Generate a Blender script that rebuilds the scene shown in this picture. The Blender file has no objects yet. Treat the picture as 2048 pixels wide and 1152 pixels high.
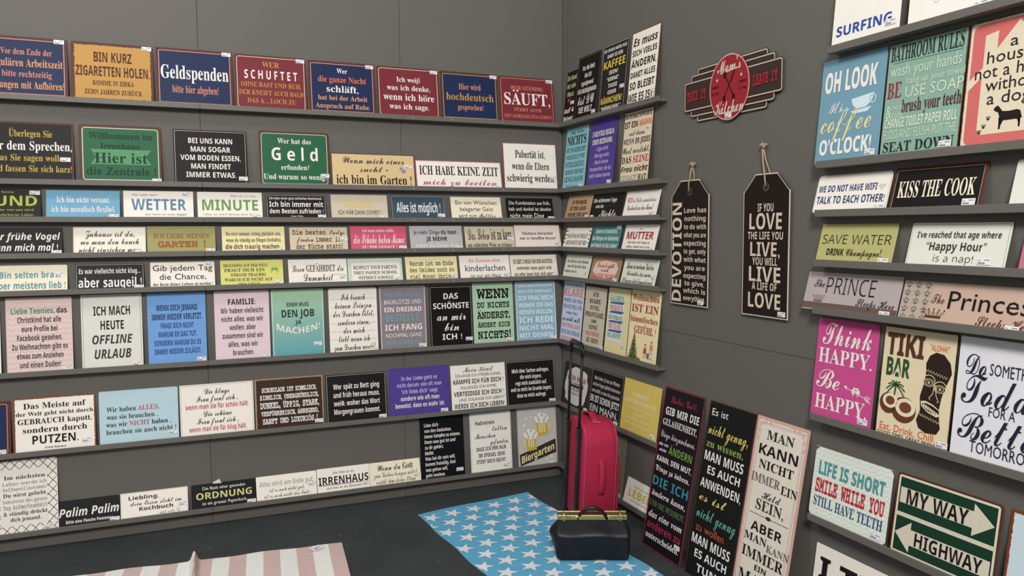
import bpy, bmesh, math, random
from mathutils import Vector, Matrix
from mathutils.geometry import tessellate_polygon
random.seed(7)
sc = bpy.context.scene
C = sc.collection
R = math.radians

# ------------------------------------------------------------------ camera
cam = bpy.data.cameras.new('camera'); cam_o = bpy.data.objects.new('camera', cam); C.objects.link(cam_o)
cam.sensor_width = 36; cam.lens = 36*1596.86/2048; cam.clip_start = .05
_y, _p, _r = .4034, .073, -.0038
fw = Vector((math.sin(_y)*math.cos(_p), math.cos(_y)*math.cos(_p), -math.sin(_p)))
rt = Vector((math.cos(_y), -math.sin(_y), 0)); up = rt.cross(fw)
r2 = rt*math.cos(_r)+up*math.sin(_r); u2 = -rt*math.sin(_r)+up*math.cos(_r)
m = Matrix((r2, u2, -fw)).transposed().to_4x4(); m.translation = (-2.0883, -4.1502, 1.45)
cam_o.matrix_world = m; sc.camera = cam_o

# ------------------------------------------------------------------ view, hall light
sc.view_settings.view_transform = 'Standard'; sc.view_settings.look = 'None'
sc.view_settings.gamma = 1; sc.view_settings.use_curve_mapping = False
sc.view_settings.exposure = 0.2
w = bpy.data.worlds.new('hall'); sc.world = w; w.use_nodes = True
bg = w.node_tree.nodes['Background']; bg.inputs[0].default_value = (1.0, .985, .96, 1); bg.inputs[1].default_value = .44
def area(name, loc, target, size, power, col, sy=None):
    l = bpy.data.lights.new(name, 'AREA'); l.energy = power; l.color = col; l.size = size
    if sy: l.shape = 'RECTANGLE'; l.size_y = sy
    o = bpy.data.objects.new(name, l); C.objects.link(o); o.location = loc
    d = Vector(target)-Vector(loc); o.rotation_euler = d.to_track_quat('-Z', 'Y').to_euler(); return o
area('hall_lamp_front', (-3.0, -6.2, 4.1), (-1.2, 0, .6), 1.1, 262, (1, .975, .94))
area('hall_lamp_side', (-3.4, -1.5, 4.1), (-.6, -1.2, .9), .6, 27, (1, .96, .90))

# ------------------------------------------------------------------ materials
def lin(h, keep=.9):
    c = [((v/12.92) if v <= .04045 else ((v+.055)/1.055)**2.4) for v in (int(h[i:i+2], 16)/255 for i in (0, 2, 4))]
    g = .2126*c[0]+.7152*c[1]+.0722*c[2]          # slightly muted inks
    return tuple(g+(v-g)*keep for v in c)+(1,)
PAL = dict(w='EFEAE4', k='1D1A18', k2='23302F', blk='1B1817', blk2='151312', blkb='0D1014', blkw='1C1616', blkt='211916', blkg='171A18', char='2A2625',
 blue='1B2C54', red='7E2A34', gold='C4923E', green='1D6440', dgreen='163E2B', wht='F3EDE2', wht2='F3EFE6', brn='5A2F22', brn2='A8522A', brn3='2F2622', brn4='3C2A20', brn5='5A3422',
 peach='D9896E', peach2='E39A6C', cream2='D8CDB2', orange='E8703A', yel='C9A93C', yel2='E6CC2E', yel3='E0CC5E', parch='DDC089', parch2='CFC2AC', dgry='3E3A38', gry2='8F8B86', gry3='6A6764', lgr2='CFC9C4',
 rose='C4566A', rose2='A8605E', pinkr='B86A70', pinkr2='D3A398', rust='5E3228', rust2='8A4A2E', rust3='7A3A1C', lime='A9BE3A', lime2='C6CF8A', lime3='6F9E35', lime4='5F7F3E', lime4b='8FAE4A',
 sky='6AAACC', blue2='5B87AE', blue3='2C4CA6', blue4='34487E', grn2='6A9E4A', grn3='2E9A5A', beige='D3C7AE', palyel='E6C774', palyel2='E4D79A', slate='3A5364', cream='F2E9CE', cream3='E2D3B6', cream4='F0DFAE', cream5='EEE6B4', cream6='E6D5AE', cream7='E3D6BE', cream8='E4DACA', cream9='D9C7B4',
 ivory='F2EBDA', ivory2='EFE4D3', olive='A39F5A', paley='EFE3A8', paley2='E6D99A', tan='DCC9A8', tan2='A98A66', tan3='BF9C74', pink='DD5577', lgry='BDB8BB', pnkw='EFDDD5', teal='3C8484', teal3='5A96A6', teal4='6FA6B6', teal5='2F7180', teal6='4A9A9A',
 lemon='DEDA6E', mint='CADBC4', navy='2C2F5E', navy2='182E5E', navy3='28488A', navy4='22283A', navy5='2C4A78', palred='D8685E', palpink='E6CBC8', pgrn='DDE0D5', pgrn2='E0E3D5', pgrn4='E2EAE0', corn='6CA2E2', corn2='5C7CC0', lpink='E6CDD8', tealg='58A6B0', mauve='8C8088', mintg='A8CDAC', lblue='86B6CF', pblue='B4D4DE', pblue2='C9DDE4', pbl2='CFD5E6',
 choc='402A22', purp='523E96', lil='C8B8E8', pgold='D6CF7E', sage='9FB6AC', pgrey='C9C6C4', turq='84C0C9', blgr='7F98A6', dred='A81F2C', dred2='9A2C3A', dred3='9E2430', dred4='571018', red2='C4222C', red4='B02436', salm='E88878', must='DCC052', must2='C9BE2E', olgr='77735E', steel='6F9FB3', gteal='88AE9D', pgr3='C9DCC4', pgr4='D9E4CC', ogold='B9B56E', dpink='C0708A', mgrey='B5A8A8', pinkb='C9AC98',
 mag='D04A90', dgrn2='27552A', dgrn3='133A28', coral='E0603A', lav='E4E4EA', dkpl='1B161E', wine='7A2630', crim='B02C48', cyan='1F8E9C', mint2='5FAE92', orng2='D2582E', g='8a8a8a', brnd='6b5138', c='C4566A', r='C0272F', o='E2772E')
def hexof(n): return PAL.get(n, n)
MC = {}
def nt(name):
    m = bpy.data.materials.new(name); m.use_nodes = True
    return m, m.node_tree, m.node_tree.nodes['Principled BSDF']
def plain(n, rough=.55, metal=0, spec=.4, bump=0, bscale=200, coat=0):
    key = (n, rough, metal, bump, bscale, coat)
    if key in MC: return MC[key]
    m, t, b = nt('paint_'+n)
    b.inputs['Roughness'].default_value = rough; b.inputs['Metallic'].default_value = metal
    b.inputs['Specular IOR Level'].default_value = spec; b.inputs['Coat Weight'].default_value = coat
    no = t.nodes.new('ShaderNodeTexNoise'); no.inputs['Scale'].default_value = 60; no.inputs['Detail'].default_value = 3
    tc = t.nodes.new('ShaderNodeTexCoord'); t.links.new(tc.outputs['Object'], no.inputs['Vector'])
    mx = t.nodes.new('ShaderNodeMix'); mx.data_type = 'RGBA'; c = lin(hexof(n))
    mx.inputs[6].default_value = c; mx.inputs[7].default_value = tuple(v*.82 for v in c[:3])+(1,)
    t.links.new(no.outputs['Fac'], mx.inputs[0]); t.links.new(mx.outputs[2], b.inputs['Base Color'])
    if bump:
        n2 = t.nodes.new('ShaderNodeTexNoise'); n2.inputs['Scale'].default_value = bscale; n2.inputs['Detail'].default_value = 4
        t.links.new(tc.outputs['Object'], n2.inputs['Vector'])
        bp = t.nodes.new('ShaderNodeBump'); bp.inputs['Strength'].default_value = bump; bp.inputs['Distance'].default_value = .002
        t.links.new(n2.outputs['Fac'], bp.inputs['Height']); t.links.new(bp.outputs[0], b.inputs['Normal'])
    MC[key] = m; return m
def ink(n):
    key = ('ink', n)
    if key in MC: return MC[key]
    m, t, b = nt('ink_'+n); b.inputs['Roughness'].default_value = .55; b.inputs['Specular IOR Level'].default_value = .15
    no = t.nodes.new('ShaderNodeTexNoise'); no.inputs['Scale'].default_value = 140; no.inputs['Detail'].default_value = 4
    tc = t.nodes.new('ShaderNodeTexCoord'); t.links.new(tc.outputs['Object'], no.inputs['Vector'])
    mx = t.nodes.new('ShaderNodeMix'); mx.data_type = 'RGBA'; c = lin(hexof(n))
    mx.inputs[6].default_value = c; mx.inputs[7].default_value = tuple(v*.88 for v in c[:3])+(1,)
    t.links.new(no.outputs['Fac'], mx.inputs[0]); t.links.new(mx.outputs[2], b.inputs['Base Color'])
    MC[key] = m; return m
def board_mat(bgc, w, h, edge=None, ew=0., grad=None):
    m, t, b = nt('sign_'+bgc); L = t.links.new; N = t.nodes.new
    b.inputs['Roughness'].default_value = .5; b.inputs['Specular IOR Level'].default_value = .16
    tc = N('ShaderNodeTexCoord'); no = N('ShaderNodeTexNoise'); no.inputs['Scale'].default_value = 14; no.inputs['Detail'].default_value = 5
    L(tc.outputs['Object'], no.inputs['Vector'])
    c = lin(hexof(bgc)); mx = N('ShaderNodeMix'); mx.data_type = 'RGBA'
    mx.inputs[6].default_value = c; mx.inputs[7].default_value = tuple(v*.9 for v in c[:3])+(1,)
    L(no.outputs['Fac'], mx.inputs[0]); col = mx.outputs[2]
    sp = N('ShaderNodeSeparateXYZ'); L(tc.outputs['Object'], sp.inputs[0])
    def M(op, a, bb=None, cl=False):
        n = N('ShaderNodeMath'); n.operation = op; n.use_clamp = cl
        for i, v in enumerate((a, bb)):
            if v is None: continue
            if isinstance(v, (int, float)): n.inputs[i].default_value = v
            else: L(v, n.inputs[i])
        return n.outputs[0]
    if grad:
        f = M('DIVIDE', sp.outputs[2], h, True); g = N('ShaderNodeMix'); g.data_type = 'RGBA'; L(f, g.inputs[0])
        L(col, g.inputs[6]); g.inputs[7].default_value = lin(hexof(grad)); col = g.outputs[2]
    if edge:
        dx = M('SUBTRACT', w/2, M('ABSOLUTE', sp.outputs[0])); dz = M('MINIMUM', sp.outputs[2], M('SUBTRACT', h, sp.outputs[2]))
        d = M('MINIMUM', dx, dz); n2 = N('ShaderNodeTexNoise'); n2.inputs['Scale'].default_value = 75; n2.inputs['Detail'].default_value = 6; n2.inputs['Roughness'].default_value = .65
        L(tc.outputs['Object'], n2.inputs['Vector'])
        dd = M('ADD', d, M('MULTIPLY', M('SUBTRACT', n2.outputs['Fac'], .5), ew*1.1))
        fac = M('SUBTRACT', 1, M('DIVIDE', M('SUBTRACT', dd, ew*.85), .0012), True); fac = M('MINIMUM', M('MAXIMUM', fac, 0), 1)
        g = N('ShaderNodeMix'); g.data_type = 'RGBA'; L(fac, g.inputs[0]); L(col, g.inputs[6])
        g.inputs[7].default_value = lin(hexof(edge)); col = g.outputs[2]
    L(col, b.inputs['Base Color']); return m

# ------------------------------------------------------------------ mesh helpers
def mesh_obj(name, verts, faces, mats, fm=None, parent=None, smooth=False):
    me = bpy.data.meshes.new(name); me.from_pydata([tuple(v) for v in verts], [], faces)
    for q in (mats if isinstance(mats, (list, tuple)) else [mats]): me.materials.append(q)
    if fm: me.polygons.foreach_set('material_index', fm)
    if smooth: me.polygons.foreach_set('use_smooth', [True]*len(faces))
    me.update(); o = bpy.data.objects.new(name, me); C.objects.link(o)
    if parent: o.parent = parent
    return o
def bm_obj(name, bm, mats, parent=None, smooth=False):
    bmesh.ops.recalc_face_normals(bm, faces=bm.faces)
    me = bpy.data.meshes.new(name); bm.to_mesh(me); bm.free()
    for q in (mats if isinstance(mats, (list, tuple)) else [mats]): me.materials.append(q)
    if smooth: me.polygons.foreach_set('use_smooth', [True]*len(me.polygons))
    o = bpy.data.objects.new(name, me); C.objects.link(o)
    if parent: o.parent = parent
    return o
def box(bm, x0, x1, y0, y1, z0, z1, bevel=0):
    r = bmesh.ops.create_cube(bm, size=1, matrix=Matrix.Translation(((x0+x1)/2, (y0+y1)/2, (z0+z1)/2)) @ Matrix.Diagonal((x1-x0, y1-y0, z1-z0, 1)))
    if bevel:
        es = list({e for v in r['verts'] for e in v.link_edges}); bmesh.ops.bevel(bm, geom=es, offset=bevel, segments=2, affect='EDGES', profile=.5)
def box_obj(name, d, mat, parent=None, bevel=0):
    bm = bmesh.new(); box(bm, *d, bevel=bevel); return bm_obj(name, bm, mat, parent)
def empty(name, loc=(0, 0, 0), rz=0, parent=None):
    o = bpy.data.objects.new(name, None); C.objects.link(o); o.location = loc; o.rotation_euler = (0, 0, rz); o.empty_display_size = .05
    if parent: o.parent = parent
    return o
def tag(o, label=None, cat=None, group=None, kind=None):
    if label: o['label'] = label
    if cat: o['category'] = cat
    if group: o['group'] = group
    if kind: o['kind'] = kind
    return o
def tube(bm, pts, rad, n=8, caps=True):
    pts = [Vector(p) for p in pts]; rings = []
    for i, p in enumerate(pts):
        d = (pts[min(i+1, len(pts)-1)]-pts[max(i-1, 0)]).normalized()
        a = d.cross(Vector((0, 0, 1)) if abs(d.z) < .9 else Vector((1, 0, 0))).normalized(); b2 = d.cross(a)
        rr = rad[i] if isinstance(rad, (list, tuple)) else rad
        rings.append([bm.verts.new(p+a*rr*math.cos(2*math.pi*k/n)+b2*rr*math.sin(2*math.pi*k/n)) for k in range(n)])
    for q in range(len(rings)-1):
        for k in range(n): bm.faces.new((rings[q][k], rings[q][(k+1) % n], rings[q+1][(k+1) % n], rings[q+1][k]))
    if caps: bm.faces.new(rings[0][::-1]); bm.faces.new(rings[-1])
def rrect(x0, z0, x1, z1, r, n=5):
    r = max(0, min(r, (x1-x0)/2, (z1-z0)/2))
    if r < 1e-5: return [(x0, z0), (x1, z0), (x1, z1), (x0, z1)]
    o = []
    for cx, cz, a in ((x1-r, z0+r, -90), (x1-r, z1-r, 0), (x0+r, z1-r, 90), (x0+r, z0+r, 180)):
        for k in range(n+1):
            t = R(a+90*k/n); o.append((cx+r*math.cos(t), cz+r*math.sin(t)))
    return o
def plate(name, outline, th, mat, parent=None, yoff=0):
    """a thin plate standing in the xz plane; front at y = yoff-th, back at y = yoff"""
    n = len(outline); b = min(.0006, th*.3)
    cx = sum(p[0] for p in outline)/n; cz = sum(p[1] for p in outline)/n
    def ins(p):
        d = Vector((cx-p[0], cz-p[1])); d.normalize(); return (p[0]+d.x*b, p[1]+d.y*b)
    V = [(p[0], yoff, p[1]) for p in outline]+[(p[0], yoff-th+b, p[1]) for p in outline]+[(*[ins(p)[0]], yoff-th, ins(p)[1]) for p in outline]
    F = []
    for k in range(n):
        j = (k+1) % n; F.append((k, j, n+j, n+k)); F.append((n+k, n+j, 2*n+j, 2*n+k))
    tris = tessellate_polygon([[Vector((p[0], p[1], 0)) for p in outline]])
    for a in tris: F.append(tuple(2*n+i for i in a)); F.append(tuple(reversed(a)))
    bm = bmesh.new(); vs = [bm.verts.new(v) for v in V]
    for f in F:
        try: bm.faces.new([vs[i] for i in f])
        except ValueError: pass
    return bm_obj(name, bm, mat, parent)

# ------------------------------------------------------------------ room shell
GREY = '6b6863'
def wall_mat():
    m, t, b = nt('grey_wall_paint'); b.inputs['Roughness'].default_value = .62; b.inputs['Specular IOR Level'].default_value = .3
    tc = t.nodes.new('ShaderNodeTexCoord'); no = t.nodes.new('ShaderNodeTexNoise'); no.inputs['Scale'].default_value = 1.6; no.inputs['Detail'].default_value = 6
    t.links.new(tc.outputs['Object'], no.inputs['Vector']); mx = t.nodes.new('ShaderNodeMix'); mx.data_type = 'RGBA'
    mx.inputs[6].default_value = (.130, .123, .109, 1); mx.inputs[7].default_value = (.118, .112, .101, 1)
    t.links.new(no.outputs['Fac'], mx.inputs[0]); t.links.new(mx.outputs[2], b.inputs['Base Color'])
    n2 = t.nodes.new('ShaderNodeTexNoise'); n2.inputs['Scale'].default_value = 350
    bp = t.nodes.new('ShaderNodeBump'); bp.inputs['Strength'].default_value = .15; bp.inputs['Distance'].default_value = .001
    t.links.new(tc.outputs['Object'], n2.inputs['Vector']); t.links.new(n2.outputs['Fac'], bp.inputs['Height']); t.links.new(bp.outputs[0], b.inputs['Normal'])
    return m
WM = wall_mat(); DARK = plain('161514', .8)
def floor_mat():
    m, t, b = nt('dark_carpet'); b.inputs['Roughness'].default_value = .9; b.inputs['Specular IOR Level'].default_value = .15
    N = t.nodes.new; L = t.links.new; tc = N('ShaderNodeTexCoord')
    no = N('ShaderNodeTexNoise'); no.inputs['Scale'].default_value = 2.2; no.inputs['Detail'].default_value = 7; L(tc.outputs['Object'], no.inputs['Vector'])
    rp = N('ShaderNodeValToRGB'); rp.color_ramp.elements[0].position = .35; rp.color_ramp.elements[1].position = .7
    rp.color_ramp.elements[0].color = (.040, .044, .047, 1); rp.color_ramp.elements[1].color = (.056, .060, .064, 1)
    L(no.outputs['Fac'], rp.inputs[0])
    # pale dust and scuff marks trodden into the carpet
    mp = N('ShaderNodeMapping'); mp.inputs['Scale'].default_value = (3, 9, 1); mp.inputs['Rotation'].default_value = (0, 0, .5); L(tc.outputs['Object'], mp.inputs[0])
    n2 = N('ShaderNodeTexNoise'); n2.inputs['Scale'].default_value = 2.4; n2.inputs['Detail'].default_value = 9; n2.inputs['Roughness'].default_value = .72; L(mp.outputs[0], n2.inputs['Vector'])
    r3 = N('ShaderNodeValToRGB'); r3.color_ramp.elements[0].position = .6; r3.color_ramp.elements[1].position = .8
    r3.color_ramp.elements[0].color = (0, 0, 0, 1); r3.color_ramp.elements[1].color = (.55, .55, .55, 1); L(n2.outputs['Fac'], r3.inputs[0])
    mx = N('ShaderNodeMix'); mx.data_type = 'RGBA'; L(r3.outputs[0], mx.inputs[0]); L(rp.outputs[0], mx.inputs[6]); mx.inputs[7].default_value = (.2, .2, .19, 1)
    vo = N('ShaderNodeTexVoronoi'); vo.inputs['Scale'].default_value = 9; L(tc.outputs['Object'], vo.inputs['Vector'])
    lt = N('ShaderNodeMath'); lt.operation = 'LESS_THAN'; lt.inputs[1].default_value = .045; L(vo.outputs['Distance'], lt.inputs[0])
    m2 = N('ShaderNodeMix'); m2.data_type = 'RGBA'; L(lt.outputs[0], m2.inputs[0]); L(mx.outputs[2], m2.inputs[6]); m2.inputs[7].default_value = (.16, .165, .165, 1)
    L(m2.outputs[2], b.inputs['Base Color'])
    n4 = N('ShaderNodeTexNoise'); n4.inputs['Scale'].default_value = 420; L(tc.outputs['Object'], n4.inputs['Vector'])
    bp = N('ShaderNodeBump'); bp.inputs['Strength'].default_value = .5; bp.inputs['Distance'].default_value = .002; L(n4.outputs['Fac'], bp.inputs['Height']); L(bp.outputs[0], b.inputs['Normal'])
    return m
tag(box_obj('floor', (-6.5, .1, -7.5, .1, -.08, 0), floor_mat()), kind='structure')
TOP = 3.0
wl = tag(box_obj('wall_left', (-6.5, .1, .018, .1, 0, TOP), DARK), kind='structure')
wr = tag(box_obj('wall_right', (.018, .1, -7.5, .018, 0, TOP), DARK), kind='structure')
xs = [0, -.952, -1.939, -2.93, -3.92, -4.91, -5.9]; gp = .0008
for i in range(len(xs)-1):
    for z0, z1 in ((0, TOP),):
        bm = bmesh.new(); box(bm, xs[i+1]+gp, xs[i]-gp, 0, .018, z0+gp, z1-gp, bevel=.0006); bm_obj('wall_panel', bm, WM, wl)
ys = [0, -2.98, -5.98]
for i in range(len(ys)-1):
    for z0, z1 in ((0, .984), (.984, TOP)):
        bm = bmesh.new(); box(bm, 0, .018, ys[i+1]+gp, ys[i]-gp, z0+gp, z1-gp, bevel=.0006); bm_obj('wall_panel', bm, WM, wr)

# ------------------------------------------------------------------ glyphs
STY = {'n': (None, 0), 'N': (0x1D5A0, -.012), 'b': (0x1D5D4, 0), 'B': (0x1D5D4, .016), 'i': (0x1D63C, 0), 's': (0x1D400, -.006), 'S': (0x1D400, 0), 'I': (0x1D468, 0),
       'c': (0x1D4D0, 0), 'f': (0x1D56C, 0), 'm': (0x1D670, .008), 'M': (0x1D670, .024), 'h': (0x1D63C, -.01), 'a': (0x1D5D4, 0), 'v': (0x1D5D4, 0)}
DIG = {0x1D5A0: 0x1D7E2, 0x1D5D4: 0x1D7EC, 0x1D63C: 0x1D7EC, 0x1D400: 0x1D7CE, 0x1D468: 0x1D7CE, 0x1D670: 0x1D7F6}
UML = {'Ä': 'A', 'Ö': 'O', 'Ü': 'U', 'ä': 'a', 'ö': 'o', 'ü': 'u'}
def code(st, ch):
    base = STY[st][0]
    if base is None: return ch
    if 'A' <= ch <= 'Z': return chr(base+ord(ch)-65)
    if 'a' <= ch <= 'z': return chr(base+26+ord(ch)-97)
    if ch.isdigit() and base in DIG: return chr(DIG[base]+ord(ch)-48)
    if ch == 'ß' and base in (0x1D5D4, 0x1D63C): return '\U0001D76B'
    if ch == 'ß': return '\U0001D6C3'
    return ch
def parse(line):
    """'S,w,1,.8|text' -> style, colour, weight, width, x, y, [(char, style, colour)]"""
    hd, tx = line.split('|', 1); h = hd.split(','); st, co = h[0], h[1]
    g = [float(v) for v in h[2:]]; out = []; i = 0; s, c = st, co
    while i < len(tx):
        if tx[i] == '~': c = tx[i+1]; i += 2; continue
        if tx[i] == '^': s = tx[i+1]; i += 2; continue
        out.append((tx[i], s, c)); i += 1
    return st, co, g, out
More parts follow.
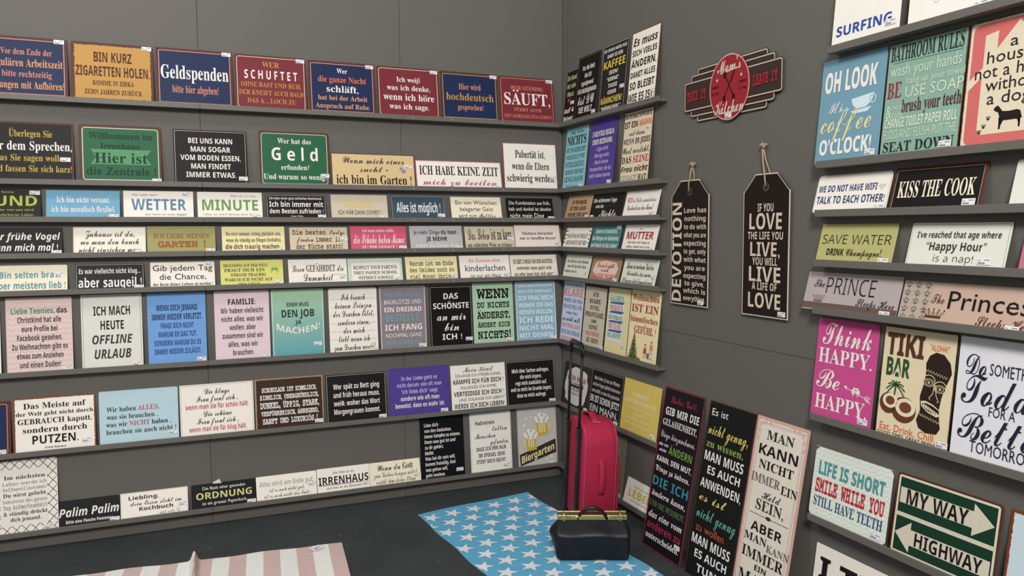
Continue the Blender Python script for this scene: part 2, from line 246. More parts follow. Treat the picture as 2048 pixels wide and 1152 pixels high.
SIGNS = r'''
L1|-2.6456|0.3171|0.2700|dark blue rusty-rimmed sign on the top ledge reading Vor dem Ende der|blue|edge=rust,.008 st=.9,.05 T=.2,.86
!F peach .012 .004 .006
s,peach,1,.62|Vor dem Ende der
S,peach2,1.25,.88|regulären Arbeitszeit
s,peach,1,.6|bitte rechtzeitig
S,peach2,1.2,.9|anfangen mit Aufhören!
L1|-2.3044|0.3376|0.2690|golden yellow rusty sign reading Bin kurz Zigaretten holen|gold|edge=rust,.012 st=.92,.05 r=.01 T=.16,.88
b,brn,1.5,.46|BIN KURZ
b,brn,1.5,.9|ZIGARETTEN HOLEN.
S,brn,.7,.5|KOMME IN ZIRKA
S,brn,.7,.7|ZEHN JAHREN ZURÜCK
L1|-1.9554|0.3392|0.2716|dark blue sign with copper rim reading Geldspenden|blue|edge=rust,.007 st=.92,.05 T=.3,.78
!F peach .011 .004 .006
S,w,1.6,.88|Geldspenden
s,peach,.9,.6|bitte hier abgeben!
L1|-1.6076|0.3381|0.2693|dark red sign reading Wer schuftet on the top ledge|red|edge=rust,.006 st=.92,.06 r=.012 T=.12,.88
!F cream2 .009 .003 .014
s,gold,.85,.24|WER
b,w,1.4,.74|S C H U F T E T
s,gold,.75,.84|OHNE RAST UND RUH,
s,gold,.75,.9|DER KNEIFT AUCH BALD
s,gold,.75,.68|DAS A.....LOCH ZU
L1|-1.2586|0.3380|0.2666|dark blue sign reading Wer die ganze Nacht schläft|blue|edge=rust,.007 st=.92,.06 T=.13,.9
!F peach .011 .004 .006
S,w,.8,.16|Wer
S,orange,1,.72|die ganze Nacht
S,w,1.1,.48|schläft,
S,peach2,.8,.74|hat bei der Arbeit
S,peach2,.8,.82|Anspruch auf Ruhe.
L1|-0.9114|0.3354|0.2650|dark red sign reading Ich weiß was ich denke|red|edge=rust,.006 st=.92,.06 r=.012 T=.2,.84
!F cream2 .009 .003 .014
S,w,.8,.38|Ich weiß
S,w,.85,.7|was ich denke,
S,w,1.1,.82|wenn ich höre
S,w,.9,.64|was ich sage.
L1|-0.5689|0.3327|0.2639|dark blue sign reading Hier wird hochdeutsch gesprochen|blue|edge=rust,.007 st=.92,.06 T=.24,.78
!F gold .012 .004 .006
s,peach,.95,.38|Hier wird
S,gold,1.15,.82|hochdeutsch
s,peach,.9,.44|gesprochen!
L1|-0.2283|0.3337|0.2623|dark red sign next to the corner reading Wer ständig säuft|red|edge=rust,.006 st=.92,.06 r=.012 T=.2,.88
!F peach .009 .003 .014
S,peach,.7,.6|WER STÄNDIG
S,w,2.2,.84|SÄUFT,
S,peach,.6,.5|FÜHRT AUCH
S,peach,.6,.86|EIN GEREGELTES LEBEN
L2|-2.6444|0.3336|0.2669|black rusty sign reading Vor dem Sprechen überlegen|blk|edge=rust,.007 st=.9,.62 T=.14,.84
s,yel,1,.5|Überlegen Sie
S,w,1.3,.96|vor dem Sprechen,
s,yel,.95,.84|was Sie sagen wollen
s,yel,.95,.94|und fassen Sie sich kurz!
L2|-2.2846|0.3420|0.2672|green sign with light ribbon reading Hier ist die Zentrale|green|edge=rust,.009 st=.93,.95 r=.01 T=.13,.86
!F cream2 .012 .004 .014
!P 569A68 .13,.42 .87,.42 .8,.55 .87,.68 .13,.68 .2,.55
S,dgreen,.9,.78|Willkommen im
S,dgreen,.8,.5|Irrenhaus.
S,dgreen,1.5,.64|Hier ist
S,dgreen,1.1,.84|die Zentrale !
L2|-1.8965|0.3304|0.2629|black sign with thin white frame reading Bei uns kann man sogar|blk|st=.94,.88 T=.15,.87
!F w .006 .0012 .001
b,w,1,.6|BEI UNS KANN
b,w,1,.54|MAN SOGAR
b,w,1,.82|VOM BODEN ESSEN,
b,w,1,.54|MAN FINDET
b,w,1,.68|IMMER ETWAS.
L2|-1.5026|0.3405|0.2730|green rusty sign reading Wer hat das Geld erfunden|green|edge=rust,.007 st=.93,.8 r=.01 T=.13,.88
!F cream2 .01 .003 .014
S,w,.75,.48|Wer hat das
b,w,1.9,.66|G e l d
S,w,.75,.4|erfunden?
S,w,.8,.9|Und warum so wenig?
L2|-1.1029|0.4387|0.1770|parchment coloured sign reading ich bin im Garten|parch|edge=rust,.003 st=.92,.35 T=.12,.9
!E 9a86b0 .86 .5 .03 .06
!E 9a86b0 .83 .42 .02 .05
c,dgry,.9,.74|Wenn mich einer
c,dgry,.8,.34|sucht -
s,k,1.5,.9|ich bin im Garten !
L2|-0.6323|0.4915|0.1552|white sign with pink edge reading Ich habe keine Zeit|wht|edge=pinkr,.004 st=.92,.92 T=.2,.85
s,k,1.7,.92|ICH HABE KEINE ZEIT
c,rose,1,.86|mich zu beeilen
L2|-0.2093|0.3276|0.2643|white sign with reddish edge reading Pubertät ist wenn die Eltern|wht|edge=pinkr,.003 st=.92,.73 r=.008 T=.15,.82
s,k,1,.56|Pubertät ist,
s,k,.95,.7|wenn die Eltern
S,k,1,.9|schwierig werden.
L3|-2.7632|0.2950|0.1403|black sign with lime green word Grund|blk|st=.92,.14 T=.08,.9 WR=.295
n,lime,.4,.4|Der beste
b,lime,1.7,.9|GRUND
n,lime,.4,.8|lachen kann, der von uns wird
n,lime,.4,.8|zu einem wunderbaren Leben
L3|-2.4470|0.2985|0.1353|sky blue sign reading Ich bin nicht versaut|sky|st=.91,.9 T=.22,.76
S,w,1,.72|Ich bin nicht versaut,
S,w,1,.86|ich bin moralisch flexibel.
L3|-2.1323|0.3019|0.1372|white sign with blue word Wetter|wht|st=.9,.1 T=.1,.86
n,gry2,.3,.36,.3|Alle reden übers
b,blue2,1.6,.78,.5|WETTER
n,gry2,.3,.6,.6|aber keiner tut etwas dagegen
L3|-1.8144|0.2982|0.1367|white sign with green word Minute|wht|st=.9,.88 T=.1,.85
n,gry2,.3,.4,.7|Gibst du mir eine
b,grn2,1.6,.86,.5|MINUTE
n,gry2,.3,.86|ruhe, so wird daraus eine lange
L3|-1.4998|0.2931|0.1284|black sign reading Ich bin immer mit dem Besten zufrieden|blk|st=.92,.88 T=.1,.9
!F w .004 .0012 .001
b,w,.6,.9|Ich habe einen ganz einfachen Geschmack :
b,w,1.3,.9|Ich bin immer mit
b,w,1.1,.9|dem Besten zufrieden !
n,w,.35,.2|Oscar Wilde
L3|-1.1813|0.2935|0.1326|beige sign with pale yellow word Sommer|beige|st=.92,.92 T=.2,.8
S,palyel,1.5,.54|Sommer,
n,dgry,.9,.76|ICH WÄR DANN SOWEIT !
L3|-0.8658|0.2948|0.1315|slate blue sign reading Alles ist möglich|slate|st=.92,.82 T=.3,.7 r=.006
!F cream2 .003 .0012 .008
b,w,1,.82|Alles ist möglich !
L3|-0.5359|0.2940|0.1290|cream sign reading Ein von Wünschen belagerter Geist|cream|st=.93,.94 T=.16,.92
n,dgry,1,.82|Ein von Wünschen
n,dgry,1,.66|belagerter Geist
n,dgry,1.05,.74|wird zum ^cBettler
L3|-0.2125|0.2896|0.1267|black sign reading Die Kombination aus früh kalt und dunkel|blk|st=.93,.92 T=.14,.92
n,w,.9,.88|Die Kombination aus früh,
n,w,.9,.9|kalt und dunkel ist absolut
n,w,1.2,.72,.42|nicht mein Ding
L4|-2.6860|0.2960|0.1291|black sign reading Der frühe Vogel kann mich mal|blk|st=.92,.9 T=.2,.84 WR=.296
!F brn .004 .0012 .001
h,w,1,.94|Der frühe Vogel
h,w,1,.88|kann mich mal !
L4|-2.3447|0.3012|0.1304|ivory sign with handwriting reading Zuhause ist da wo man den Bauch|ivory|st=.9,.93 T=.16,.9
!F gry2 .003 .0008 .001
c,dgry,1,.68|Zuhause ist da,
c,dgry,1,.8|wo man den bauch
c,dgry,1,.86|nicht einziehen muss
L4|-2.0381|0.3013|0.1332|olive green sign reading Ich liebe meinen Garten|olive|st=.92,.9 T=.28,.76
!G 8a5a34 26
S,brn2,.9,.82|ICH LIEBE MEINEN
M,brn2,1.2,.7|GARTEN !
L4|-1.7097|0.2962|0.1314|pale yellow sign reading Du wirst niemals richtig glücklich|paley|st=.92,.93 T=.2,.86
S,dgry,.8,.88|Du wirst niemals richtig glücklich sein,
S,dgry,.8,.88|wenn du ständig an Dingen festhältst,
b,dgry,.95,.9|die dich traurig machen...
L4|-1.3922|0.2903|0.1271|tan paper-look sign reading Die besten Partys|tan|st=.93,.5 r=.006 T=.12,.88
m,k,1,.9|Die besten ^cPartys
m,k,1,.78|^cfinden ^mimmer in
m,k,1,.8|der Küche statt!
L4|-1.0830|0.2972|0.1327|bright pink sign with curly white script|pink|st=.92,.88 T=.12,.9
s,w,.7,.58|Ich kann nichts dafür,
c,w,1.7,.9|die Schuhe haben Mama
s,w,.6,.62|ZU MIR GESAGT !
L4|-0.7675|0.2954|0.1334|grey sign reading Je mehr Dinge du hast|lgry|st=.92,.92 T=.18,.9
n,k,1,.86|Je mehr Dinge ^bdu hast ,
b,k,1,.4|JE MEHR
n,w,1,.8|haben die Dinge dich
L4|-0.4574|0.2930|0.1289|beige sign with curly script reading Das Leben ist zu kurz|beige|st=.92,.55 T=.15,.9
c,k,1.7,.88|Das Leben ^sist zu kurz
s,k,.8,.92|um schlechten Wein zu trinken !
L4|-0.1654|0.2849|0.1380|pinkish white sign in the corner reading Nüchtern betrachtet|pnkw|edge=parch,.002 st=.93,.78 r=.006 T=.3,.62
s,k,1,.68|Nüchtern betrachtet
s,k,1,.8|war es besoffen besser!
L5|-2.6716|0.2940|0.1256|cream sign with grey-blue lettering reading Bin selten brav|cream|st=.9,.35 r=.008 T=.24,.86 WR=.294
b,teal3,1,.8|Bin selten brav,
b,teal3,1.1,.94|aber meistens lieb !
L5|-2.3499|0.2855|0.1259|black sign reading aber saugeil|blk|st=.92,.9 T=.18,.88
!F w .004 .001 .001
b,w,.8,.9|Es war vielleicht nicht klug....
b,w,1.5,.92|aber saugeil !
L5|-2.0380|0.2870|0.1285|white sign reading Gib jedem Tag die Chance|wht|edge=tan,.002 r=.007 st=.92,.06 T=.12,.9
n,k,1.1,.92|Gib jedem Tag
n,k,1.1,.72|die Chance,
S,k,.6,.92|der Beste deines Lebens zu werden !
L5|-1.7211|0.2966|0.1314|lemon yellow sign with a green palm|lemon|st=.92,.86 T=.15,.98
!J 9FCB45 .86 .36 .1
s,dgry,.8,.7,.4|IRGENDWO AUF DER WELT
s,dgry,.85,.64,.38|FRAGT SICH EIN
s,dgry,.85,.56,.44|STRAND TRAURIG
s,dgry,.85,.76,.44|WARUM ICH NICHT AUF
s,dgry,.85,.34,.44|IHM LIEGE
L5|-1.4000|0.2945|0.1299|white sign reading Lesen gefährdet die Dummheit|wht|st=.93,.72 r=.004 T=.26,.84
!R 8a8783 .04 .9 .28 .915
!R 8a8783 .74 .62 .96 .635
c,dgry,1.1,.88|Lesen ^sGEFÄHRDET ^cdie
c,dgry,1.2,.5|Dummheit
L5|-1.1037|0.2904|0.1289|white sign with pale green border reading Respect your parents|mint|st=.9,.86 T=.3,.86
!R F2EEE0 .07 .18 .95 .9
s,dgry,.8,.8|RESPECT YOUR PARENTS
s,dgry,.7,.8|THEY PASSED SCHOOL
s,dgry,.7,.64|WITHOUT GOOGLE
L5|-0.7955|0.2906|0.1332|pale yellow sign reading Warum ist am Ende des Geldes|paley|st=.92,.82 T=.2,.9
m,dgry,1,.84|Warum ist am Ende
m,dgry,1,.86|des Geldes noch so
m,dgry,1,.78,.46|viel Monat übrig
L5|-0.4874|0.2967|0.1349|off-white sign with dark blue word Kinderlachen|wht|st=.92,.82 T=.14,.92
n,palred,.8,.62|Ein Zuhause ohne
n,navy,1.5,.8|kinderlachen
n,dgry,.85,.6|ist nur ein Haus
L5|-0.1883|0.2924|0.1330|off-white sign reading Es gibt 2 Wege für den Aufstieg|ivory2|st=.93,.92 T=.2,.9
b,k,.9,.86|ES GIBT 2 WEGE FÜR DEN AUFSTIEG -
S,k,.8,.74|entweder man paßt sich
S,k,.8,.86|an oder man legt sich quer !
L6|-2.9251|0.2580|0.3332|pale sign cut off beside the Liebe Teenies sign|wht|T=.3,.7 WR=.258
b,k,1,.7|LACHEN
L6|-2.6440|0.2606|0.3430|pink zigzag patterned sign reading Liebe Teenies|palpink|st=.88,.96 T=.14,.92
!Z c9a6a2 14
b,grn3,1,.84|Liebe Teenies~k, das
b,dgry,1,.66|Christkind hat alle
b,dgry,1,.54|eure Profile bei
b,dgry,1,.68|Facebook gesehen.
b,dgry,1,.84|Zu Weihnachten gibt es
b,dgry,1,.7|etwas zum Anziehen
b,dgry,1,.62|und einen Duden!
L6|-2.3505|0.2556|0.3456|pale grey-green sign reading Ich mach heute offline Urlaub|pgrn|st=.9,.95 T=.16,.86
!F gry3 .007 .0012 .001
b,k,1,.6|ICH MACH
b,k,1,.38|HEUTE
i,dgry,1,.66|OFFLINE
i,dgry,1.05,.6|URLAUB
L6|-2.0708|0.2587|0.3453|cornflower blue sign reading Wenn dich jemand immer wieder verletzt|corn|st=.9,.94 T=.17,.85
b,navy2,1.1,.7|WENN DICH JEMAND
b,navy2,1.1,.86|IMMER WIEDER VERLETZT,
b,navy3,1,.56|FRAGE DICH NICHT
b,navy3,1,.66|WARUM ER DAS TUT,
b,navy3,1,.8|SONDERN WARUM DU ES
b,navy3,1,.8|IMMER WIEDER ZULÄSST.
L6|-1.7736|0.2582|0.3443|light pink sign reading Familie|lpink|st=.9,.96 T=.12,.92
b,k,1.1,.5|FAMILIE:
b,dgry,1,.78|Wir haben vielleicht
b,dgry,1,.76|nicht alles, was wir
b,dgry,1,.48|wollen, aber
b,dgry,1,.74|zusammen sind wir
b,dgry,1,.54|alles, was wir
b,dgry,1,.38|brauchen.
L6|-1.5050|0.2598|0.3436|green to teal shaded sign reading Den Job ja machen|tealg|st=.86,.82 T=.2,.66
!F dde6cc .004 .003 .001
b,k2,.8,.42|EINER MUSS
b,k2,1.5,.62|DEN JOB
b,k2,.8,.12|JA
a,w,1.3,.82|MACHEN!
L6|-1.2236|0.2520|0.3409|white sign with script lines reading Ich brauch keinen Prinzen|wht|r=.012 st=.9,.96 T=.1,.94
!R 8a8783 0.04 0.1700 0.24 0.1735
!R 8a8783 0.76 0.1700 0.96 0.1735
!R 8a8783 0.04 0.2935 0.11 0.2970
!R 8a8783 0.89 0.2935 0.96 0.2970
!R 8a8783 0.04 0.4170 0.07 0.4205
!R 8a8783 0.93 0.4170 0.96 0.4205
!R 8a8783 0.04 0.5405 0.16 0.5440
!R 8a8783 0.84 0.5405 0.96 0.5440
!R 8a8783 0.04 0.6640 0.27 0.6675
!R 8a8783 0.73 0.6640 0.96 0.6675
!R 8a8783 0.04 0.7875 0.17 0.7910
!R 8a8783 0.83 0.7875 0.96 0.7910
c,k,1,.5|Ich brauch
c,k,1,.76|keinen Prinzen
c,k,1,.84|der Drachen tötet,
c,k,1,.66|sondern einen,
c,k,1,.44|der mich
c,k,1,.64|liebt wenn ich
c,k,1,.86|zum Drachen werde!
L6|-0.9574|0.2538|0.3431|grey sign with pale blue words reading Bauklötze und ein Dreirad bestellt|mauve|st=.9,.94 T=.1,.92
!F dcd8d4 .003 .004 .001
b,teal4,1,.8|HAB MIR GERADE
n,w,.9,.8|BAUKLÖTZE UND
b,w,1,.8|EIN DREIRAD
b,teal4,1.4,.74|BESTELLT.
b,w,1.25,.8|ICH FANG
n,w,.85,.78|NOCHMAL GANZ
b,teal4,1,.78|VON VORNE AN.
L6|-0.6869|0.2450|0.3334|black sign reading Das Schönste an mir bin ich|blk2|st=.9,.88 T=.12,.88
!F w .006 .001 .001
b,w,1.3,.34|DAS
b,w,1.3,.84|SCHÖNSTE
c,w,1.6,.68|an mir
c,w,1.5,.34|bin
b,w,1.3,.46|ICH !
L6|-0.4387|0.2424|0.3445|mint green sign reading Wenn du nichts änderst|mintg|st=.88,.93 T=.1,.9
M,k,1.7,.8|WENN
M,k,1,.8|DU NICHTS
M,k,1.2,.82|ÄNDERST,
M,k,.85,.8|ÄNDERT SICH
M,k,1.3,.82|NICHTS!
L6|-0.1760|0.2522|0.3439|light blue sign reading Ich frag mich woher die das wissen wollen|lblue|st=.9,.95 T=.05,.93
!F d9e6e6 .003 .004 .001
b,w,.6,.86|EINIGE MENSCHEN HALTEN
b,w,.75,.86|MICH FÜR ARROGANT.
b,w,1.1,.86|ICH FRAG MICH
b,w,1,.86|WOHER DIE DAS
b,w,1,.86|WISSEN WOLLEN.
b,w,1.4,.86|ICH REDE
b,w,1.1,.86|NICHT MAL
b,w,1.1,.86|MIT DENEN.
L7|-2.9410|0.3350|0.2441|navy sign with rusty copper rim cut off by the frame|blue|edge=rust,.008 st=.88,.92 T=.3,.7 WR=.335
!F orange .012 .004 .006
b,palred,1,.7|SCHATZ
L7|-2.5992|0.3293|0.2500|off-white rusty sign reading gebrauch kaputt sondern durch Putzen|wht|edge=rust2,.006 r=.012 st=.88,.84 T=.1,.93
S,k,1,.76|Das Meiste auf
S,k,.7,.94|der Welt geht nicht durch
S,k,.95,.9|GEBRAUCH kaputt,
S,k,1,.78|sondern durch
b,k,1.5,.56|PUTZEN.
s,k,.35,.26|Erich Kästner
L7|-2.2497|0.3407|0.2536|pale blue sign reading Wir haben alles was sie brauchen|pblue|r=.008 st=.92,.84 T=.3,.8
s,dgry,1,.66,.42|Wir haben ~cALLES~k,
s,dgry,1,.64,.41|was sie brauchen ,
s,dgry,1,.82,.49|was wir ~cNICHT~k haben ,
s,dgry,1,.88,.52|brauchen sie auch nicht !
L7|-1.9017|0.3401|0.2545|white framed sign reading Die kluge Frau freut sich|wht|T=.1,.9
!F gry3 .005 .001 .001
c,k,.9,.34|Die kluge
c,k,.9,.56|Frau freut sich ,
b,rose,1,.86|wenn man sie für schön hält.
c,k,.9,.38|Die schöne
c,k,.9,.56|Frau freut sich ,
b,rose,1,.78|wenn man sie für klug hält.
L7|-1.5561|0.3369|0.2572|chocolate brown sign reading Schokolade ist himmlisch|choc|edge=tan2,.006 st=.92,.9 T=.18,.88
M,w,1,.8|SCHOKOLADE IST HIMMLISCH,
M,w,1,.86|SINNLICH, UNERGRÜNDLICH,
M,w,1.3,.86|DUNKEL, ÜPPIG, STARK,
M,w,1,.84|VERFÜHRERISCH, ANREGEND,
M,w,1.15,.8|SANFT UND LUXURIÖS !
L7|-1.2142|0.3187|0.2522|black sign reading Wer spät zu Bett ging|blk|st=.92,.93 T=.2,.82
!F w .005 .0012 .001
b,w,1,.76|Wer spät zu Bett ging
b,w,1,.76|und früh heraus muss,
b,w,1,.76|weiß, woher das Wort
b,w,1,.76|Morgengrauen kommt.
L7|-0.8716|0.3366|0.2614|purple sign reading In der Liebe geht es nicht darum|purp|st=.9,.93 T=.18,.82
b,lil,1,.6|In der Liebe geht es
b,lil,1,.74|nicht darum, wie oft man
b,lil,1,.62|"ich liebe dich" sagt,
b,w,1.1,.64|sondern wie oft man
b,w,1.1,.82|beweist, dass es wahr ist.
L7|-0.5292|0.3251|0.2532|white sign reading Mein Kind kämpfe ich für dich|wht|st=.93,.74 T=.06,.94
c,gry3,1,.55|Mein Kind
n,dgry,.7,.84|SOLANGE ICH STEHEN KANN,
b,k,1.1,.92|KÄMPFE ICH FÜR DICH !
n,dgry,.7,.66|SOLANGE ICH ATME,
b,k,1.1,.92|VERTEIDIGE ICH DICH !
n,dgry,.7,.74|UND SOLANGE ICH LEBE
b,k,1.1,.92|WERDE ICH DICH LIEBEN!
L7|-0.2092|0.3058|0.2525|black sign reading Mich über Sachen aufregen|blk|st=.92,.94 T=.18,.82
!F w .004 .001 .001
b,w,1,.76|Mich über Sachen aufregen,
b,w,1,.44|die mich ärgern,
b,w,1,.64|regt mich zusätzlich auf,
b,w,1,.84|weil es mich im Grunde ärgert,
b,w,1,.6|dass es mich aufregt.
L8|-2.7317|0.2603|0.3334|tall white sign with black lattice border reading Im nächsten Leben|wht|r=.012 st=.85,.94 T=.2,.82
!K 3a3a3a 7 8
!R EFECE4 .13 .12 .84 .88
S,dgry,1,.62|Im nächsten
n,gry2,1,.66|Leben werde ich
m,gry2,.8,.66|Kaffeevollautomat.
S,dgry,1,.66|Du wirst geliebt,
n,gry2,1,.66|bekommst den ganzen
m,gry2,1,.66|Tag Aufmerksamkeit
S,dgry,1,.66|& ständig drückt
S,dgry,1,.46|dich jemand.
L8|-2.4770|0.2531|0.1222|black sign with bouncy white words Palim Palim|blkb|st=.92,.88 T=.3,.86
i,w,1.6,.98|Palim Palim
b,w,.6,.76|bitte eine Flasche Pommes !
L8|-2.1980|0.2969|0.1231|white sign reading Liebling dein Essen steht im Kochbuch|wht|st=.92,.62 T=.14,.9
!F gry3 .003 .0008 .001
b,k,1,.44,.34|Liebling,
c,dgry,.9,.76,.52|dein Essen steht im
b,k,1,.5,.52|Kochbuch
c,gry2,.7,.3,.72|auf seite 12
L8|-1.8827|0.3021|0.1233|black sign with pale gold word Ordnung|blkb|st=.92,.88 T=.12,.82
n,w,.8,.66|Die Basis einer gesunden
b,pgold,1.7,.86|ORDNUNG
n,w,.8,.68|ist ein grosser Papierkorb
L8|-1.5807|0.2994|0.1252|white sign with grey-green words Alles wird am Ende gut|wht|st=.92,.5 r=.005 T=.22,.86
b,sage,1.3,.9|Alles wird am Ende gut,
c,gry3,.9,.58|ist es noch nicht gut,
c,gry3,.9,.76|ist es noch nicht das Ende.
L8|-1.2911|0.2745|0.1282|white sign with big black word Irrenhaus|wht|st=.94,.75 T=.16,.84
n,dgry,.6,.4|Die Welt ist ein
b,k,2,.95|IRRENHAUS
!R 222222 .03 .665 .96 .69
n,dgry,.6,.66|und hier ist die Zentrale!
L8|-1.0128|0.2794|0.1272|cream sign reading Wenn du Gott|cream|st=.93,.68 T=.14,.88
c,k,1.2,.7|Wenn du ^SGott
c,gry3,.9,.86|zum Lachen bringen willst
c,gry3,.95,.78|erzähl ihm deine Pläne
L8|-0.7460|0.2516|0.3434|tall black sign reading Löse dich von den Gedanken|blkb|st=.88,.88 T=.1,.95
b,w,1,.32,.26|Löse dich
b,w,1,.62,.41|von den Gedanken,
b,w,1,.82,.51|immer kämpfen zu müssen.
b,w,1,.7,.45|Denn was gut ist und
b,w,1,.42,.31|zu dir gehört,
b,w,1,.2,.2|bleibt.
b,w,1,.68,.44|Was bei dir sein will,
b,w,1,.68,.44|kommt freiwillig. Und
b,w,1,.5,.35|was gehen will,
b,w,1,.44,.32|geht sowieso.
L8|-0.4574|0.2492|0.3400|white sign reading Hab einen tollen Menschen gefunden|wht|r=.007 st=.86,.9 T=.14,.84
!F gry3 .005 .001 .008
b,k,1,.46,.36|Hab'einen
c,dgry,1.1,.36,.72|tollen
c,dgry,1.1,.5,.36|Menschen
c,dgry,1.1,.46,.7|gefunden,
b,k,1,.72|DASS ICH IHN NUR
b,k,1,.64|IM SPIEGEL SEHE
b,k,1,.74|STÖRT MICH NICHT .
L8|-0.1693|0.2490|0.3451|sign with two yellow beer mugs reading Biergarten|pgrey|st=.86,.97
!F gry3 .005 .001 .001
!U
R1|-0.1432|0.1277|0.2900|narrow black sign in the corner with green words|blk|st=.75,.62 T=.08,.96
b,lime2,1,.84|Ein Hund
b,lime2,1,.78|ist ein
b,lime2,1,.6|Herz
!E B5202B .4 .56 .14 .04
_,w,1,.1| 
b,cream,1,.86|auf 4
b,cream,1,.86|Beinen!
R1|-0.3376|0.2435|0.3417|black framed sign reading bist Du die Welt|blkw|st=.88,.92 T=.16,.9
!F gry2 .006 .001 .001
b,w,.9,.54|Für die Welt
b,w,.9,.3|bist DU
b,w,.9,.56|irgendjemand,
b,w,.9,.84|FÜR IRGENDJEMAND
c,w,1.5,.74|bist DU
b,w,1.2,.6|DIE WELT
R1|-0.6097|0.2479|0.3457|charcoal sign with yellow word Kaffee|char|st=.88,.67 T=.06,.96
!F w .003 .0015 .001
b,w,.6,.9|SIE SEHEN MÜDE AUS.
b,w,.7,.6|DARF ES EIN
b,yel2,1.5,.84|KAFFEE
b,w,.75,.36|SEIN?
b,w,.75,.5|"GERNE".
b,w,.75,.36|TASSE
b,w,.75,.34|ODER
b,yel2,1.2,.84|KÄNNCHEN?
b,w,.7,.8|"WÄNNCHEN" !
R1|-0.8868|0.2457|0.3527|ivory sign with brown edge reading Es muss sich vieles ändern|ivory|edge=brn,.004 r=.014 st=.9,.86 T=.09,.95
i,k,1.2,.84|Es muss
b,k,.85,.86|SICH VIELES
b,k,1.1,.88|ÄNDERN,
b,k,.9,.86|DAMIT ALLES
b,k,1.1,.86|SO BLEIBT
b,k,1.2,.92|WIE ES IST!
R2|-0.2020|0.2566|0.3418|turquoise sign reading Nichts ist so gerecht verteilt|turq|st=.86,.95 T=.04,.97
c,teal5,.6,.6|Auf Erden
s,k,1.7,.86|NICHTS
s,teal5,.9,.86|IST SO GERECHT
s,teal5,.8,.86|VERTEILT WIE
s,teal5,1,.86|INTELLIGENZ.
s,teal5,.8,.86|JEDER DENKT
s,teal5,1,.86|GENUG DAVON
c,teal5,.6,.6|bekommen
R2|-0.4939|0.2710|0.3515|purple sign reading 3 wichtige Regeln einer Beziehung|purp|st=.88,.94 T=.17,.86
b,w,1.2,.82|3 WICHTIGE REGELN
b,w,1.2,.76|EINER BEZIEHUNG:
b,lil,.9,.5|- Lüge nicht
b,lil,.9,.6|- Betrüge nicht
b,lil,.9,.56|- Mach keine
b,lil,.9,.82|Versprechen, die du
b,lil,.9,.8|nicht halten kannst
R2|-0.8276|0.2550|0.3491|cream sign with orange word Mann and red word Seine|cream3|edge=brn,.002 st=.88,.25 T=.03,.97
s,dgry,.8,.94|BEMERKENSWERTE
b,k,1.1,.94|IST EIN ~oMANN
c,dgry,.8,.55|erst dann,
s,dgry,1,.94|WENN ^bER JEDES
c,dgry,1,.94|Wort versteht,
S,k,1.2,.94|DAS ~rSEINE
i,k,1,.94|Frau nicht
s,blgr,1.1,.94|GESAGT ~kHAT.
R3|-0.2432|0.2881|0.1347|tan sign reading If the music is too loud|tan3|st=.9,.9 T=.2,.88 r=.004
b,k,1,.58|IF THE MUSIC
b,k,1,.66|IS TOO LOUD-
b,k,1,.8|YOU'RE TOO OLD
R3|-0.5433|0.3175|0.1349|black sign reading Die schönsten Tage sind die Nächte|blk|st=.1,.92 T=.2,.9
b,w,1,.74,.44|Die schönsten Tage
b,w,.8,.26,.3|sind die
c,w,1.5,.56,.62|Nächte.
R3|-0.8743|0.2967|0.1337|white sign with red word Wein|wht|st=.88,.85 T=.25,.7
!F gry2 .003 .0008 .001
s,rose,1.1,.86|WEIN ^c~gist Gottes wunderbares
c,gry3,1,.76|Geschenk an den Mann!
R4|-0.2216|0.2946|0.1216|white sign with black and white striped edges|wht|T=.3,.8
!R 222222 .0 .14 .09 .19
!R 222222 .0 .32 .07 .37
!R 222222 .0 .5 .06 .55
!R 222222 .0 .68 .06 .73
!R 222222 .93 .14 1 .19
!R 222222 .95 .32 1 .37
!R 222222 .95 .5 1 .55
!R 222222 .95 .68 1 .73
s,gry3,1,.8|MACH WAS DU WILLST
s,gry3,1,.8|ABER MACH ES MIT MIR
R4|-0.5392|0.2907|0.1333|teal sign reading Gestern ist Geschichte|teal|st=.9,.1 T=.16,.9
b,w,1,.76|Gestern ist Geschichte,
b,w,1,.92|das Morgen ein Geheimnis
b,w,1,.92|und Heute ist das Leben!
R4|-0.8656|0.2945|0.1328|white sign with red word Mutter|wht|st=.9,.93 T=.12,.86
n,gry2,.4,.12|Eine
b,dred,1.7,.8|MUTTER
s,gry3,.5,.66|liebt ohne viele Fragen zu
s,gry3,.5,.7|stellen, einfach nur so im
R5|-0.2222|0.2953|0.1342|plain grey-green sign with faint grey lines of script|pgrn2|st=.92,.7 T=.2,.75
s,gry3,.7,.86|Wer nicht das seine bekommt,
s,gry3,.7,.74|muss für den Rest leben
s,gry3,.7,.5,.3|nehmen was ist.
R5|-0.5365|0.2997|0.1337|brown weave sign with pink plaque reading Danach gibt es kein Davor mehr|tan3|st=.9,.88 T=.26,.84
!K 6b5138 12 7
!C EAC9BB .5 .5 .43 .36
c,rose,1,.58|Danach ~kgibt
s,k,.6,.3|es kein
s,rose,1.1,.72|DAVOR MEHR!
R5|-0.8631|0.3049|0.1335|pale sign reading Kann in meinem Garten|pgrn2|st=.93,.62 T=.16,.9
c,dgry,1.2,.8|Kann in meinem Garten.
c,dgry,.9,.7|Ich möchte, dass meine
c,dgry,1,.9|Pflanzen dich kennenlernen!
R6|-0.1660|0.2458|0.3447|pale blue sign with salmon word Klare|pbl2|st=.9,.95 T=.03,.97
s,gry2,.5,.8|EINE FRAU BRAUCHT
b,salm,1.9,.92|KLARE
s,corn2,.8,.9|WORTE. SIE WEIß
s,corn2,.9,.9|WAS SIE WILL UND
s,corn2,.7,.8|sogar das
c,navy,1,.9|sie nicht will.
s,salm,1,.92|MANCHMAL KANN
s,corn2,1,.9|SICH DAS SOGAR
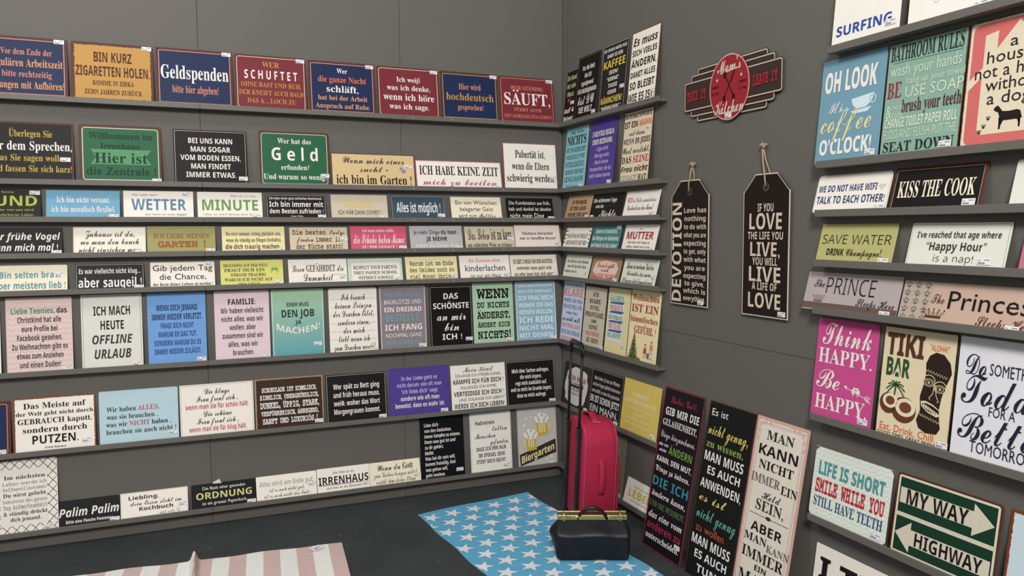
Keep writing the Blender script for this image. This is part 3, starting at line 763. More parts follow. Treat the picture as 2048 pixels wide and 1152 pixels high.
s,salm,.9,.9|ÜBERSCHNEIDEN.
R6|-0.4218|0.2540|0.3430|brown ornamented sign reading Ich habe zuviel Phantasie|parch2|edge=brn4,.012 st=.9,.94 T=.12,.9
s,k,1,.24|ICH
s,dgry,1.1,.5|HABE
s,dgry,1,.4|ZUVIEL
s,k,1.2,.78|PHANTASIE
b,k,.8,.2|UM
s,k,1,.36|EINE
s,palred,1,.58|HAUSFRAU
s,k,1.1,.5|ZU SEIN!
R6|-0.6608|0.2137|0.3402|yellow sign with blue ribbons reading Kalorien|paley2|st=.86,.84 T=.12,.94
!R DDE3E6 .06 .1 .76 .8
!V 3C62A8 .08 .2 .74 .22 
!V 3C62A8 .08 .2 .74 .36
!V 3C62A8 .08 .2 .74 .5
!V 3C62A8 .08 .2 .74 .64
s,grn2,1,.64,.41,.155|KALORIEN
s,palred,1,.6,.41,.3|WERDEN
s,grn2,.7,.64,.41,.44|BEIM ÜBERBACKEN
s,palred,1,.6,.41,.57|MIT KÄSE
s,grn2,.8,.64,.41,.71|TOTAL ABGETÖTET
R6|-0.9056|0.2570|0.3445|cream christmas sign with a fir tree reading Weihnachten|cream4|st=.86,.9 T=.06,.6
S,dred,1,.9|Weihnachten
S,dred,1.3,.9|IST EIN
S,dred,1,.92|himmlisches
S,dred,1.2,.72,.56|GEFÜHL !
!X
R7|-0.2155|0.3180|0.2452|dark sign with ornate white plaque reading Ich hab endlich Liebe|35322F|st=.95,.93 T=.28,.7
!C D5D2CC .5 .5 .43 .44
S,dred,1.3,.74|ICH HAB
!R 222222 .24 .43 .76 .53
b,w,.7,.46|ENDLICH
S,rose,1.1,.5|LIEBE
s,gry3,.5,.66|DER MEINE WELT
R7|-0.5448|0.3292|0.2544|black framed sign reading Er ist schon jetzt ein Mann|blk|st=.9,.94 T=.14,.88
!F w .004 .001 .001
b,lgr2,.8,.8|Mein Sohn (3) hat ein Pflaster
b,lgr2,.8,.86|auf den Finger geklebt bekommen
b,lgr2,.8,.88|und erzählt, er wäre fast gestorben.
b,w,1.5,.9|ER IST SCHON JETZT
n,w,1.5,.86|EIN MANN.
R7|-0.8805|0.3276|0.2603|mustard yellow sign reading Du brauchst nicht immer einen Plan|must|st=.9,.9 T=.22,.84
b,cream5,1.1,.46|DU BRAUCHST
b,cream5,1.1,.84|NICHT IMMER EINEN PLAN.
n,cream5,.7,.7|Manchmal muss man nur
n,cream5,.7,.24|atmen,
n,cream5,.7,.66|vertrauen, loslassen
n,cream5,.7,.7|und sehen was passiert
R8|-0.5702|0.3357|0.3123|olive grey sign standing behind the red suitcase|olgr|st=.9,.94 T=.2,.8
!F gry2 .01 .001 .001
s,gry2,1,.7|HERZ
R8|-0.9003|0.3000|0.1286|white sign with yellow word Lebe|wht|T=.22,.8 WL=.3
s,gry2,.35,.8|heute ist der beste Tag
b,must2,1.7,.7,.47|LEBEN
s,gry2,.35,.8|und sonst gar nichts mehr
B1|-2.2039|0.2695|0.3813|white sign with blue word Surfing on the highest ledge|wht2|st=.88,.9
!O
b,blue3,1,.82,.48,.86|SURFING
B1|-2.5221|0.3061|0.3813|white sign with a red sketch line on the highest ledge|wht2|st=.78,.96
!W
B2|-2.1383|0.2676|0.3522|steel blue sign with a cup reading Oh look it's coffee o'clock|steel|st=.88,.93
!Y
B,w,2.3,.82,.48,.22|OH LOOK
c,w,.9,.2,.28,.475|It's
c,palyel2,2,.8,.46,.6|coffee
B,w,1.7,.82,.48,.84|O'CLOCK!
B2|-2.4145|0.2713|0.3514|grey-green sign reading Bathroom rules wash your hands|gteal|edge=brn,.002 st=.85,.93
!R 3b5c56 .08 .17 .95 .175
s,k2,1.5,.92,.5,.09|BATHROOM RULES
n,pgr3,1.2,.9,.5,.24|wash your hands
n,pgr3,.7,.72,.64,.345|hang up your towel
S,dred2,1.6,.19,.13,.41|BE
n,pgr3,1.1,.72,.64,.445|USE SOAP
n,pgr3,1.3,.08,.08,.6|&
n,pgr3,.6,.15,.2,.56|neat
n,pgr3,.6,.15,.2,.63|tidy
s,brn,1.3,.74,.62,.56|brush your teeth
b,pgr4,1,.92,.5,.7|CHANGE TOILET PAPER ROLL
n,pgr3,.9,.92,.5,.8|FLOSS AND FLUSH PUT THE
S,k2,1,.9,.5,.91|SEAT DOWN
B2|-2.6977|0.2858|0.3526|coral sign with a cream house reading a house is not a home without a dog|cream3|edge=brn,.003 r=.02 st=.9,.95
!H
n,brn3,1,.1,.47,.2|a
n,brn3,1.1,.62,.52,.3|house is
n,brn3,1.1,.8,.5,.41|not a home
n,brn3,1.1,.56,.5,.515|without
n,brn3,1.1,.46,.48,.62|a dog.
B3|-2.1529|0.3098|0.1322|white rounded sign reading We do not have wifi|wht|r=.012 st=.92,.9 T=.28,.76
!F gry3 .003 .0008 .012
!Q a9c4a8 .9 .42
b,blue4,1,.8,.44|WE DO NOT HAVE WIFI
b,blue4,1.15,.92|TALK TO EACH OTHER!
B3|-2.4718|0.3071|0.1362|black sign with brown rim reading Kiss the cook|blk|edge=brn,.008 st=.88,.85 T=.33,.7
!F cream2 .009 .001 .001
s,cream,1,.84|KISS THE COOK
B3|-2.8562|0.3000|0.1321|white sign at the picture edge on the ledge beside Kiss the cook|pgrn2|r=.008 T=.3,.6 WL=.30
b,k,1.4,.7|WINE
n,dgry,.6,.7|not whine
B4|-2.1768|0.3161|0.1360|olive gold sign reading Save water drink champagne|ogold|st=.9,.9 T=.28,.8
N,k,1.3,.9|SAVE WATER
b,k,.95,.72|DRINK ^cChampagne!
B4|-2.5435|0.3162|0.1367|pale framed sign reading I've reached that age happy hour|pgrn2|st=.81,.82 r=.005 T=.2,.86
!F gry3 .005 .0008 .001
b,dgry,1,.84|I've reached that age where
b,dgry,1.3,.6|"Happy Hour"
N,dgry,1.1,.4,.5|is a nap!
B4|-2.8888|0.3000|0.1262|dusty pink sign at the picture edge|dpink|T=.3,.6 WL=.30
s,w,1.4,.7|LOVE
B5|-2.1596|0.3981|0.1336|mauve grey sign with a small crown reading The Prince sleeps here|mgrey|q=.26 st=.89,.92
!R 6f5450 0 .8 1 .97
!D 7a6a60 .17 .68 .13 .22 
N,k,1.6,.52,.5,.34|PRINCE
c,k2,.6,.12,.155,.3|The
c,k2,.6,.38,.78,.7|Sleeps Here
B5|-2.5956|0.4606|0.1254|beige and damask sign with a brown crown reading The Princess sleeps here|pinkb|q=.26 st=.79,.93
!R b9aa9c 0 0 .22 1
!g 7d6f63 .0 .22
!D 5b3a2a .26 .74 .16 .26
n,k,1.6,.6,.65,.4|Princess
c,brn,.7,.09,.275,.4|The
c,brn,.7,.36,.74,.82|Sleeps Here
B6|-2.1434|0.2613|0.3460|magenta sign reading Think happy be happy|mag|r=.012 st=.88,.93
!A w .54 .64 .94 .72
c,w,2.1,.8,.5,.15|Think
S,w,1.7,.88,.5,.37|HAPPY.
c,w,1.8,.4,.26,.6|Be
S,w,1.7,.86,.5,.83|HAPPY.
B6|-2.4236|0.2601|0.3486|cream sign with carved wooden mask and coconuts reading Tiki bar|cream6|edge=brn4,.003 st=.93,.94
!t
B,brn5,2.3,.52,.32,.155|TIKI
B,dgrn2,1.9,.33,.25,.36|BAR
n,coral,.6,.25,.78,.14|"ALOHA!"
n,coral,.75,.74,.44,.905|Eat. Drink. Chill
n,brn3,.4,.86,.47,.965|GOOD TIMES, GREAT FRIENDS
B6|-2.7170|0.3139|0.3470|large white sign reading Do something today for a better tomorrow|lav|st=.85,.95
c,navy4,1.6,.2,.18,.22|Do
n,navy4,1.1,.5,.56,.24|SOMETHING
c,navy4,2.3,.8,.46,.42|Today
n,navy4,.9,.24,.46,.575|FOR A
c,navy4,2.1,.8,.46,.72|Better
n,navy4,1.1,.62,.5,.88|TOMORROW
B7|-2.1804|0.3352|0.2500|pale zigzag sign reading Life is short smile while you still have teeth|pgrn4|r=.032 edge=brn,.002 st=.88,.9
!Z c7ccba 16
B,teal6,2.2,.84,.5,.28|LIFE IS SHORT
M,red2,2.2,.88,.5,.53|SMILE WHILE YOU
s,navy5,1.6,.88,.5,.75|STILL HAVE TEETH
B7|-2.5342|0.3455|0.2524|dark green sign with two cream arrows reading My way highway|dgrn3|edge=brn,.005 r=.01
!F cream7 .006 .007 .008
!R D8CFBA .02 .475 .98 .525
!P D8CFBA .05,.17 .76,.17 .76,.08 .95,.265 .76,.45 .76,.36 .05,.36
!P D8CFBA .95,.84 .2,.84 .2,.93 .04,.735 .2,.56 .2,.65 .95,.65
b,k,2.1,.6,.42,.265|MY WAY
b,k,1.9,.64,.57,.745|HIGHWAY
B7|-2.9000|0.3400|0.2529|pale blue rust-edged sign at the picture edge|pblue2|edge=rust3,.008 WL=.34
c,dred2,2,.6,.45,.25|Our
b,navy4,1.6,.8,.5,.5|LOVE
B8|-2.2131|0.3729|0.2606|white sign with thick black letters in the bottom row|wht|
B,k,3.4,.86,.5,.3|I TEC
T0|-1.2245|0.2980|0.7370|tall dark purple-black sign with wine red rim reading Lieber Gott|dkpl|edge=wine,.006 r=.006 st=.88,.9
c,crim,1.2,.66,.52,.07|Lieber Gott,
b,w,1.7,.84,.52,.145|GIB MIR DIE
s,w,1.4,.86,.5,.215|GELASSENHEIT,
c,lgr2,1.2,.86,.5,.29|Dinge hinzunehmen,
i,w,.6,.26,.18,.355|die ich
i,w,.6,.26,.18,.39|nicht
b,lime3,1.7,.58,.62,.375|ÄNDERN
b,w,1.2,.88,.5,.445|KANN, DEN MUT,
f,w,1.2,.86,.5,.505|Dinge zu ändern,
b,cyan,2,.9,.5,.585|DIE ICH
I,w,1.2,.86,.5,.66|ändern kann,
s,lime4,1.2,.9,.5,.725|UND DIE WEISHEIT,
I,w,1.4,.86,.5,.79|das eine vom
b,crim,1.6,.86,.5,.855|anderen zu
S,w,1.3,.86,.5,.92|unterscheiden.
T0|-1.5555|0.2930|0.7370|tall black chalkboard-like sign reading Es ist nicht genug zu wissen|blkg|edge=rust,.003 r=.004
n,w,1.4,.36,.26,.06|Es ist
c,yel3,1.9,.86,.48,.155|nicht genug,
S,lime4b,1.5,.8,.46,.24|zu wissen,
b,w,1.9,.84,.48,.31|MAN MUSS
b,w,1.6,.7,.52,.385|ES AUCH
b,w,1.8,.88,.5,.465|ANWENDEN,
c,yel3,1.5,.6,.38,.54|es ist
c,mint2,1.9,.86,.5,.63|nicht genug
n,orng2,1.5,.62,.42,.715|zu wollen
b,w,1.9,.84,.48,.785|MAN MUSS
b,w,1.6,.7,.52,.86|ES AUCH
b,w,1.6,.5,.5,.935|TUN.
T0|-1.8445|0.2780|0.7370|tall cream sign with rosy ornamented border reading Man kann nicht immer ein Held sein|cream8|edge=pinkr2,.012 r=.004
!F rose2 .02 .0012 .002
!F rose2 .026 .0008 .002
!s c98f86
s,k2,1.7,.52,.5,.085|MAN
b,k,1.9,.74,.5,.165|KANN
s,k,1.6,.66,.5,.24|NICHT
s,gry3,1.6,.56,.34,.315|IMMER
s,k,1.5,.3,.8,.33|EIN
c,k2,1.1,.36,.5,.39|Held
S,k2,1.9,.54,.5,.445|SEIN,
!R 3b3834 .12 .497 .88 .5
!E 3b3834 .5 .498 .05 .01
b,k,1.7,.6,.5,.56|ABER
s,k,1.4,.44,.32,.62|MAN
s,gry3,1.3,.42,.76,.64|KANN
S,k,1.9,.8,.5,.7|IMMER
b,k,1,.24,.5,.76|EIN
S,k,2.4,.8,.5,.83|MANN
s,k,1.6,.6,.5,.91|SEIN
H0|-1.2557|0.2715|0.5450|narrow black tag sign hung by string with vertical word Devotion|blkt|edge=cream9,.0025 shape=tag st=.82,.965 z=1.116
v,cream9,2.9,.8,.17,.575|DEVOTION
b,cream9,.62,.58,.65,.24|Love has
b,cream9,.62,.58,.65,.305|nothing
b,cream9,.62,.58,.65,.37|to do with
b,cream9,.62,.58,.65,.435|what you are
b,cream9,.62,.58,.65,.50|expecting
b,cream9,.62,.58,.65,.565|to get, only
b,cream9,.62,.58,.65,.63|with what
b,cream9,.62,.58,.65,.695|you are
b,cream9,.62,.58,.65,.76|expecting
b,cream9,.62,.58,.65,.82|to give,
b,cream9,.62,.58,.65,.88|which is
b,cream9,.62,.58,.65,.94|everything.
H0|-1.7383|0.2565|0.5450|wider black tag sign hung by string reading If you love the life you live|blkt|edge=cream9,.0025 shape=tag st=.88,.965 z=1.113
b,cream9,.9,.34,.5,.235|IF YOU
b,cream9,1.8,.7,.5,.33|LOVE
b,cream9,.85,.76,.5,.43|THE LIFE YOU
b,cream9,1.6,.64,.5,.525|LIVE,
b,cream9,.85,.54,.5,.61|YOU WILL
b,cream9,1.7,.68,.5,.7|LIVE
b,cream9,.85,.54,.5,.785|A LIFE OF
b,cream9,1.7,.7,.5,.885|LOVE
H0|-1.5090|0.6080|0.2620|red oval retro sign reading Mom's Kitchen take it or leave it|dred3|shape=kitchen edge=cream9,.003 st=.5,.93 z=1.885
c,cream7,2.3,.24,.5,.17|Mom's
!P E3C9A8 .41,.26 .585,.23 .585,.25 .41,.28
c,cream7,2.6,.3,.5,.79|Kitchen
!P E3C9A8 .4,.87 .6,.87 .59,.89 .4,.89
M,red4,2.4,.215,.15,.5|TAKE IT
M,red4,2.4,.225,.85,.5|LEAVE IT
M,dred4,.5,.075,.36,.46|BEST
M,dred4,.5,.075,.36,.56|IN TOWN
M,dred4,.5,.075,.64,.46|OPEN
M,dred4,.5,.075,.64,.56|24 HRS
!k
'''
specs = []
for ln in SIGNS.strip().split('\n'):
    if ln.count('|') >= 5 and not ln.startswith('!'):
        a = ln.split('|'); specs.append(dict(k=a[0], t=float(a[1]), w=float(a[2]), h=float(a[3]), label=a[4], bg=a[5],
            opt=dict(x.split('=') for x in a[6].split()) if a[6].strip() else {}, ops=[]))
    else: specs[-1]['ops'].append(ln)
# outlines of the letters used on the signs as plain numbers. Per letter: style, letter, advance, number of contours, then per
# contour its number of points and the steps in x and y from point to point, all in 1/200 em
OUTLINES = [
66,33,54,2,14,38,132,-11,10,-11,-10,-3,-23,0,-13,1,-9,5,-35,2,-10,6,-6,6,6,2,10,5,35,1,9,0,13,8,38,21,-11,5,-11,-5,-4,-11,4,-11,11,-4,11,4,5,11,
66,39,38,1,6,31,146,-24,0,0,-26,5,-31,14,0,5,31,
66,65,138,5,8,48,147,-53,-150,60,66,13,42,4,-5,-2,6,73,-109,-53,150,4,69,109,1,-3,-1,4,-1,-5,4,69,109,-2,7,2,-5,1,-5,3,69,110,2,6,-2,-7,4,93,31,-48,0,-10,-34,68,0,
66,66,134,4,21,15,146,0,-149,57,0,22,3,18,8,11,15,4,18,-1,11,-3,9,-4,7,-6,4,-7,4,-5,-2,8,2,8,8,5,10,1,13,-4,18,-12,13,-19,6,-25,2,11,51,115,13,0,11,-1,6,-2,4,-4,1,-5,-1,-6,-3,-4,-6,-3,-10,-1,-15,0,3,101,74,0,3,5,-1,11,51,59,16,0,11,-1,7,-3,3,-5,1,-6,-1,-6,-3,-5,-6,-4,-11,-1,-17,0,
66,67,127,1,37,90,147,-11,1,-21,-2,-18,-8,-13,-12,-11,-15,-6,-19,-2,-21,2,-21,5,-19,10,-15,13,-12,17,-7,21,-2,11,0,10,2,10,2,11,4,0,32,-14,-4,-9,-3,-8,-1,-8,-1,-15,3,-10,9,-6,14,-2,19,2,19,7,15,10,8,14,3,7,0,8,-2,18,-8,13,31,-14,5,-10,3,
66,69,112,1,12,15,146,0,-149,88,0,0,31,-52,0,0,31,49,0,0,31,-49,0,0,25,52,0,0,31,
66,70,110,1,10,15,146,0,-149,36,0,0,56,48,0,0,31,-48,0,0,31,52,0,0,31,
66,72,153,1,12,51,146,-36,0,0,-149,36,0,0,61,51,0,0,-61,36,0,0,149,-36,0,0,-56,-51,0,
66,73,78,1,12,75,146,-72,0,0,-22,18,-8,0,-89,-18,-8,0,-22,72,0,0,22,-18,8,0,89,18,8,
66,75,133,1,12,51,146,-36,0,0,-149,36,0,0,52,9,7,37,-59,42,0,-52,82,52,67,-42,0,-46,-58,
66,76,113,1,6,51,146,-36,0,0,-149,94,0,0,31,-58,0,
66,79,159,2,24,102,146,-22,2,-22,-2,-18,-7,-14,-12,-10,-15,-6,-19,-2,-21,2,-22,6,-18,10,-16,14,-12,18,-7,22,-2,22,2,18,7,14,12,9,16,6,18,2,22,-2,21,-6,19,-9,15,-14,12,16,65,114,15,3,15,-3,10,-9,6,-14,2,-19,-2,-20,-6,-14,-10,-8,-15,-3,-15,3,-10,8,-6,14,-2,20,2,19,6,14,
66,82,132,2,18,60,146,-45,0,0,-149,36,0,0,55,12,0,34,-55,41,0,-43,64,3,2,7,5,6,6,5,7,3,9,1,10,-4,20,-11,15,-19,8,11,51,115,6,0,13,-1,7,-3,4,-5,2,-7,-2,-7,-4,-5,-7,-3,-12,-1,-7,0,
66,83,110,1,48,71,147,-12,1,-21,-3,-16,-8,-11,-14,-3,-19,0,-10,3,-8,4,-7,6,-6,5,-5,28,-15,9,-4,5,-5,1,-6,-1,-5,-2,-3,-5,-3,-9,-1,-10,1,-11,3,-25,10,0,-36,22,-7,22,-2,23,3,18,9,11,14,3,18,-1,12,-3,9,-6,8,-7,6,-9,6,-22,11,-8,5,-4,4,-1,5,1,5,2,3,5,3,6,0,8,0,7,-2,21,-7,12,30,-14,5,-11,3,
66,84,116,1,8,115,146,-114,0,0,-32,39,0,0,-117,36,0,0,117,39,0,
66,97,121,3,32,81,112,-20,3,-12,-1,-12,-2,-10,-3,-13,-6,13,-26,10,5,7,2,8,2,7,0,6,-1,4,-2,3,-4,1,-8,-16,0,-22,-3,-16,-7,-11,-12,-3,-16,3,-17,8,-12,12,-7,14,-2,13,1,10,3,8,6,10,-8,26,0,0,76,-3,18,-10,13,14,53,46,12,1,8,0,0,-5,-1,-8,-5,-6,-6,-4,-8,-1,-4,1,-4,1,-2,3,-1,4,1,6,4,4,3,77,12,3,0,-7,-7,
66,101,118,2,31,82,111,-21,3,-16,-1,-13,-5,-11,-9,-8,-12,-6,-15,-1,-18,2,-18,5,-15,10,-12,12,-8,14,-5,16,-1,12,0,10,2,9,2,11,5,0,30,-14,-6,-8,-3,-9,-1,-9,-1,-11,2,-7,5,-5,7,-1,7,70,0,0,18,-4,22,-10,17,9,54,86,7,1,8,-2,5,-4,3,-6,1,-5,-34,0,1,6,4,6,
66,103,127,3,32,70,110,-19,4,-19,-4,-14,-12,-9,-19,-3,-25,3,-24,8,-19,14,-12,19,-4,10,1,9,3,8,5,1,0,0,-5,-5,-17,-15,-5,-21,2,-25,8,0,-31,12,-4,10,-2,11,-1,12,0,24,3,18,10,12,16,3,22,0,112,-31,0,-2,-14,3,0,12,69,82,6,-5,4,-8,1,-18,-1,-13,-4,-8,-6,-4,-8,-1,-13,7,-5,22,4,23,14,7,4,78,8,1,3,4,0,-6,-7,
66,105,61,2,16,38,154,-7,1,-8,-1,-6,-2,-4,-6,-2,-9,2,-8,4,-6,6,-3,8,0,7,0,6,3,5,6,1,8,-1,9,-5,6,4,49,112,-37,0,0,-115,37,0,
66,110,131,1,25,95,112,-17,2,-11,-1,-10,-3,-9,-5,-5,-7,2,0,-4,14,-29,0,0,-115,37,0,0,54,1,15,3,10,6,6,10,2,7,-1,4,-3,2,-7,1,-9,0,-67,37,0,0,74,-3,19,-9,14,
66,114,91,1,19,76,114,-11,-1,-10,-5,-8,-7,-5,-7,3,0,-4,18,-29,0,0,-115,37,0,0,58,1,9,2,6,5,5,5,3,7,2,18,-2,3,35,-5,1,
66,116,87,1,28,52,136,-25,0,-9,-24,-17,-11,0,-17,15,0,0,-50,1,-13,3,-10,6,-8,8,-5,9,-2,10,-1,8,0,8,1,7,2,8,3,0,28,-18,-4,-4,0,-5,1,-3,1,-1,3,-1,4,0,50,30,0,0,28,-30,0,
73,44,44,1,11,31,19,-10,6,-8,-4,-4,-8,3,-8,7,-3,0,-12,-7,-10,0,-4,17,12,6,17,
73,72,151,1,62,84,134,-62,0,0,-5,6,0,4,-2,3,-3,1,-4,-24,-95,-3,-7,-2,-6,-3,-4,-4,-2,-4,-1,-6,0,0,-5,63,0,0,5,-11,2,-3,7,0,4,12,48,48,0,-11,-41,-2,-7,-3,-6,-3,-4,-3,-2,-5,-1,-5,0,0,-5,62,0,0,5,-6,0,-4,2,-3,3,-1,4,1,4,24,92,2,7,3,6,3,3,3,2,5,1,5,0,0,5,-63,0,0,-5,7,0,4,-2,3,-3,1,-4,-1,-5,-1,-5,-9,-35,-48,0,9,34,2,7,3,6,3,4,3,2,5,1,5,0,
73,97,100,2,31,59,89,-10,3,-11,-2,-13,-8,-8,-7,-7,-10,-7,-10,-5,-11,-3,-11,-1,-11,2,-10,4,-8,7,-5,9,-2,9,2,8,5,8,7,7,11,-2,-12,3,-9,10,-4,15,7,15,19,-4,3,-8,-10,-6,-4,-2,1,-1,4,20,73,-21,0,-3,-11,22,47,82,4,2,6,-3,2,-7,0,-7,-2,-7,-4,-16,-4,-8,-4,-8,-4,-6,-4,-5,-5,-4,-4,-1,-7,3,-2,9,1,5,1,5,4,13,3,10,5,8,4,8,5,6,
73,100,100,3,34,71,25,-8,63,-6,3,-8,1,-13,-3,-13,-8,-8,-8,-6,-9,-6,-10,-4,-10,-3,-10,-1,-10,2,-11,4,-9,7,-5,8,-2,10,2,8,5,7,7,8,12,-2,-7,0,-6,3,-10,9,-3,7,2,7,5,7,8,8,11,-4,3,-8,-10,-3,-3,-2,-1,-2,1,-1,1,8,71,25,31,115,-41,-6,0,-5,5,0,4,-1,2,-2,0,-3,25,53,84,5,-2,2,-8,0,-5,-2,-7,-4,-16,-4,-9,-4,-7,-4,-7,-4,-6,-5,-3,-4,-2,-4,1,-3,2,-2,4,0,4,0,7,2,8,3,8,3,8,4,8,4,7,4,6,5,5,4,3,
73,101,80,2,30,62,91,-10,1,-10,-1,-9,-4,-10,-7,-8,-8,-8,-10,-5,-11,-4,-11,-1,-11,2,-13,6,-10,9,-7,12,-2,21,7,17,21,-6,3,-11,-13,-11,-4,-6,1,-4,3,-3,5,-1,6,1,11,23,6,16,9,9,10,3,12,-1,7,-5,6,14,44,83,7,3,3,-1,2,-1,1,-3,1,-4,-1,-7,-4,-7,-5,-6,-6,-6,-8,-4,-9,-3,6,18,6,13,
73,105,58,2,16,44,136,-5,1,-5,-1,-4,-3,-3,-4,-1,-5,1,-5,3,-5,4,-2,5,-1,5,1,5,2,2,5,1,5,-1,5,-2,4,19,45,92,-39,-6,0,-5,2,0,6,-1,2,-4,-16,-64,1,-6,3,-4,5,-3,6,-1,16,6,15,20,-4,3,-8,-11,-6,-3,-2,1,-1,2,0,4,
73,107,96,1,36,32,49,24,91,-33,-5,-9,-1,0,-5,8,-1,3,0,1,-2,1,-4,-33,-122,25,0,10,37,7,6,5,-24,5,-13,6,-7,9,-2,13,7,13,19,-5,2,-5,-9,-5,-4,-5,3,-4,9,-7,36,29,22,10,3,0,5,-41,0,0,-5,7,-1,2,-2,0,-2,-1,-5,-5,-5,-10,-9,
73,109,156,1,58,35,58,10,34,-40,-6,0,-5,2,0,6,-1,2,-4,-19,-76,24,0,4,17,5,15,6,13,6,12,6,9,6,7,5,4,5,1,3,-1,1,-3,-22,-74,23,0,6,18,11,27,10,19,9,10,9,4,3,-1,1,-3,0,-3,-17,-53,0,-6,3,-11,10,-3,8,1,8,5,8,8,8,12,-5,3,-10,-13,-3,-1,-2,1,-1,3,11,34,4,16,2,10,-4,11,-11,4,-10,-1,-9,-5,-9,-9,-9,-12,2,7,0,5,-4,11,-11,4,-10,-2,-10,-6,-11,-11,
73,110,106,1,42,35,58,10,34,-40,-6,0,-5,2,0,6,-1,2,-4,-19,-76,24,0,4,17,5,15,6,13,6,12,12,15,10,6,3,-1,1,-4,0,-3,-1,-4,-14,-41,-1,-7,-1,-6,3,-11,10,-4,9,2,7,5,8,8,8,12,-4,3,-8,-11,-3,-2,-3,-1,-2,1,-1,3,14,43,2,7,1,10,-4,11,-11,4,-10,-2,-10,-6,-11,-11,
73,111,94,2,24,66,90,-14,2,-10,-1,-10,-4,-9,-7,-9,-8,-7,-10,-5,-11,-4,-11,-1,-11,2,-13,7,-10,10,-7,13,-2,11,2,10,4,10,7,8,8,7,10,5,11,4,11,1,10,-2,14,-7,10,23,47,85,4,1,8,-4,2,-10,0,-7,-1,-8,-5,-18,-3,-9,-4,-8,-4,-7,-4,-6,-5,-4,-4,-1,-8,3,-2,10,0,8,1,8,2,9,3,9,3,9,4,8,4,7,4,6,
73,114,78,1,29,34,56,11,36,-40,-6,0,-5,2,0,6,-1,2,-4,-19,-76,24,0,4,15,4,14,5,12,5,11,9,15,7,5,6,-6,6,-1,4,1,4,3,2,4,1,6,-3,10,-8,3,-4,0,-3,-2,-4,-3,-4,-4,-4,-4,-8,-14,
73,115,75,1,46,43,91,-9,1,-10,-2,-8,-5,-6,-8,-2,-9,1,-6,3,-7,3,-7,5,-7,12,-14,2,-4,1,-4,1,-3,-3,-9,-9,-3,-14,7,-6,20,-6,1,-5,-33,5,-1,3,3,3,1,15,-4,8,-1,8,1,7,3,6,4,5,6,3,6,1,7,-1,6,-1,5,-18,25,-6,9,-2,7,1,4,2,3,3,2,5,1,12,-6,7,-18,5,-1,4,30,-5,0,-2,-2,
73,118,85,1,32,32,88,-3,4,-30,-5,1,-6,2,1,6,-3,3,-11,2,-9,1,-13,0,-49,5,0,10,11,21,22,14,20,9,16,3,13,-1,5,-3,5,-3,2,-5,1,-5,-1,-4,-2,-2,-4,-1,-4,1,-5,7,-9,1,-4,-2,-5,-4,-8,-18,-24,-1,30,-2,19,
77,33,54,2,14,40,133,-13,12,-13,-12,-3,-24,0,-13,1,-9,5,-35,3,-11,7,-8,7,8,3,11,5,35,1,9,0,13,8,39,22,-12,5,-12,-5,-5,-12,5,-12,12,-5,12,5,5,12,
77,44,44,1,11,35,23,-14,7,-12,-5,-5,-12,4,-11,6,-3,0,-7,-7,-10,0,-15,26,18,7,20,
77,50,120,1,52,70,130,-11,1,-9,0,-9,-2,-7,-3,-7,-4,-5,-4,-4,-4,-1,-5,-1,-4,1,-6,1,-4,3,-4,6,-2,8,3,4,5,4,5,4,3,6,2,5,1,7,-1,5,-4,4,-6,1,-8,-1,-6,-4,-8,-4,-4,-5,-7,-44,-42,-4,-6,-2,-8,4,-10,11,-3,66,0,6,3,3,7,1,12,-2,9,-10,3,-9,-4,-1,-5,-30,0,31,30,8,9,5,8,4,7,3,8,0,8,-1,11,-4,10,-7,8,-9,7,
77,52,120,2,34,67,131,-2,0,-2,-1,-49,-80,-1,-3,0,-4,0,-7,2,-8,7,-3,42,0,0,-6,-8,0,-8,-3,-3,-8,1,-6,2,-4,5,-2,5,-1,32,0,9,3,3,9,-1,6,-4,4,-5,1,-4,1,0,6,3,0,5,1,4,3,3,15,-2,7,-7,2,-4,-1,-3,-2,3,40,50,24,43,0,-43,
77,65,120,2,51,33,121,-7,-1,-6,-1,-4,-4,-1,-6,1,-6,4,-4,5,-2,13,0,-30,-78,-4,-1,-5,-2,-3,-4,-1,-5,1,-6,4,-4,5,-1,5,-1,26,0,6,1,5,1,4,4,1,6,-1,6,-4,4,-5,1,-8,1,5,13,43,0,5,-13,-8,-1,-5,-1,-4,-4,-1,-6,2,-6,4,-4,5,-1,6,-1,27,0,5,1,4,2,3,4,1,5,-1,5,-3,5,-5,1,-3,1,-37,92,-3,5,-3,3,-5,1,3,47,55,12,33,14,-33,
77,66,120,3,29,62,121,-47,0,-8,-3,-3,-9,1,-6,4,-4,5,-2,5,0,0,-78,-6,-1,-5,-1,-4,-4,-1,-6,3,-9,8,-3,52,0,17,1,12,4,9,6,7,8,4,9,1,11,-6,20,-12,8,7,6,4,16,-3,16,-10,11,-15,7,9,63,97,15,-4,4,-10,-1,-5,-3,-4,-7,-2,-11,-1,-16,0,0,26,11,44,49,18,0,13,-1,9,-2,4,-5,2,-7,-2,-7,-4,-4,-8,-3,-15,-1,-17,0,
77,67,120,1,57,78,122,-14,2,-17,-2,-14,-7,-13,-10,-9,-14,-6,-15,-2,-18,2,-18,6,-16,9,-13,13,-10,14,-7,16,-2,9,1,9,2,8,3,7,3,7,4,5,4,4,5,1,5,-1,5,-2,4,-4,3,-5,1,-4,-2,-19,-10,-14,-3,-9,1,-8,4,-7,6,-5,8,-3,10,-2,12,3,18,7,14,10,8,14,3,8,-1,6,-3,5,-5,2,-7,2,-7,3,-5,5,-2,4,0,5,0,4,3,2,5,1,4,-1,27,0,5,-4,6,-8,1,-7,-2,-2,-2,
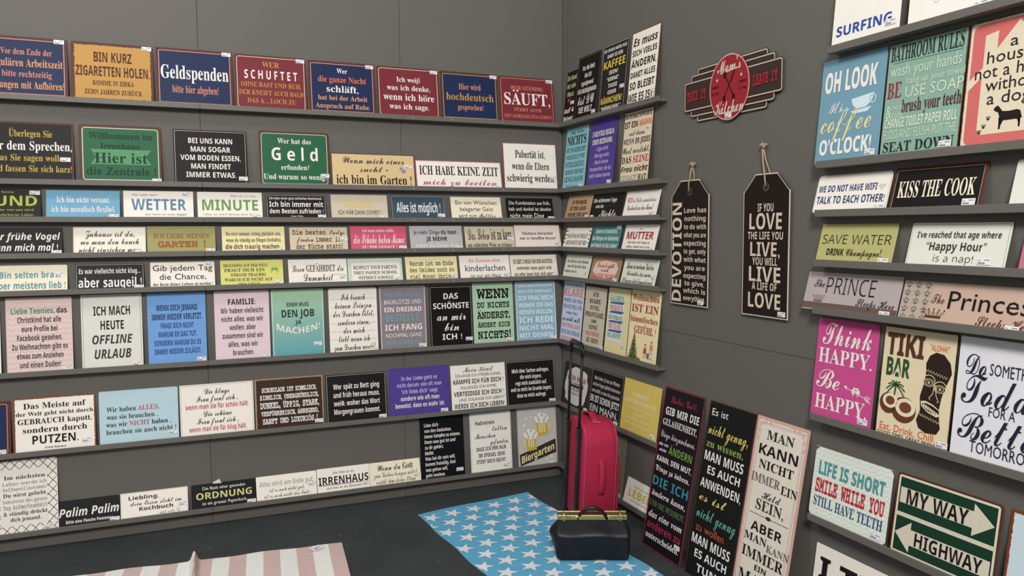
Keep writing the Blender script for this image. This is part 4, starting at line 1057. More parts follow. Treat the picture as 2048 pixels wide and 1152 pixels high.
77,68,120,3,29,59,121,-43,-1,-6,-1,-4,-4,-1,-6,1,-6,3,-4,5,-2,5,0,-2,0,0,-78,2,0,-5,-1,-5,-2,-3,-4,-1,-5,3,-9,8,-3,55,2,16,5,12,9,9,13,6,16,2,18,-1,17,-6,16,-8,12,-12,10,-14,6,6,19,97,26,0,-2,0,-3,0,2,0,1,0,11,48,97,20,-2,13,-7,7,-12,3,-18,-3,-19,-7,-12,-13,-7,-19,-2,-7,0,0,79,
77,69,120,1,63,100,121,-87,-1,-6,-1,-4,-4,-1,-6,1,-6,3,-4,6,-2,8,0,0,-78,-8,-1,-5,-1,-4,-4,-1,-6,3,-9,8,-3,87,0,8,3,3,8,0,26,-1,5,-1,5,-4,3,-6,1,-6,-1,-4,-4,-1,-5,-1,-6,0,-11,-42,0,0,33,16,0,0,-4,1,-6,4,-4,6,-1,5,1,4,4,1,5,1,6,0,19,-1,6,-1,5,-3,4,-6,1,-5,-1,-4,-3,-2,-5,0,-5,-16,0,0,23,42,0,0,-13,1,-5,2,-4,4,-3,5,-1,5,1,4,3,2,5,1,5,0,24,-3,8,
77,70,120,1,49,103,121,-88,0,-8,-3,-3,-9,3,-9,9,-3,6,0,0,-78,-9,-1,-5,-2,-3,-4,-1,-5,3,-9,8,-3,50,0,8,3,3,9,-3,9,-9,3,-17,0,0,33,16,0,1,-4,1,-6,4,-4,5,-1,5,1,4,3,2,5,0,5,0,25,-2,9,-8,3,-6,-1,-4,-4,-1,-5,-1,-4,-16,0,0,23,44,0,0,-13,0,-5,2,-4,4,-3,6,-1,8,3,3,8,0,27,-3,8,
77,71,120,1,68,77,122,-14,2,-17,-2,-15,-7,-12,-10,-9,-14,-6,-15,-2,-18,2,-19,6,-16,9,-13,13,-10,16,-6,17,-2,16,1,7,1,6,2,12,5,2,2,2,3,1,4,0,25,-4,0,5,1,4,1,3,4,0,6,-2,8,-6,3,-44,0,-4,-1,-4,-2,-2,-4,-1,-5,3,-8,7,-3,20,0,0,-15,-9,-3,-10,-2,-11,2,-9,4,-7,6,-6,8,-3,11,-2,12,3,19,7,13,10,8,14,3,8,-1,6,-3,5,-5,3,-6,3,-5,3,-4,3,-1,9,0,4,3,2,5,1,5,0,13,-1,9,-1,6,-4,4,-7,2,-7,-2,-2,-2,
77,72,120,1,71,16,120,-6,-1,-4,-4,-1,-6,1,-6,3,-4,5,-2,5,0,-2,0,0,-78,2,0,-5,-1,-5,-2,-3,-4,-1,-5,3,-9,8,-3,27,0,6,1,5,1,4,4,1,6,-1,6,-4,4,-5,1,-8,1,0,31,38,0,-6,-32,-6,-1,-4,-4,-1,-6,1,-6,4,-4,6,-2,32,0,5,2,4,4,1,6,0,5,-3,4,-5,2,-5,1,2,0,0,78,-3,0,6,0,4,2,4,4,1,6,-3,9,-9,3,-25,0,-6,-1,-6,-1,-4,-4,-1,-6,1,-6,3,-4,5,-2,8,0,0,-24,-38,0,0,24,7,0,5,2,4,4,2,6,-1,6,-5,4,-5,1,
77,73,120,1,35,95,121,-70,-1,-6,-1,-4,-4,-1,-6,1,-6,4,-4,5,-2,6,0,18,0,0,-78,-18,0,-6,-1,-5,-1,-4,-4,-1,-6,3,-9,8,-3,65,0,6,1,6,1,4,4,0,6,-1,6,-4,4,-5,1,-6,1,-17,0,0,78,17,0,6,0,6,2,3,4,2,6,-3,9,
77,75,120,1,62,48,121,-35,0,-8,-3,-3,-9,3,-9,9,-3,6,0,0,-78,-9,-1,-5,-2,-3,-4,-1,-5,3,-9,8,-3,35,0,5,1,5,1,3,4,1,6,-1,6,-3,4,-5,1,-8,1,0,23,7,7,9,-5,11,-16,15,-27,2,-2,3,-3,3,-1,14,0,8,3,3,9,-1,5,-3,4,-5,2,-12,12,-12,21,-5,6,-9,9,-3,1,37,30,5,2,3,4,1,6,-3,9,-8,3,-30,0,-8,-3,-4,-9,4,-9,10,-3,-8,0,-24,-24,6,24,6,2,4,4,1,6,-1,6,-3,4,-5,1,
77,76,120,1,37,67,121,-55,-1,-6,-1,-4,-4,-1,-6,1,-6,4,-4,5,-2,14,0,0,-78,-14,-1,-5,-1,-4,-4,-1,-6,3,-9,8,-3,93,0,8,3,3,8,0,34,-1,6,-1,5,-4,4,-6,1,-6,-1,-4,-4,-1,-5,-1,-6,0,-21,-42,0,0,78,12,0,6,0,5,2,4,4,1,6,-3,9,
77,77,120,1,66,29,121,-17,0,-8,-3,-3,-8,1,-6,3,-4,5,-2,5,0,-3,0,-2,-79,-4,-1,-5,-2,-4,-4,-1,-5,3,-9,8,-3,29,0,5,1,5,1,3,4,1,6,-1,6,-3,4,-5,1,-8,1,1,52,11,-31,2,-4,4,-4,4,-2,5,0,5,0,4,2,3,4,2,4,11,31,1,-52,-6,-1,-5,-1,-4,-4,-1,-6,1,-6,4,-4,4,-1,6,-1,28,0,8,3,3,9,-1,5,-3,4,-5,2,-4,1,-3,79,-3,0,5,0,5,2,3,4,1,6,-2,8,-8,3,-18,0,-9,-3,-5,-6,-17,-49,-17,49,-5,6,
77,78,120,1,53,29,121,-18,-1,-6,-1,-5,-4,-2,-6,2,-7,6,-4,9,-1,0,-78,3,0,-5,-1,-5,-1,-4,-4,-1,-6,3,-9,8,-3,30,0,6,1,5,1,4,4,1,6,-1,6,-3,4,-5,1,-13,1,0,57,46,-78,2,-3,4,-1,9,0,4,1,4,4,0,4,0,94,-3,0,5,0,5,2,4,4,1,6,-3,9,-9,3,-29,0,-5,-1,-5,-1,-4,-4,-1,-7,4,-9,10,-2,7,0,0,-55,-43,74,-3,3,-4,1,
77,79,120,2,24,76,122,-16,2,-16,-2,-14,-7,-11,-10,-9,-13,-6,-16,-1,-18,1,-18,6,-16,9,-13,11,-10,14,-7,16,-2,16,2,14,7,12,10,8,13,6,16,2,18,-2,18,-6,16,-8,13,-12,10,16,48,98,12,2,12,-2,10,-8,6,-13,3,-19,-3,-19,-6,-13,-10,-8,-12,-2,-12,2,-9,8,-7,13,-2,19,2,19,6,13,
77,80,120,2,27,61,121,-46,0,-8,-3,-3,-9,1,-6,4,-4,6,-2,9,0,0,-78,-9,0,-8,-3,-3,-9,3,-9,8,-3,49,0,5,1,5,1,3,4,1,7,-4,8,-9,3,-16,0,0,20,12,0,40,10,13,31,-13,31,7,61,97,20,-5,6,-13,-6,-13,-20,-5,-12,0,0,36,
77,82,120,2,52,54,121,-42,0,-8,-3,-3,-9,3,-9,9,-2,5,0,0,-79,-9,-1,-4,-2,-3,-4,-1,-5,3,-9,8,-3,34,0,5,1,5,1,3,4,1,6,-1,6,-3,4,-5,1,-8,1,0,26,8,0,5,0,3,-1,3,-3,29,-43,4,-2,4,-1,12,0,9,3,2,9,-1,5,-3,4,-5,2,-6,1,-22,33,-3,2,5,-3,3,1,10,8,6,10,2,12,-2,11,-4,9,-4,6,-5,5,-7,3,-8,3,-10,1,7,43,98,16,0,17,-4,5,-11,-5,-11,-18,-4,-15,0,
77,83,120,1,64,73,122,-13,2,-13,-1,-11,-4,-10,-6,-7,-9,-5,-9,-2,-11,3,-15,9,-11,13,-7,18,-4,14,-2,12,-5,3,-9,-1,-6,-4,-5,-8,-4,-10,-1,-10,1,-8,4,-5,5,-7,16,-9,3,-6,-1,-4,-3,-2,-4,1,-31,3,-10,9,-4,6,1,4,2,2,4,0,-1,10,-3,15,-2,21,3,16,8,10,14,3,17,-9,25,-29,11,-15,2,-15,5,-4,8,1,6,4,5,7,4,10,1,8,-1,6,-3,4,-4,7,-13,8,-3,10,3,3,9,-1,18,-1,9,-5,6,-7,1,-5,0,-4,-2,-2,-3,0,2,
77,84,120,1,38,103,121,-86,0,-8,-3,-3,-8,-2,-38,3,-9,8,-3,7,1,4,4,2,5,0,6,1,21,19,0,0,-78,-14,0,-5,-1,-4,-2,-3,-4,-1,-5,3,-9,8,-3,56,0,9,3,2,9,-3,9,-9,3,-14,0,0,78,18,0,1,-21,1,-6,1,-5,4,-4,7,-1,9,3,2,9,-1,38,-3,8,
77,85,120,1,51,38,121,-26,-1,-5,-1,-5,-4,-1,-6,1,-6,3,-4,5,-2,5,0,-2,0,0,-53,3,-22,10,-16,15,-11,20,-3,35,13,11,39,0,53,-3,0,6,0,5,2,3,4,1,6,-3,9,-8,3,-28,0,-5,-1,-5,-1,-4,-4,-1,-6,1,-6,5,-4,5,-2,7,0,0,-50,-1,-15,-4,-9,-6,-5,-11,-2,-11,2,-6,5,-4,9,-1,15,0,50,6,0,5,2,4,4,1,6,-1,6,-4,4,-5,1,
77,86,120,1,40,38,121,-30,0,-9,-3,-2,-9,1,-6,3,-4,5,-2,2,0,38,-94,2,-4,4,-4,6,-1,6,0,5,1,4,4,3,4,36,94,-2,0,5,0,5,2,3,5,1,5,-3,9,-8,3,-32,0,-5,-1,-5,-1,-3,-4,-1,-7,3,-9,10,-2,7,0,-26,-67,-26,67,4,0,10,2,4,9,-1,7,-4,4,-5,1,
77,87,120,1,57,38,121,-33,0,-3,-1,-3,-3,-3,-3,-1,-5,4,-9,8,-2,-2,0,16,-100,3,-2,4,-1,8,0,3,1,3,1,2,3,16,55,16,-53,4,-5,5,-2,9,0,3,1,3,2,1,3,14,97,-3,0,9,2,3,9,0,5,-3,3,-3,3,-4,1,-32,0,-5,-1,-4,-1,-4,-4,-1,-6,4,-9,9,-2,11,0,-7,-51,-12,38,-1,4,-3,2,-3,2,-12,0,-3,-2,-2,-3,-2,-3,-10,-37,-7,50,9,0,9,2,4,9,-1,6,-4,4,-4,1,
77,88,120,1,60,43,121,-26,0,-8,-3,-3,-9,3,-9,7,-2,28,-39,-30,-41,-7,-2,-4,-9,4,-9,8,-3,27,0,5,1,5,2,3,4,0,5,-1,5,-3,4,-5,2,-5,1,3,0,15,21,16,-21,5,0,-6,-1,-5,-1,-3,-5,-1,-5,1,-5,2,-4,5,-2,5,-1,27,0,4,1,4,2,3,4,1,6,-4,8,-7,2,-31,42,28,38,8,2,3,9,-3,9,-8,3,-26,0,-4,-1,-4,-2,-3,-4,-1,-6,4,-9,10,-2,-5,0,-14,-18,-13,18,-5,0,9,3,4,9,-3,9,
77,89,120,1,60,42,121,-28,-1,-6,-1,-4,-4,-1,-6,1,-6,3,-4,5,-2,5,0,30,-52,0,-26,-9,0,-7,-1,-5,-1,-4,-4,-1,-6,1,-6,4,-4,5,-1,5,-1,47,0,6,1,5,1,3,4,1,6,-1,6,-4,4,-5,1,-6,1,-10,0,0,25,31,53,5,0,5,2,3,4,1,6,-1,6,-4,4,-5,1,-6,1,-19,0,-6,-1,-5,-1,-3,-4,-1,-6,1,-6,3,-4,5,-2,5,0,-4,0,-16,-28,-16,28,-4,0,5,0,5,2,4,4,1,6,0,6,-4,4,-5,1,
78,33,54,2,14,33,130,-6,5,-6,-5,-3,-22,0,-11,1,-10,5,-34,2,-9,1,0,1,0,2,9,5,34,1,10,0,11,8,34,17,-7,3,-6,-3,-3,-7,3,-6,6,-3,7,3,3,6,
78,65,128,2,8,57,141,-53,-139,13,0,17,45,59,0,18,-45,13,0,-54,139,4,63,134,27,-76,-52,0,17,46,
78,67,126,1,35,101,140,-20,2,-20,-2,-16,-7,-13,-10,-10,-14,-5,-18,-2,-19,1,-21,6,-17,8,-15,13,-10,15,-6,20,-3,11,1,9,1,8,2,6,2,0,10,-13,-3,-9,-1,-10,-1,-22,4,-16,13,-10,19,-3,24,3,25,11,19,16,12,21,4,10,0,9,-2,8,-3,5,-2,5,11,
78,69,111,1,12,22,140,0,-138,75,0,0,11,-62,0,0,56,58,0,0,11,-58,0,0,49,62,0,0,11,
78,72,148,1,12,35,140,-13,0,0,-138,13,0,0,67,78,0,0,-67,13,0,0,138,-13,0,0,-60,-78,0,
78,73,68,1,12,57,140,-47,0,0,-6,17,-4,0,-118,-17,-4,0,-6,47,0,0,6,-17,4,0,118,17,4,
78,78,152,1,12,22,140,0,-138,12,0,-2,119,5,0,76,-119,17,0,0,138,-12,0,2,-118,-5,0,-76,118,
78,80,121,2,15,22,140,0,-138,13,0,0,56,19,0,18,2,15,4,10,7,6,9,4,10,1,11,-3,17,-9,12,-15,8,-24,2,11,35,130,21,0,17,-2,12,-5,7,-10,3,-13,-3,-15,-8,-9,-14,-6,-18,-1,-17,0,
78,82,124,2,18,22,140,0,-138,13,0,0,59,32,0,35,-59,15,0,-38,63,9,4,6,4,6,5,4,6,3,8,1,10,-3,17,-8,12,-16,7,-22,2,11,35,130,23,0,16,-2,11,-5,7,-9,3,-13,-3,-12,-6,-10,-11,-5,-16,-2,-24,0,
78,83,110,1,56,69,142,-11,0,-13,-1,-10,-3,-9,-5,-6,-6,-4,-9,-2,-10,3,-14,6,-10,11,-9,16,-7,11,-4,9,-5,7,-4,4,-5,3,-6,1,-8,-2,-10,-7,-8,-11,-5,-15,-2,-11,1,-11,2,-10,3,-5,2,0,-13,6,-2,9,-2,10,-1,11,-1,21,3,15,8,10,11,3,16,-1,10,-3,8,-5,6,-8,5,-9,5,-22,9,-8,5,-6,4,-5,5,-2,6,-1,7,2,10,5,7,10,5,12,1,10,0,9,-2,14,-4,4,10,-6,3,-9,2,
78,84,111,1,8,107,140,-103,0,0,-11,45,0,0,-127,13,0,0,127,45,0,
78,86,120,1,7,17,140,-14,0,50,-138,14,0,50,138,-14,0,-43,-131,
78,87,186,1,18,19,140,-13,0,36,-138,15,0,35,133,37,-133,15,0,36,138,-14,0,-23,-94,-7,-40,-4,23,-32,111,-15,0,-27,-93,-4,-18,-4,-23,-5,31,
78,97,112,2,34,74,105,-16,2,-10,-1,-10,-2,-8,-3,-6,-2,4,-9,12,5,8,2,9,0,10,-1,8,-5,5,-8,1,-12,0,-9,-20,0,-23,-3,-15,-7,-8,-9,-3,-13,2,-13,6,-9,10,-6,13,-2,12,1,8,3,7,5,8,9,4,0,3,-16,9,0,0,71,-3,15,-6,11,14,63,54,18,1,0,-12,-2,-15,-8,-10,-11,-6,-13,-2,-9,1,-7,4,-4,6,-2,9,2,10,7,7,11,5,
78,105,52,2,16,29,144,-3,1,-3,-1,-3,-1,-1,-3,-1,-4,1,-4,1,-2,3,-2,3,-1,3,1,2,2,2,2,1,4,-1,4,-2,3,4,32,105,-13,0,0,-103,13,0,
78,110,124,1,23,85,105,-16,2,-10,-1,-9,-3,-7,-5,-7,-8,-4,0,-3,15,-10,0,0,-103,13,0,0,54,2,17,5,13,11,8,16,3,20,-7,6,-21,0,-67,13,0,0,68,-2,17,-7,11,
78,112,123,2,23,85,103,-17,4,-11,-1,-9,-4,-6,-5,-6,-7,-4,0,-3,15,-10,0,0,-151,13,0,-1,62,5,0,6,-6,6,-5,9,-3,11,-2,17,4,13,10,9,16,3,24,-3,23,-9,17,19,50,94,15,3,14,-3,10,-9,5,-14,2,-17,-1,-12,-2,-10,-4,-9,-6,-7,-8,-4,-10,-2,-16,3,-10,9,-5,14,-2,18,0,3,2,17,6,13,
78,115,96,1,53,60,106,-10,1,-15,-2,-12,-5,-8,-8,-2,-11,1,-8,2,-5,5,-5,6,-4,27,-12,7,-3,5,-4,4,-3,2,-4,0,-5,-2,-8,-5,-6,-8,-3,-13,-1,-9,0,-10,3,-8,2,-4,2,0,-11,5,-2,7,-2,9,-1,10,-1,17,2,13,6,8,9,2,13,0,7,-3,6,-4,4,-6,5,-8,3,-26,11,-5,3,-4,4,-3,4,0,5,1,6,5,5,8,3,10,1,8,0,8,-2,12,-4,4,10,-5,2,-8,2,
83,33,54,2,14,35,131,-8,7,-8,-7,-3,-22,0,-12,1,-10,5,-34,2,-10,3,-3,3,3,2,10,5,34,1,10,0,12,8,36,19,-9,3,-8,-3,-4,-9,4,-8,8,-4,9,4,3,8,
83,38,125,3,23,81,125,-24,9,-25,-9,-10,-23,5,-17,11,-14,-23,-18,-9,-22,10,-23,24,-10,20,5,23,16,16,-19,25,0,-28,32,14,18,9,18,-20,0,-6,-12,-9,-10,-19,22,19,18,6,18,8,46,113,10,4,12,-4,4,-10,-3,-10,-15,-12,-8,11,-4,12,7,31,45,18,13,22,-26,-14,-11,-15,-5,-11,4,-6,11,
83,44,44,1,11,31,19,-10,6,-8,-4,-4,-8,3,-8,7,-3,0,-12,-7,-10,0,-4,17,12,6,17,
83,46,44,1,8,30,19,-8,3,-9,-3,-3,-9,3,-8,9,-4,8,4,4,8,
83,63,67,2,13,51,129,-25,9,-10,-19,4,1,5,0,10,-4,3,-9,-11,-26,-11,-28,3,-11,9,-7,14,34,16,40,8,39,19,-8,3,-9,-3,-3,-9,3,-8,9,-4,8,4,4,8,
83,65,130,2,25,67,139,-6,0,-46,-117,-4,-8,-4,-5,-4,-3,-6,-1,0,-5,41,0,0,5,-12,3,-4,6,9,25,44,0,9,-21,0,-4,-4,-7,-12,-2,0,-5,64,0,0,5,-5,2,-5,3,-3,7,-5,9,3,34,48,19,47,19,-47,
83,66,132,3,25,66,136,-61,0,0,-5,6,-1,4,-1,3,-2,3,-4,1,-6,0,-7,0,-86,-1,-9,-2,-5,-6,-3,-8,-2,0,-5,66,0,23,3,17,7,10,13,4,16,-10,22,-30,13,25,10,8,20,-13,24,13,59,129,5,0,10,-1,6,-5,4,-8,1,-12,-2,-13,-5,-9,-8,-4,-16,-2,0,41,1,7,1,4,14,54,69,5,0,14,-2,10,-5,5,-10,2,-14,-2,-14,-4,-9,-7,-6,-11,-2,-6,1,-3,2,-2,4,-1,5,
83,67,139,1,35,92,137,-15,2,-19,-3,-17,-6,-14,-11,-10,-14,-7,-18,-2,-19,2,-20,7,-17,10,-14,14,-11,17,-7,18,-2,33,7,24,22,-5,6,-10,-11,-11,-8,-12,-4,-12,-2,-30,15,-10,45,9,49,27,16,14,-3,13,-8,11,-13,8,-16,5,0,0,47,-5,0,-4,-7,-6,-2,-3,0,
83,68,148,2,19,66,136,-62,0,0,-5,9,-1,5,-3,3,-6,1,-10,0,-89,-1,-8,-2,-5,-5,-3,-8,-1,0,-5,62,0,54,17,17,51,-4,29,-14,21,-23,13,15,60,128,6,1,29,-15,9,-46,-2,-27,-7,-19,-12,-11,-17,-4,-6,1,-4,2,-1,4,-1,7,0,94,1,7,1,4,
83,69,132,3,41,119,136,-114,0,0,-5,8,-1,6,-3,2,-6,1,-11,0,-87,-1,-9,-2,-5,-6,-3,-9,-1,0,-5,116,0,8,43,-6,0,-5,-12,-7,-9,-7,-6,-10,-4,-11,-3,-13,-1,-8,1,-4,1,-2,4,-1,6,0,46,10,0,8,-2,-14,9,-4,0,1,48,0,3,2,2,3,2,9,0,19,-2,13,-5,9,-10,4,-16,5,0,7,91,103,-5,0,-4,-14,-5,-9,-8,-5,-11,-2,14,-9,5,77,60,4,-6,3,-8,2,-11,5,0,
83,70,120,1,47,117,136,-113,0,0,-5,9,-2,5,-3,3,-5,1,-9,0,-87,-1,-9,-2,-6,-6,-3,-8,-2,0,-5,71,0,0,5,-8,1,-6,1,-4,2,-2,4,-1,5,-1,6,0,43,2,0,12,-2,8,-5,6,-10,3,-15,5,0,0,68,-5,0,-3,-13,-6,-9,-8,-6,-11,-1,-3,0,0,49,1,2,2,2,3,1,8,0,14,0,10,-3,8,-4,6,-6,4,-9,2,-11,5,0,
83,71,151,1,53,93,137,-16,2,-19,-3,-16,-6,-14,-11,-11,-14,-7,-17,-2,-20,2,-20,7,-17,11,-15,14,-10,18,-7,20,-2,26,3,27,9,0,29,1,8,2,5,5,2,8,1,0,5,-67,0,0,-5,10,-1,6,-2,3,-5,1,-8,0,-17,-1,-7,-3,-6,-6,-3,-10,-1,-16,4,-12,12,-8,20,-3,28,9,48,28,16,9,-1,9,-4,8,-6,8,-8,6,-10,5,-11,5,0,0,47,-5,0,-2,-4,-2,-3,-3,-2,-3,0,-2,0,
83,72,156,1,56,72,136,-67,0,0,-5,8,-2,6,-3,2,-5,1,-8,0,-89,-1,-9,-2,-6,-6,-3,-8,-1,0,-5,67,0,0,5,-9,1,-5,3,-3,6,-1,9,0,42,48,0,0,-42,-1,-9,-3,-6,-5,-3,-9,-1,0,-5,67,0,0,5,-9,2,-5,3,-2,5,-1,9,0,89,1,8,2,5,5,3,9,2,0,5,-67,0,0,-5,7,-1,4,-1,4,-2,1,-3,1,-5,1,-6,0,-38,-48,0,0,38,1,6,1,5,2,3,3,2,5,1,6,1,
83,73,78,1,26,73,136,-69,0,0,-5,9,-1,6,-3,3,-4,0,-8,0,-93,-1,-7,-3,-5,-5,-3,-9,-2,0,-5,69,0,0,5,-7,1,-5,2,-3,2,-2,3,-1,4,-1,6,0,92,1,8,3,4,6,3,9,1,
83,74,98,1,42,94,136,-70,0,0,-5,7,-1,5,-2,4,-2,2,-4,2,-6,0,-7,0,-103,-1,-8,-2,-5,-4,-4,-6,-1,-6,2,-2,4,0,2,4,8,1,4,-1,6,-3,4,-5,3,-6,1,-5,-1,-5,-3,-3,-5,-1,-6,1,-7,3,-7,6,-5,6,-4,8,-3,9,0,33,11,11,34,0,83,0,8,1,5,2,4,3,2,5,2,7,1,
83,75,152,1,54,72,136,-67,0,0,-5,8,-2,6,-3,2,-5,1,-8,0,-89,0,-9,-3,-6,-5,-3,-9,-1,0,-5,67,0,0,5,-9,1,-5,3,-3,6,-1,9,0,35,5,5,35,-44,4,-6,1,-4,0,-2,-3,-2,-12,-1,0,-5,71,0,0,5,-6,1,-4,1,-3,3,-4,4,-57,71,22,22,21,18,18,6,3,0,0,5,-58,0,0,-5,13,-2,4,-4,-2,-6,-6,-8,-42,-41,0,43,1,6,1,5,2,3,3,2,5,1,6,1,
83,76,127,1,34,74,136,-69,0,0,-5,8,-2,6,-2,2,-6,1,-8,0,-89,-1,-9,-2,-6,-6,-3,-8,-1,0,-5,115,0,7,46,-5,0,-6,-13,-6,-9,-7,-7,-9,-5,-11,-3,-13,-1,-6,0,-4,1,-3,2,-2,3,-1,4,0,95,1,6,1,5,2,3,4,2,5,1,7,1,
83,77,189,1,49,55,136,-51,0,0,-5,7,-1,5,-1,3,-2,2,-3,1,-4,0,-6,0,-90,-1,-9,-3,-6,-5,-3,-9,-1,0,-5,46,0,0,5,-9,1,-5,3,-4,5,-1,10,0,92,49,-116,6,0,49,119,0,-94,0,-7,-1,-5,-2,-3,-3,-3,-5,-1,-6,-1,0,-5,66,0,0,5,-6,1,-5,1,-3,2,-2,4,-1,5,0,7,0,88,1,8,3,5,5,3,8,2,0,5,-50,0,-40,-94,
83,78,147,1,39,47,136,-42,0,0,-5,3,-1,3,-1,4,-4,8,-9,0,-93,-1,-6,-1,-5,-2,-3,-3,-2,-4,-1,-7,-1,0,-5,45,0,0,5,-9,1,-6,3,-2,6,-1,8,0,81,88,-107,6,0,0,115,0,9,3,6,5,2,9,2,0,5,-44,0,0,-5,6,-1,5,-1,3,-3,2,-3,1,-4,0,-7,0,-62,
83,79,156,2,32,93,137,-14,2,-15,-2,-13,-4,-12,-6,-11,-9,-8,-10,-7,-12,-3,-14,-2,-14,1,-15,4,-13,7,-12,8,-11,10,-8,12,-7,13,-4,15,-1,14,1,14,4,12,7,10,8,9,11,6,12,4,13,1,15,-1,15,-4,13,-6,12,-9,11,-10,8,-12,7,12,52,116,25,16,15,-4,12,-12,7,-20,2,-28,-9,-48,-25,-16,-15,4,-11,12,-7,20,-3,28,
83,80,124,2,30,64,136,-59,0,0,-5,8,-2,6,-3,2,-5,1,-8,0,-89,-1,-9,-2,-6,-6,-3,-8,-1,0,-5,67,0,0,5,-9,1,-5,3,-3,6,-1,9,0,37,18,0,22,3,15,8,10,11,3,16,-2,10,-4,9,-7,8,-9,5,-14,3,14,59,128,5,0,11,-1,7,-6,4,-9,1,-14,-2,-14,-4,-9,-8,-5,-13,-2,-6,0,0,51,1,4,1,3,
83,82,141,2,33,65,136,-60,0,0,-5,8,-2,6,-3,2,-5,1,-8,0,-89,-1,-9,-2,-6,-6,-3,-8,-1,0,-5,67,0,0,5,-9,1,-5,3,-3,6,-1,9,0,39,6,0,41,-63,42,0,0,5,-5,1,-3,2,-3,3,-38,56,23,12,7,21,-3,16,-12,11,-18,6,12,60,128,7,0,18,-7,5,-21,-1,-14,-6,-9,-9,-6,-13,-1,-7,0,0,45,1,7,1,4,
83,83,116,1,66,61,138,-6,1,-11,-1,-10,-4,-8,-6,-6,-8,-4,-10,-1,-11,2,-13,6,-11,10,-9,15,-9,19,-9,12,-10,4,-11,-2,-9,-4,-7,-8,-5,-10,-2,-15,3,-11,8,-8,13,-6,19,-6,0,0,-50,5,0,3,5,1,1,3,1,17,-5,5,-1,10,-1,14,1,13,4,10,7,7,8,4,11,2,12,-1,8,-2,8,-4,7,-5,6,-9,6,-11,6,-19,9,-9,5,-6,5,-4,6,-1,7,1,8,5,6,7,4,9,1,8,-1,8,-3,7,-6,6,-7,5,-9,4,-11,5,0,0,44,-6,0,-2,-5,-4,-2,-13,4,-8,1,
83,84,126,1,26,3,136,0,-41,6,0,3,14,7,11,11,7,14,2,2,0,0,-105,-1,-9,-3,-6,-5,-3,-10,-1,0,-5,71,0,0,5,-10,1,-6,3,-3,6,-1,9,0,105,2,0,26,-9,11,-26,5,0,0,42,
83,85,147,1,42,72,136,-68,0,0,-5,9,-2,5,-3,3,-5,1,-8,0,-67,3,-22,9,-15,16,-10,24,-3,23,4,16,10,10,17,3,27,0,59,1,7,2,6,5,3,7,2,0,5,-43,0,0,-5,9,-2,6,-3,3,-5,1,-8,0,-66,-9,-30,-26,-10,-13,2,-8,6,-6,11,-1,16,0,71,0,6,1,5,2,3,3,2,5,1,7,1,
83,86,127,1,31,63,136,-67,0,0,-5,6,-2,5,-4,3,-5,3,-7,50,-117,5,0,46,118,4,8,4,5,4,3,6,1,0,5,-43,0,0,-5,8,-1,5,-1,3,-3,1,-4,-1,-5,-1,-5,-27,-69,-29,70,-2,5,-1,4,1,4,4,3,5,1,8,1,
83,87,182,1,47,54,136,-59,0,0,-5,6,-1,4,-3,2,-4,3,-6,41,-120,6,0,37,95,33,-95,6,0,38,116,3,7,3,5,4,4,5,2,0,5,-36,0,0,-5,6,-1,4,-2,3,-3,0,-4,0,-5,-2,-6,-20,-61,-24,71,0,3,3,6,11,2,0,5,-63,0,0,-5,7,-1,5,-2,3,-3,2,-6,5,-14,-24,-59,-22,65,-2,6,0,5,1,4,2,3,3,1,6,1,
83,89,127,1,40,62,136,-66,0,0,-6,8,-2,5,-5,5,-8,34,-62,0,-29,-1,-9,-3,-6,-5,-3,-9,-1,0,-5,68,0,0,5,-9,1,-6,3,-2,6,-1,9,0,37,34,56,4,5,4,4,4,3,5,1,0,6,-43,0,0,-6,12,-2,4,-7,-1,-5,-4,-7,-25,-42,-25,50,-2,4,-1,3,1,3,3,2,3,1,9,0,
83,90,132,1,22,17,136,-4,-42,5,0,5,12,5,9,6,6,8,4,10,2,12,1,18,0,-76,-125,0,-3,115,0,5,49,-5,0,-7,-18,-10,-13,-14,-7,-19,-2,-25,0,75,123,0,4,
83,97,102,2,47,66,93,-18,2,-10,-1,-10,-2,-7,-4,-6,-5,-4,-6,-1,-7,1,-5,2,-4,4,-3,6,-1,5,1,5,2,3,4,1,5,-1,4,-5,9,3,4,10,2,7,-1,5,-3,2,-5,1,-7,0,-15,-24,-8,-16,-8,-10,-10,-3,-12,2,-9,4,-7,7,-4,9,-2,17,4,15,9,4,-10,12,-3,12,3,10,8,-3,4,-2,-1,-2,-1,-2,1,-1,1,-1,51,-2,14,-7,10,9,41,41,18,9,0,-31,-3,-4,-4,-3,-4,-1,-3,-1,-7,4,-3,11,
83,98,107,3,26,41,136,-39,0,0,-5,6,-1,3,-2,1,-5,1,-7,0,-119,3,0,15,11,13,-8,13,-3,12,2,11,5,9,8,7,10,4,13,2,14,-1,13,-4,11,-5,9,-7,7,-9,4,-10,2,-14,-3,-11,-9,15,50,83,5,0,8,-2,6,-6,3,-11,1,-16,-1,-20,-3,-13,-6,-8,-9,-3,-9,4,-4,12,0,52,-28,-75,28,75,3,43,77,3,3,4,3,
83,99,87,1,36,65,93,-13,2,-12,-2,-11,-5,-10,-7,-7,-10,-5,-13,-1,-13,1,-13,4,-12,7,-9,8,-8,10,-4,10,-2,22,5,17,16,-4,3,-10,-7,-10,-3,-11,3,-9,9,-6,14,-2,19,5,24,12,8,7,-1,2,-6,-1,-6,3,-11,9,-3,5,1,4,2,3,4,1,5,-2,9,-6,7,
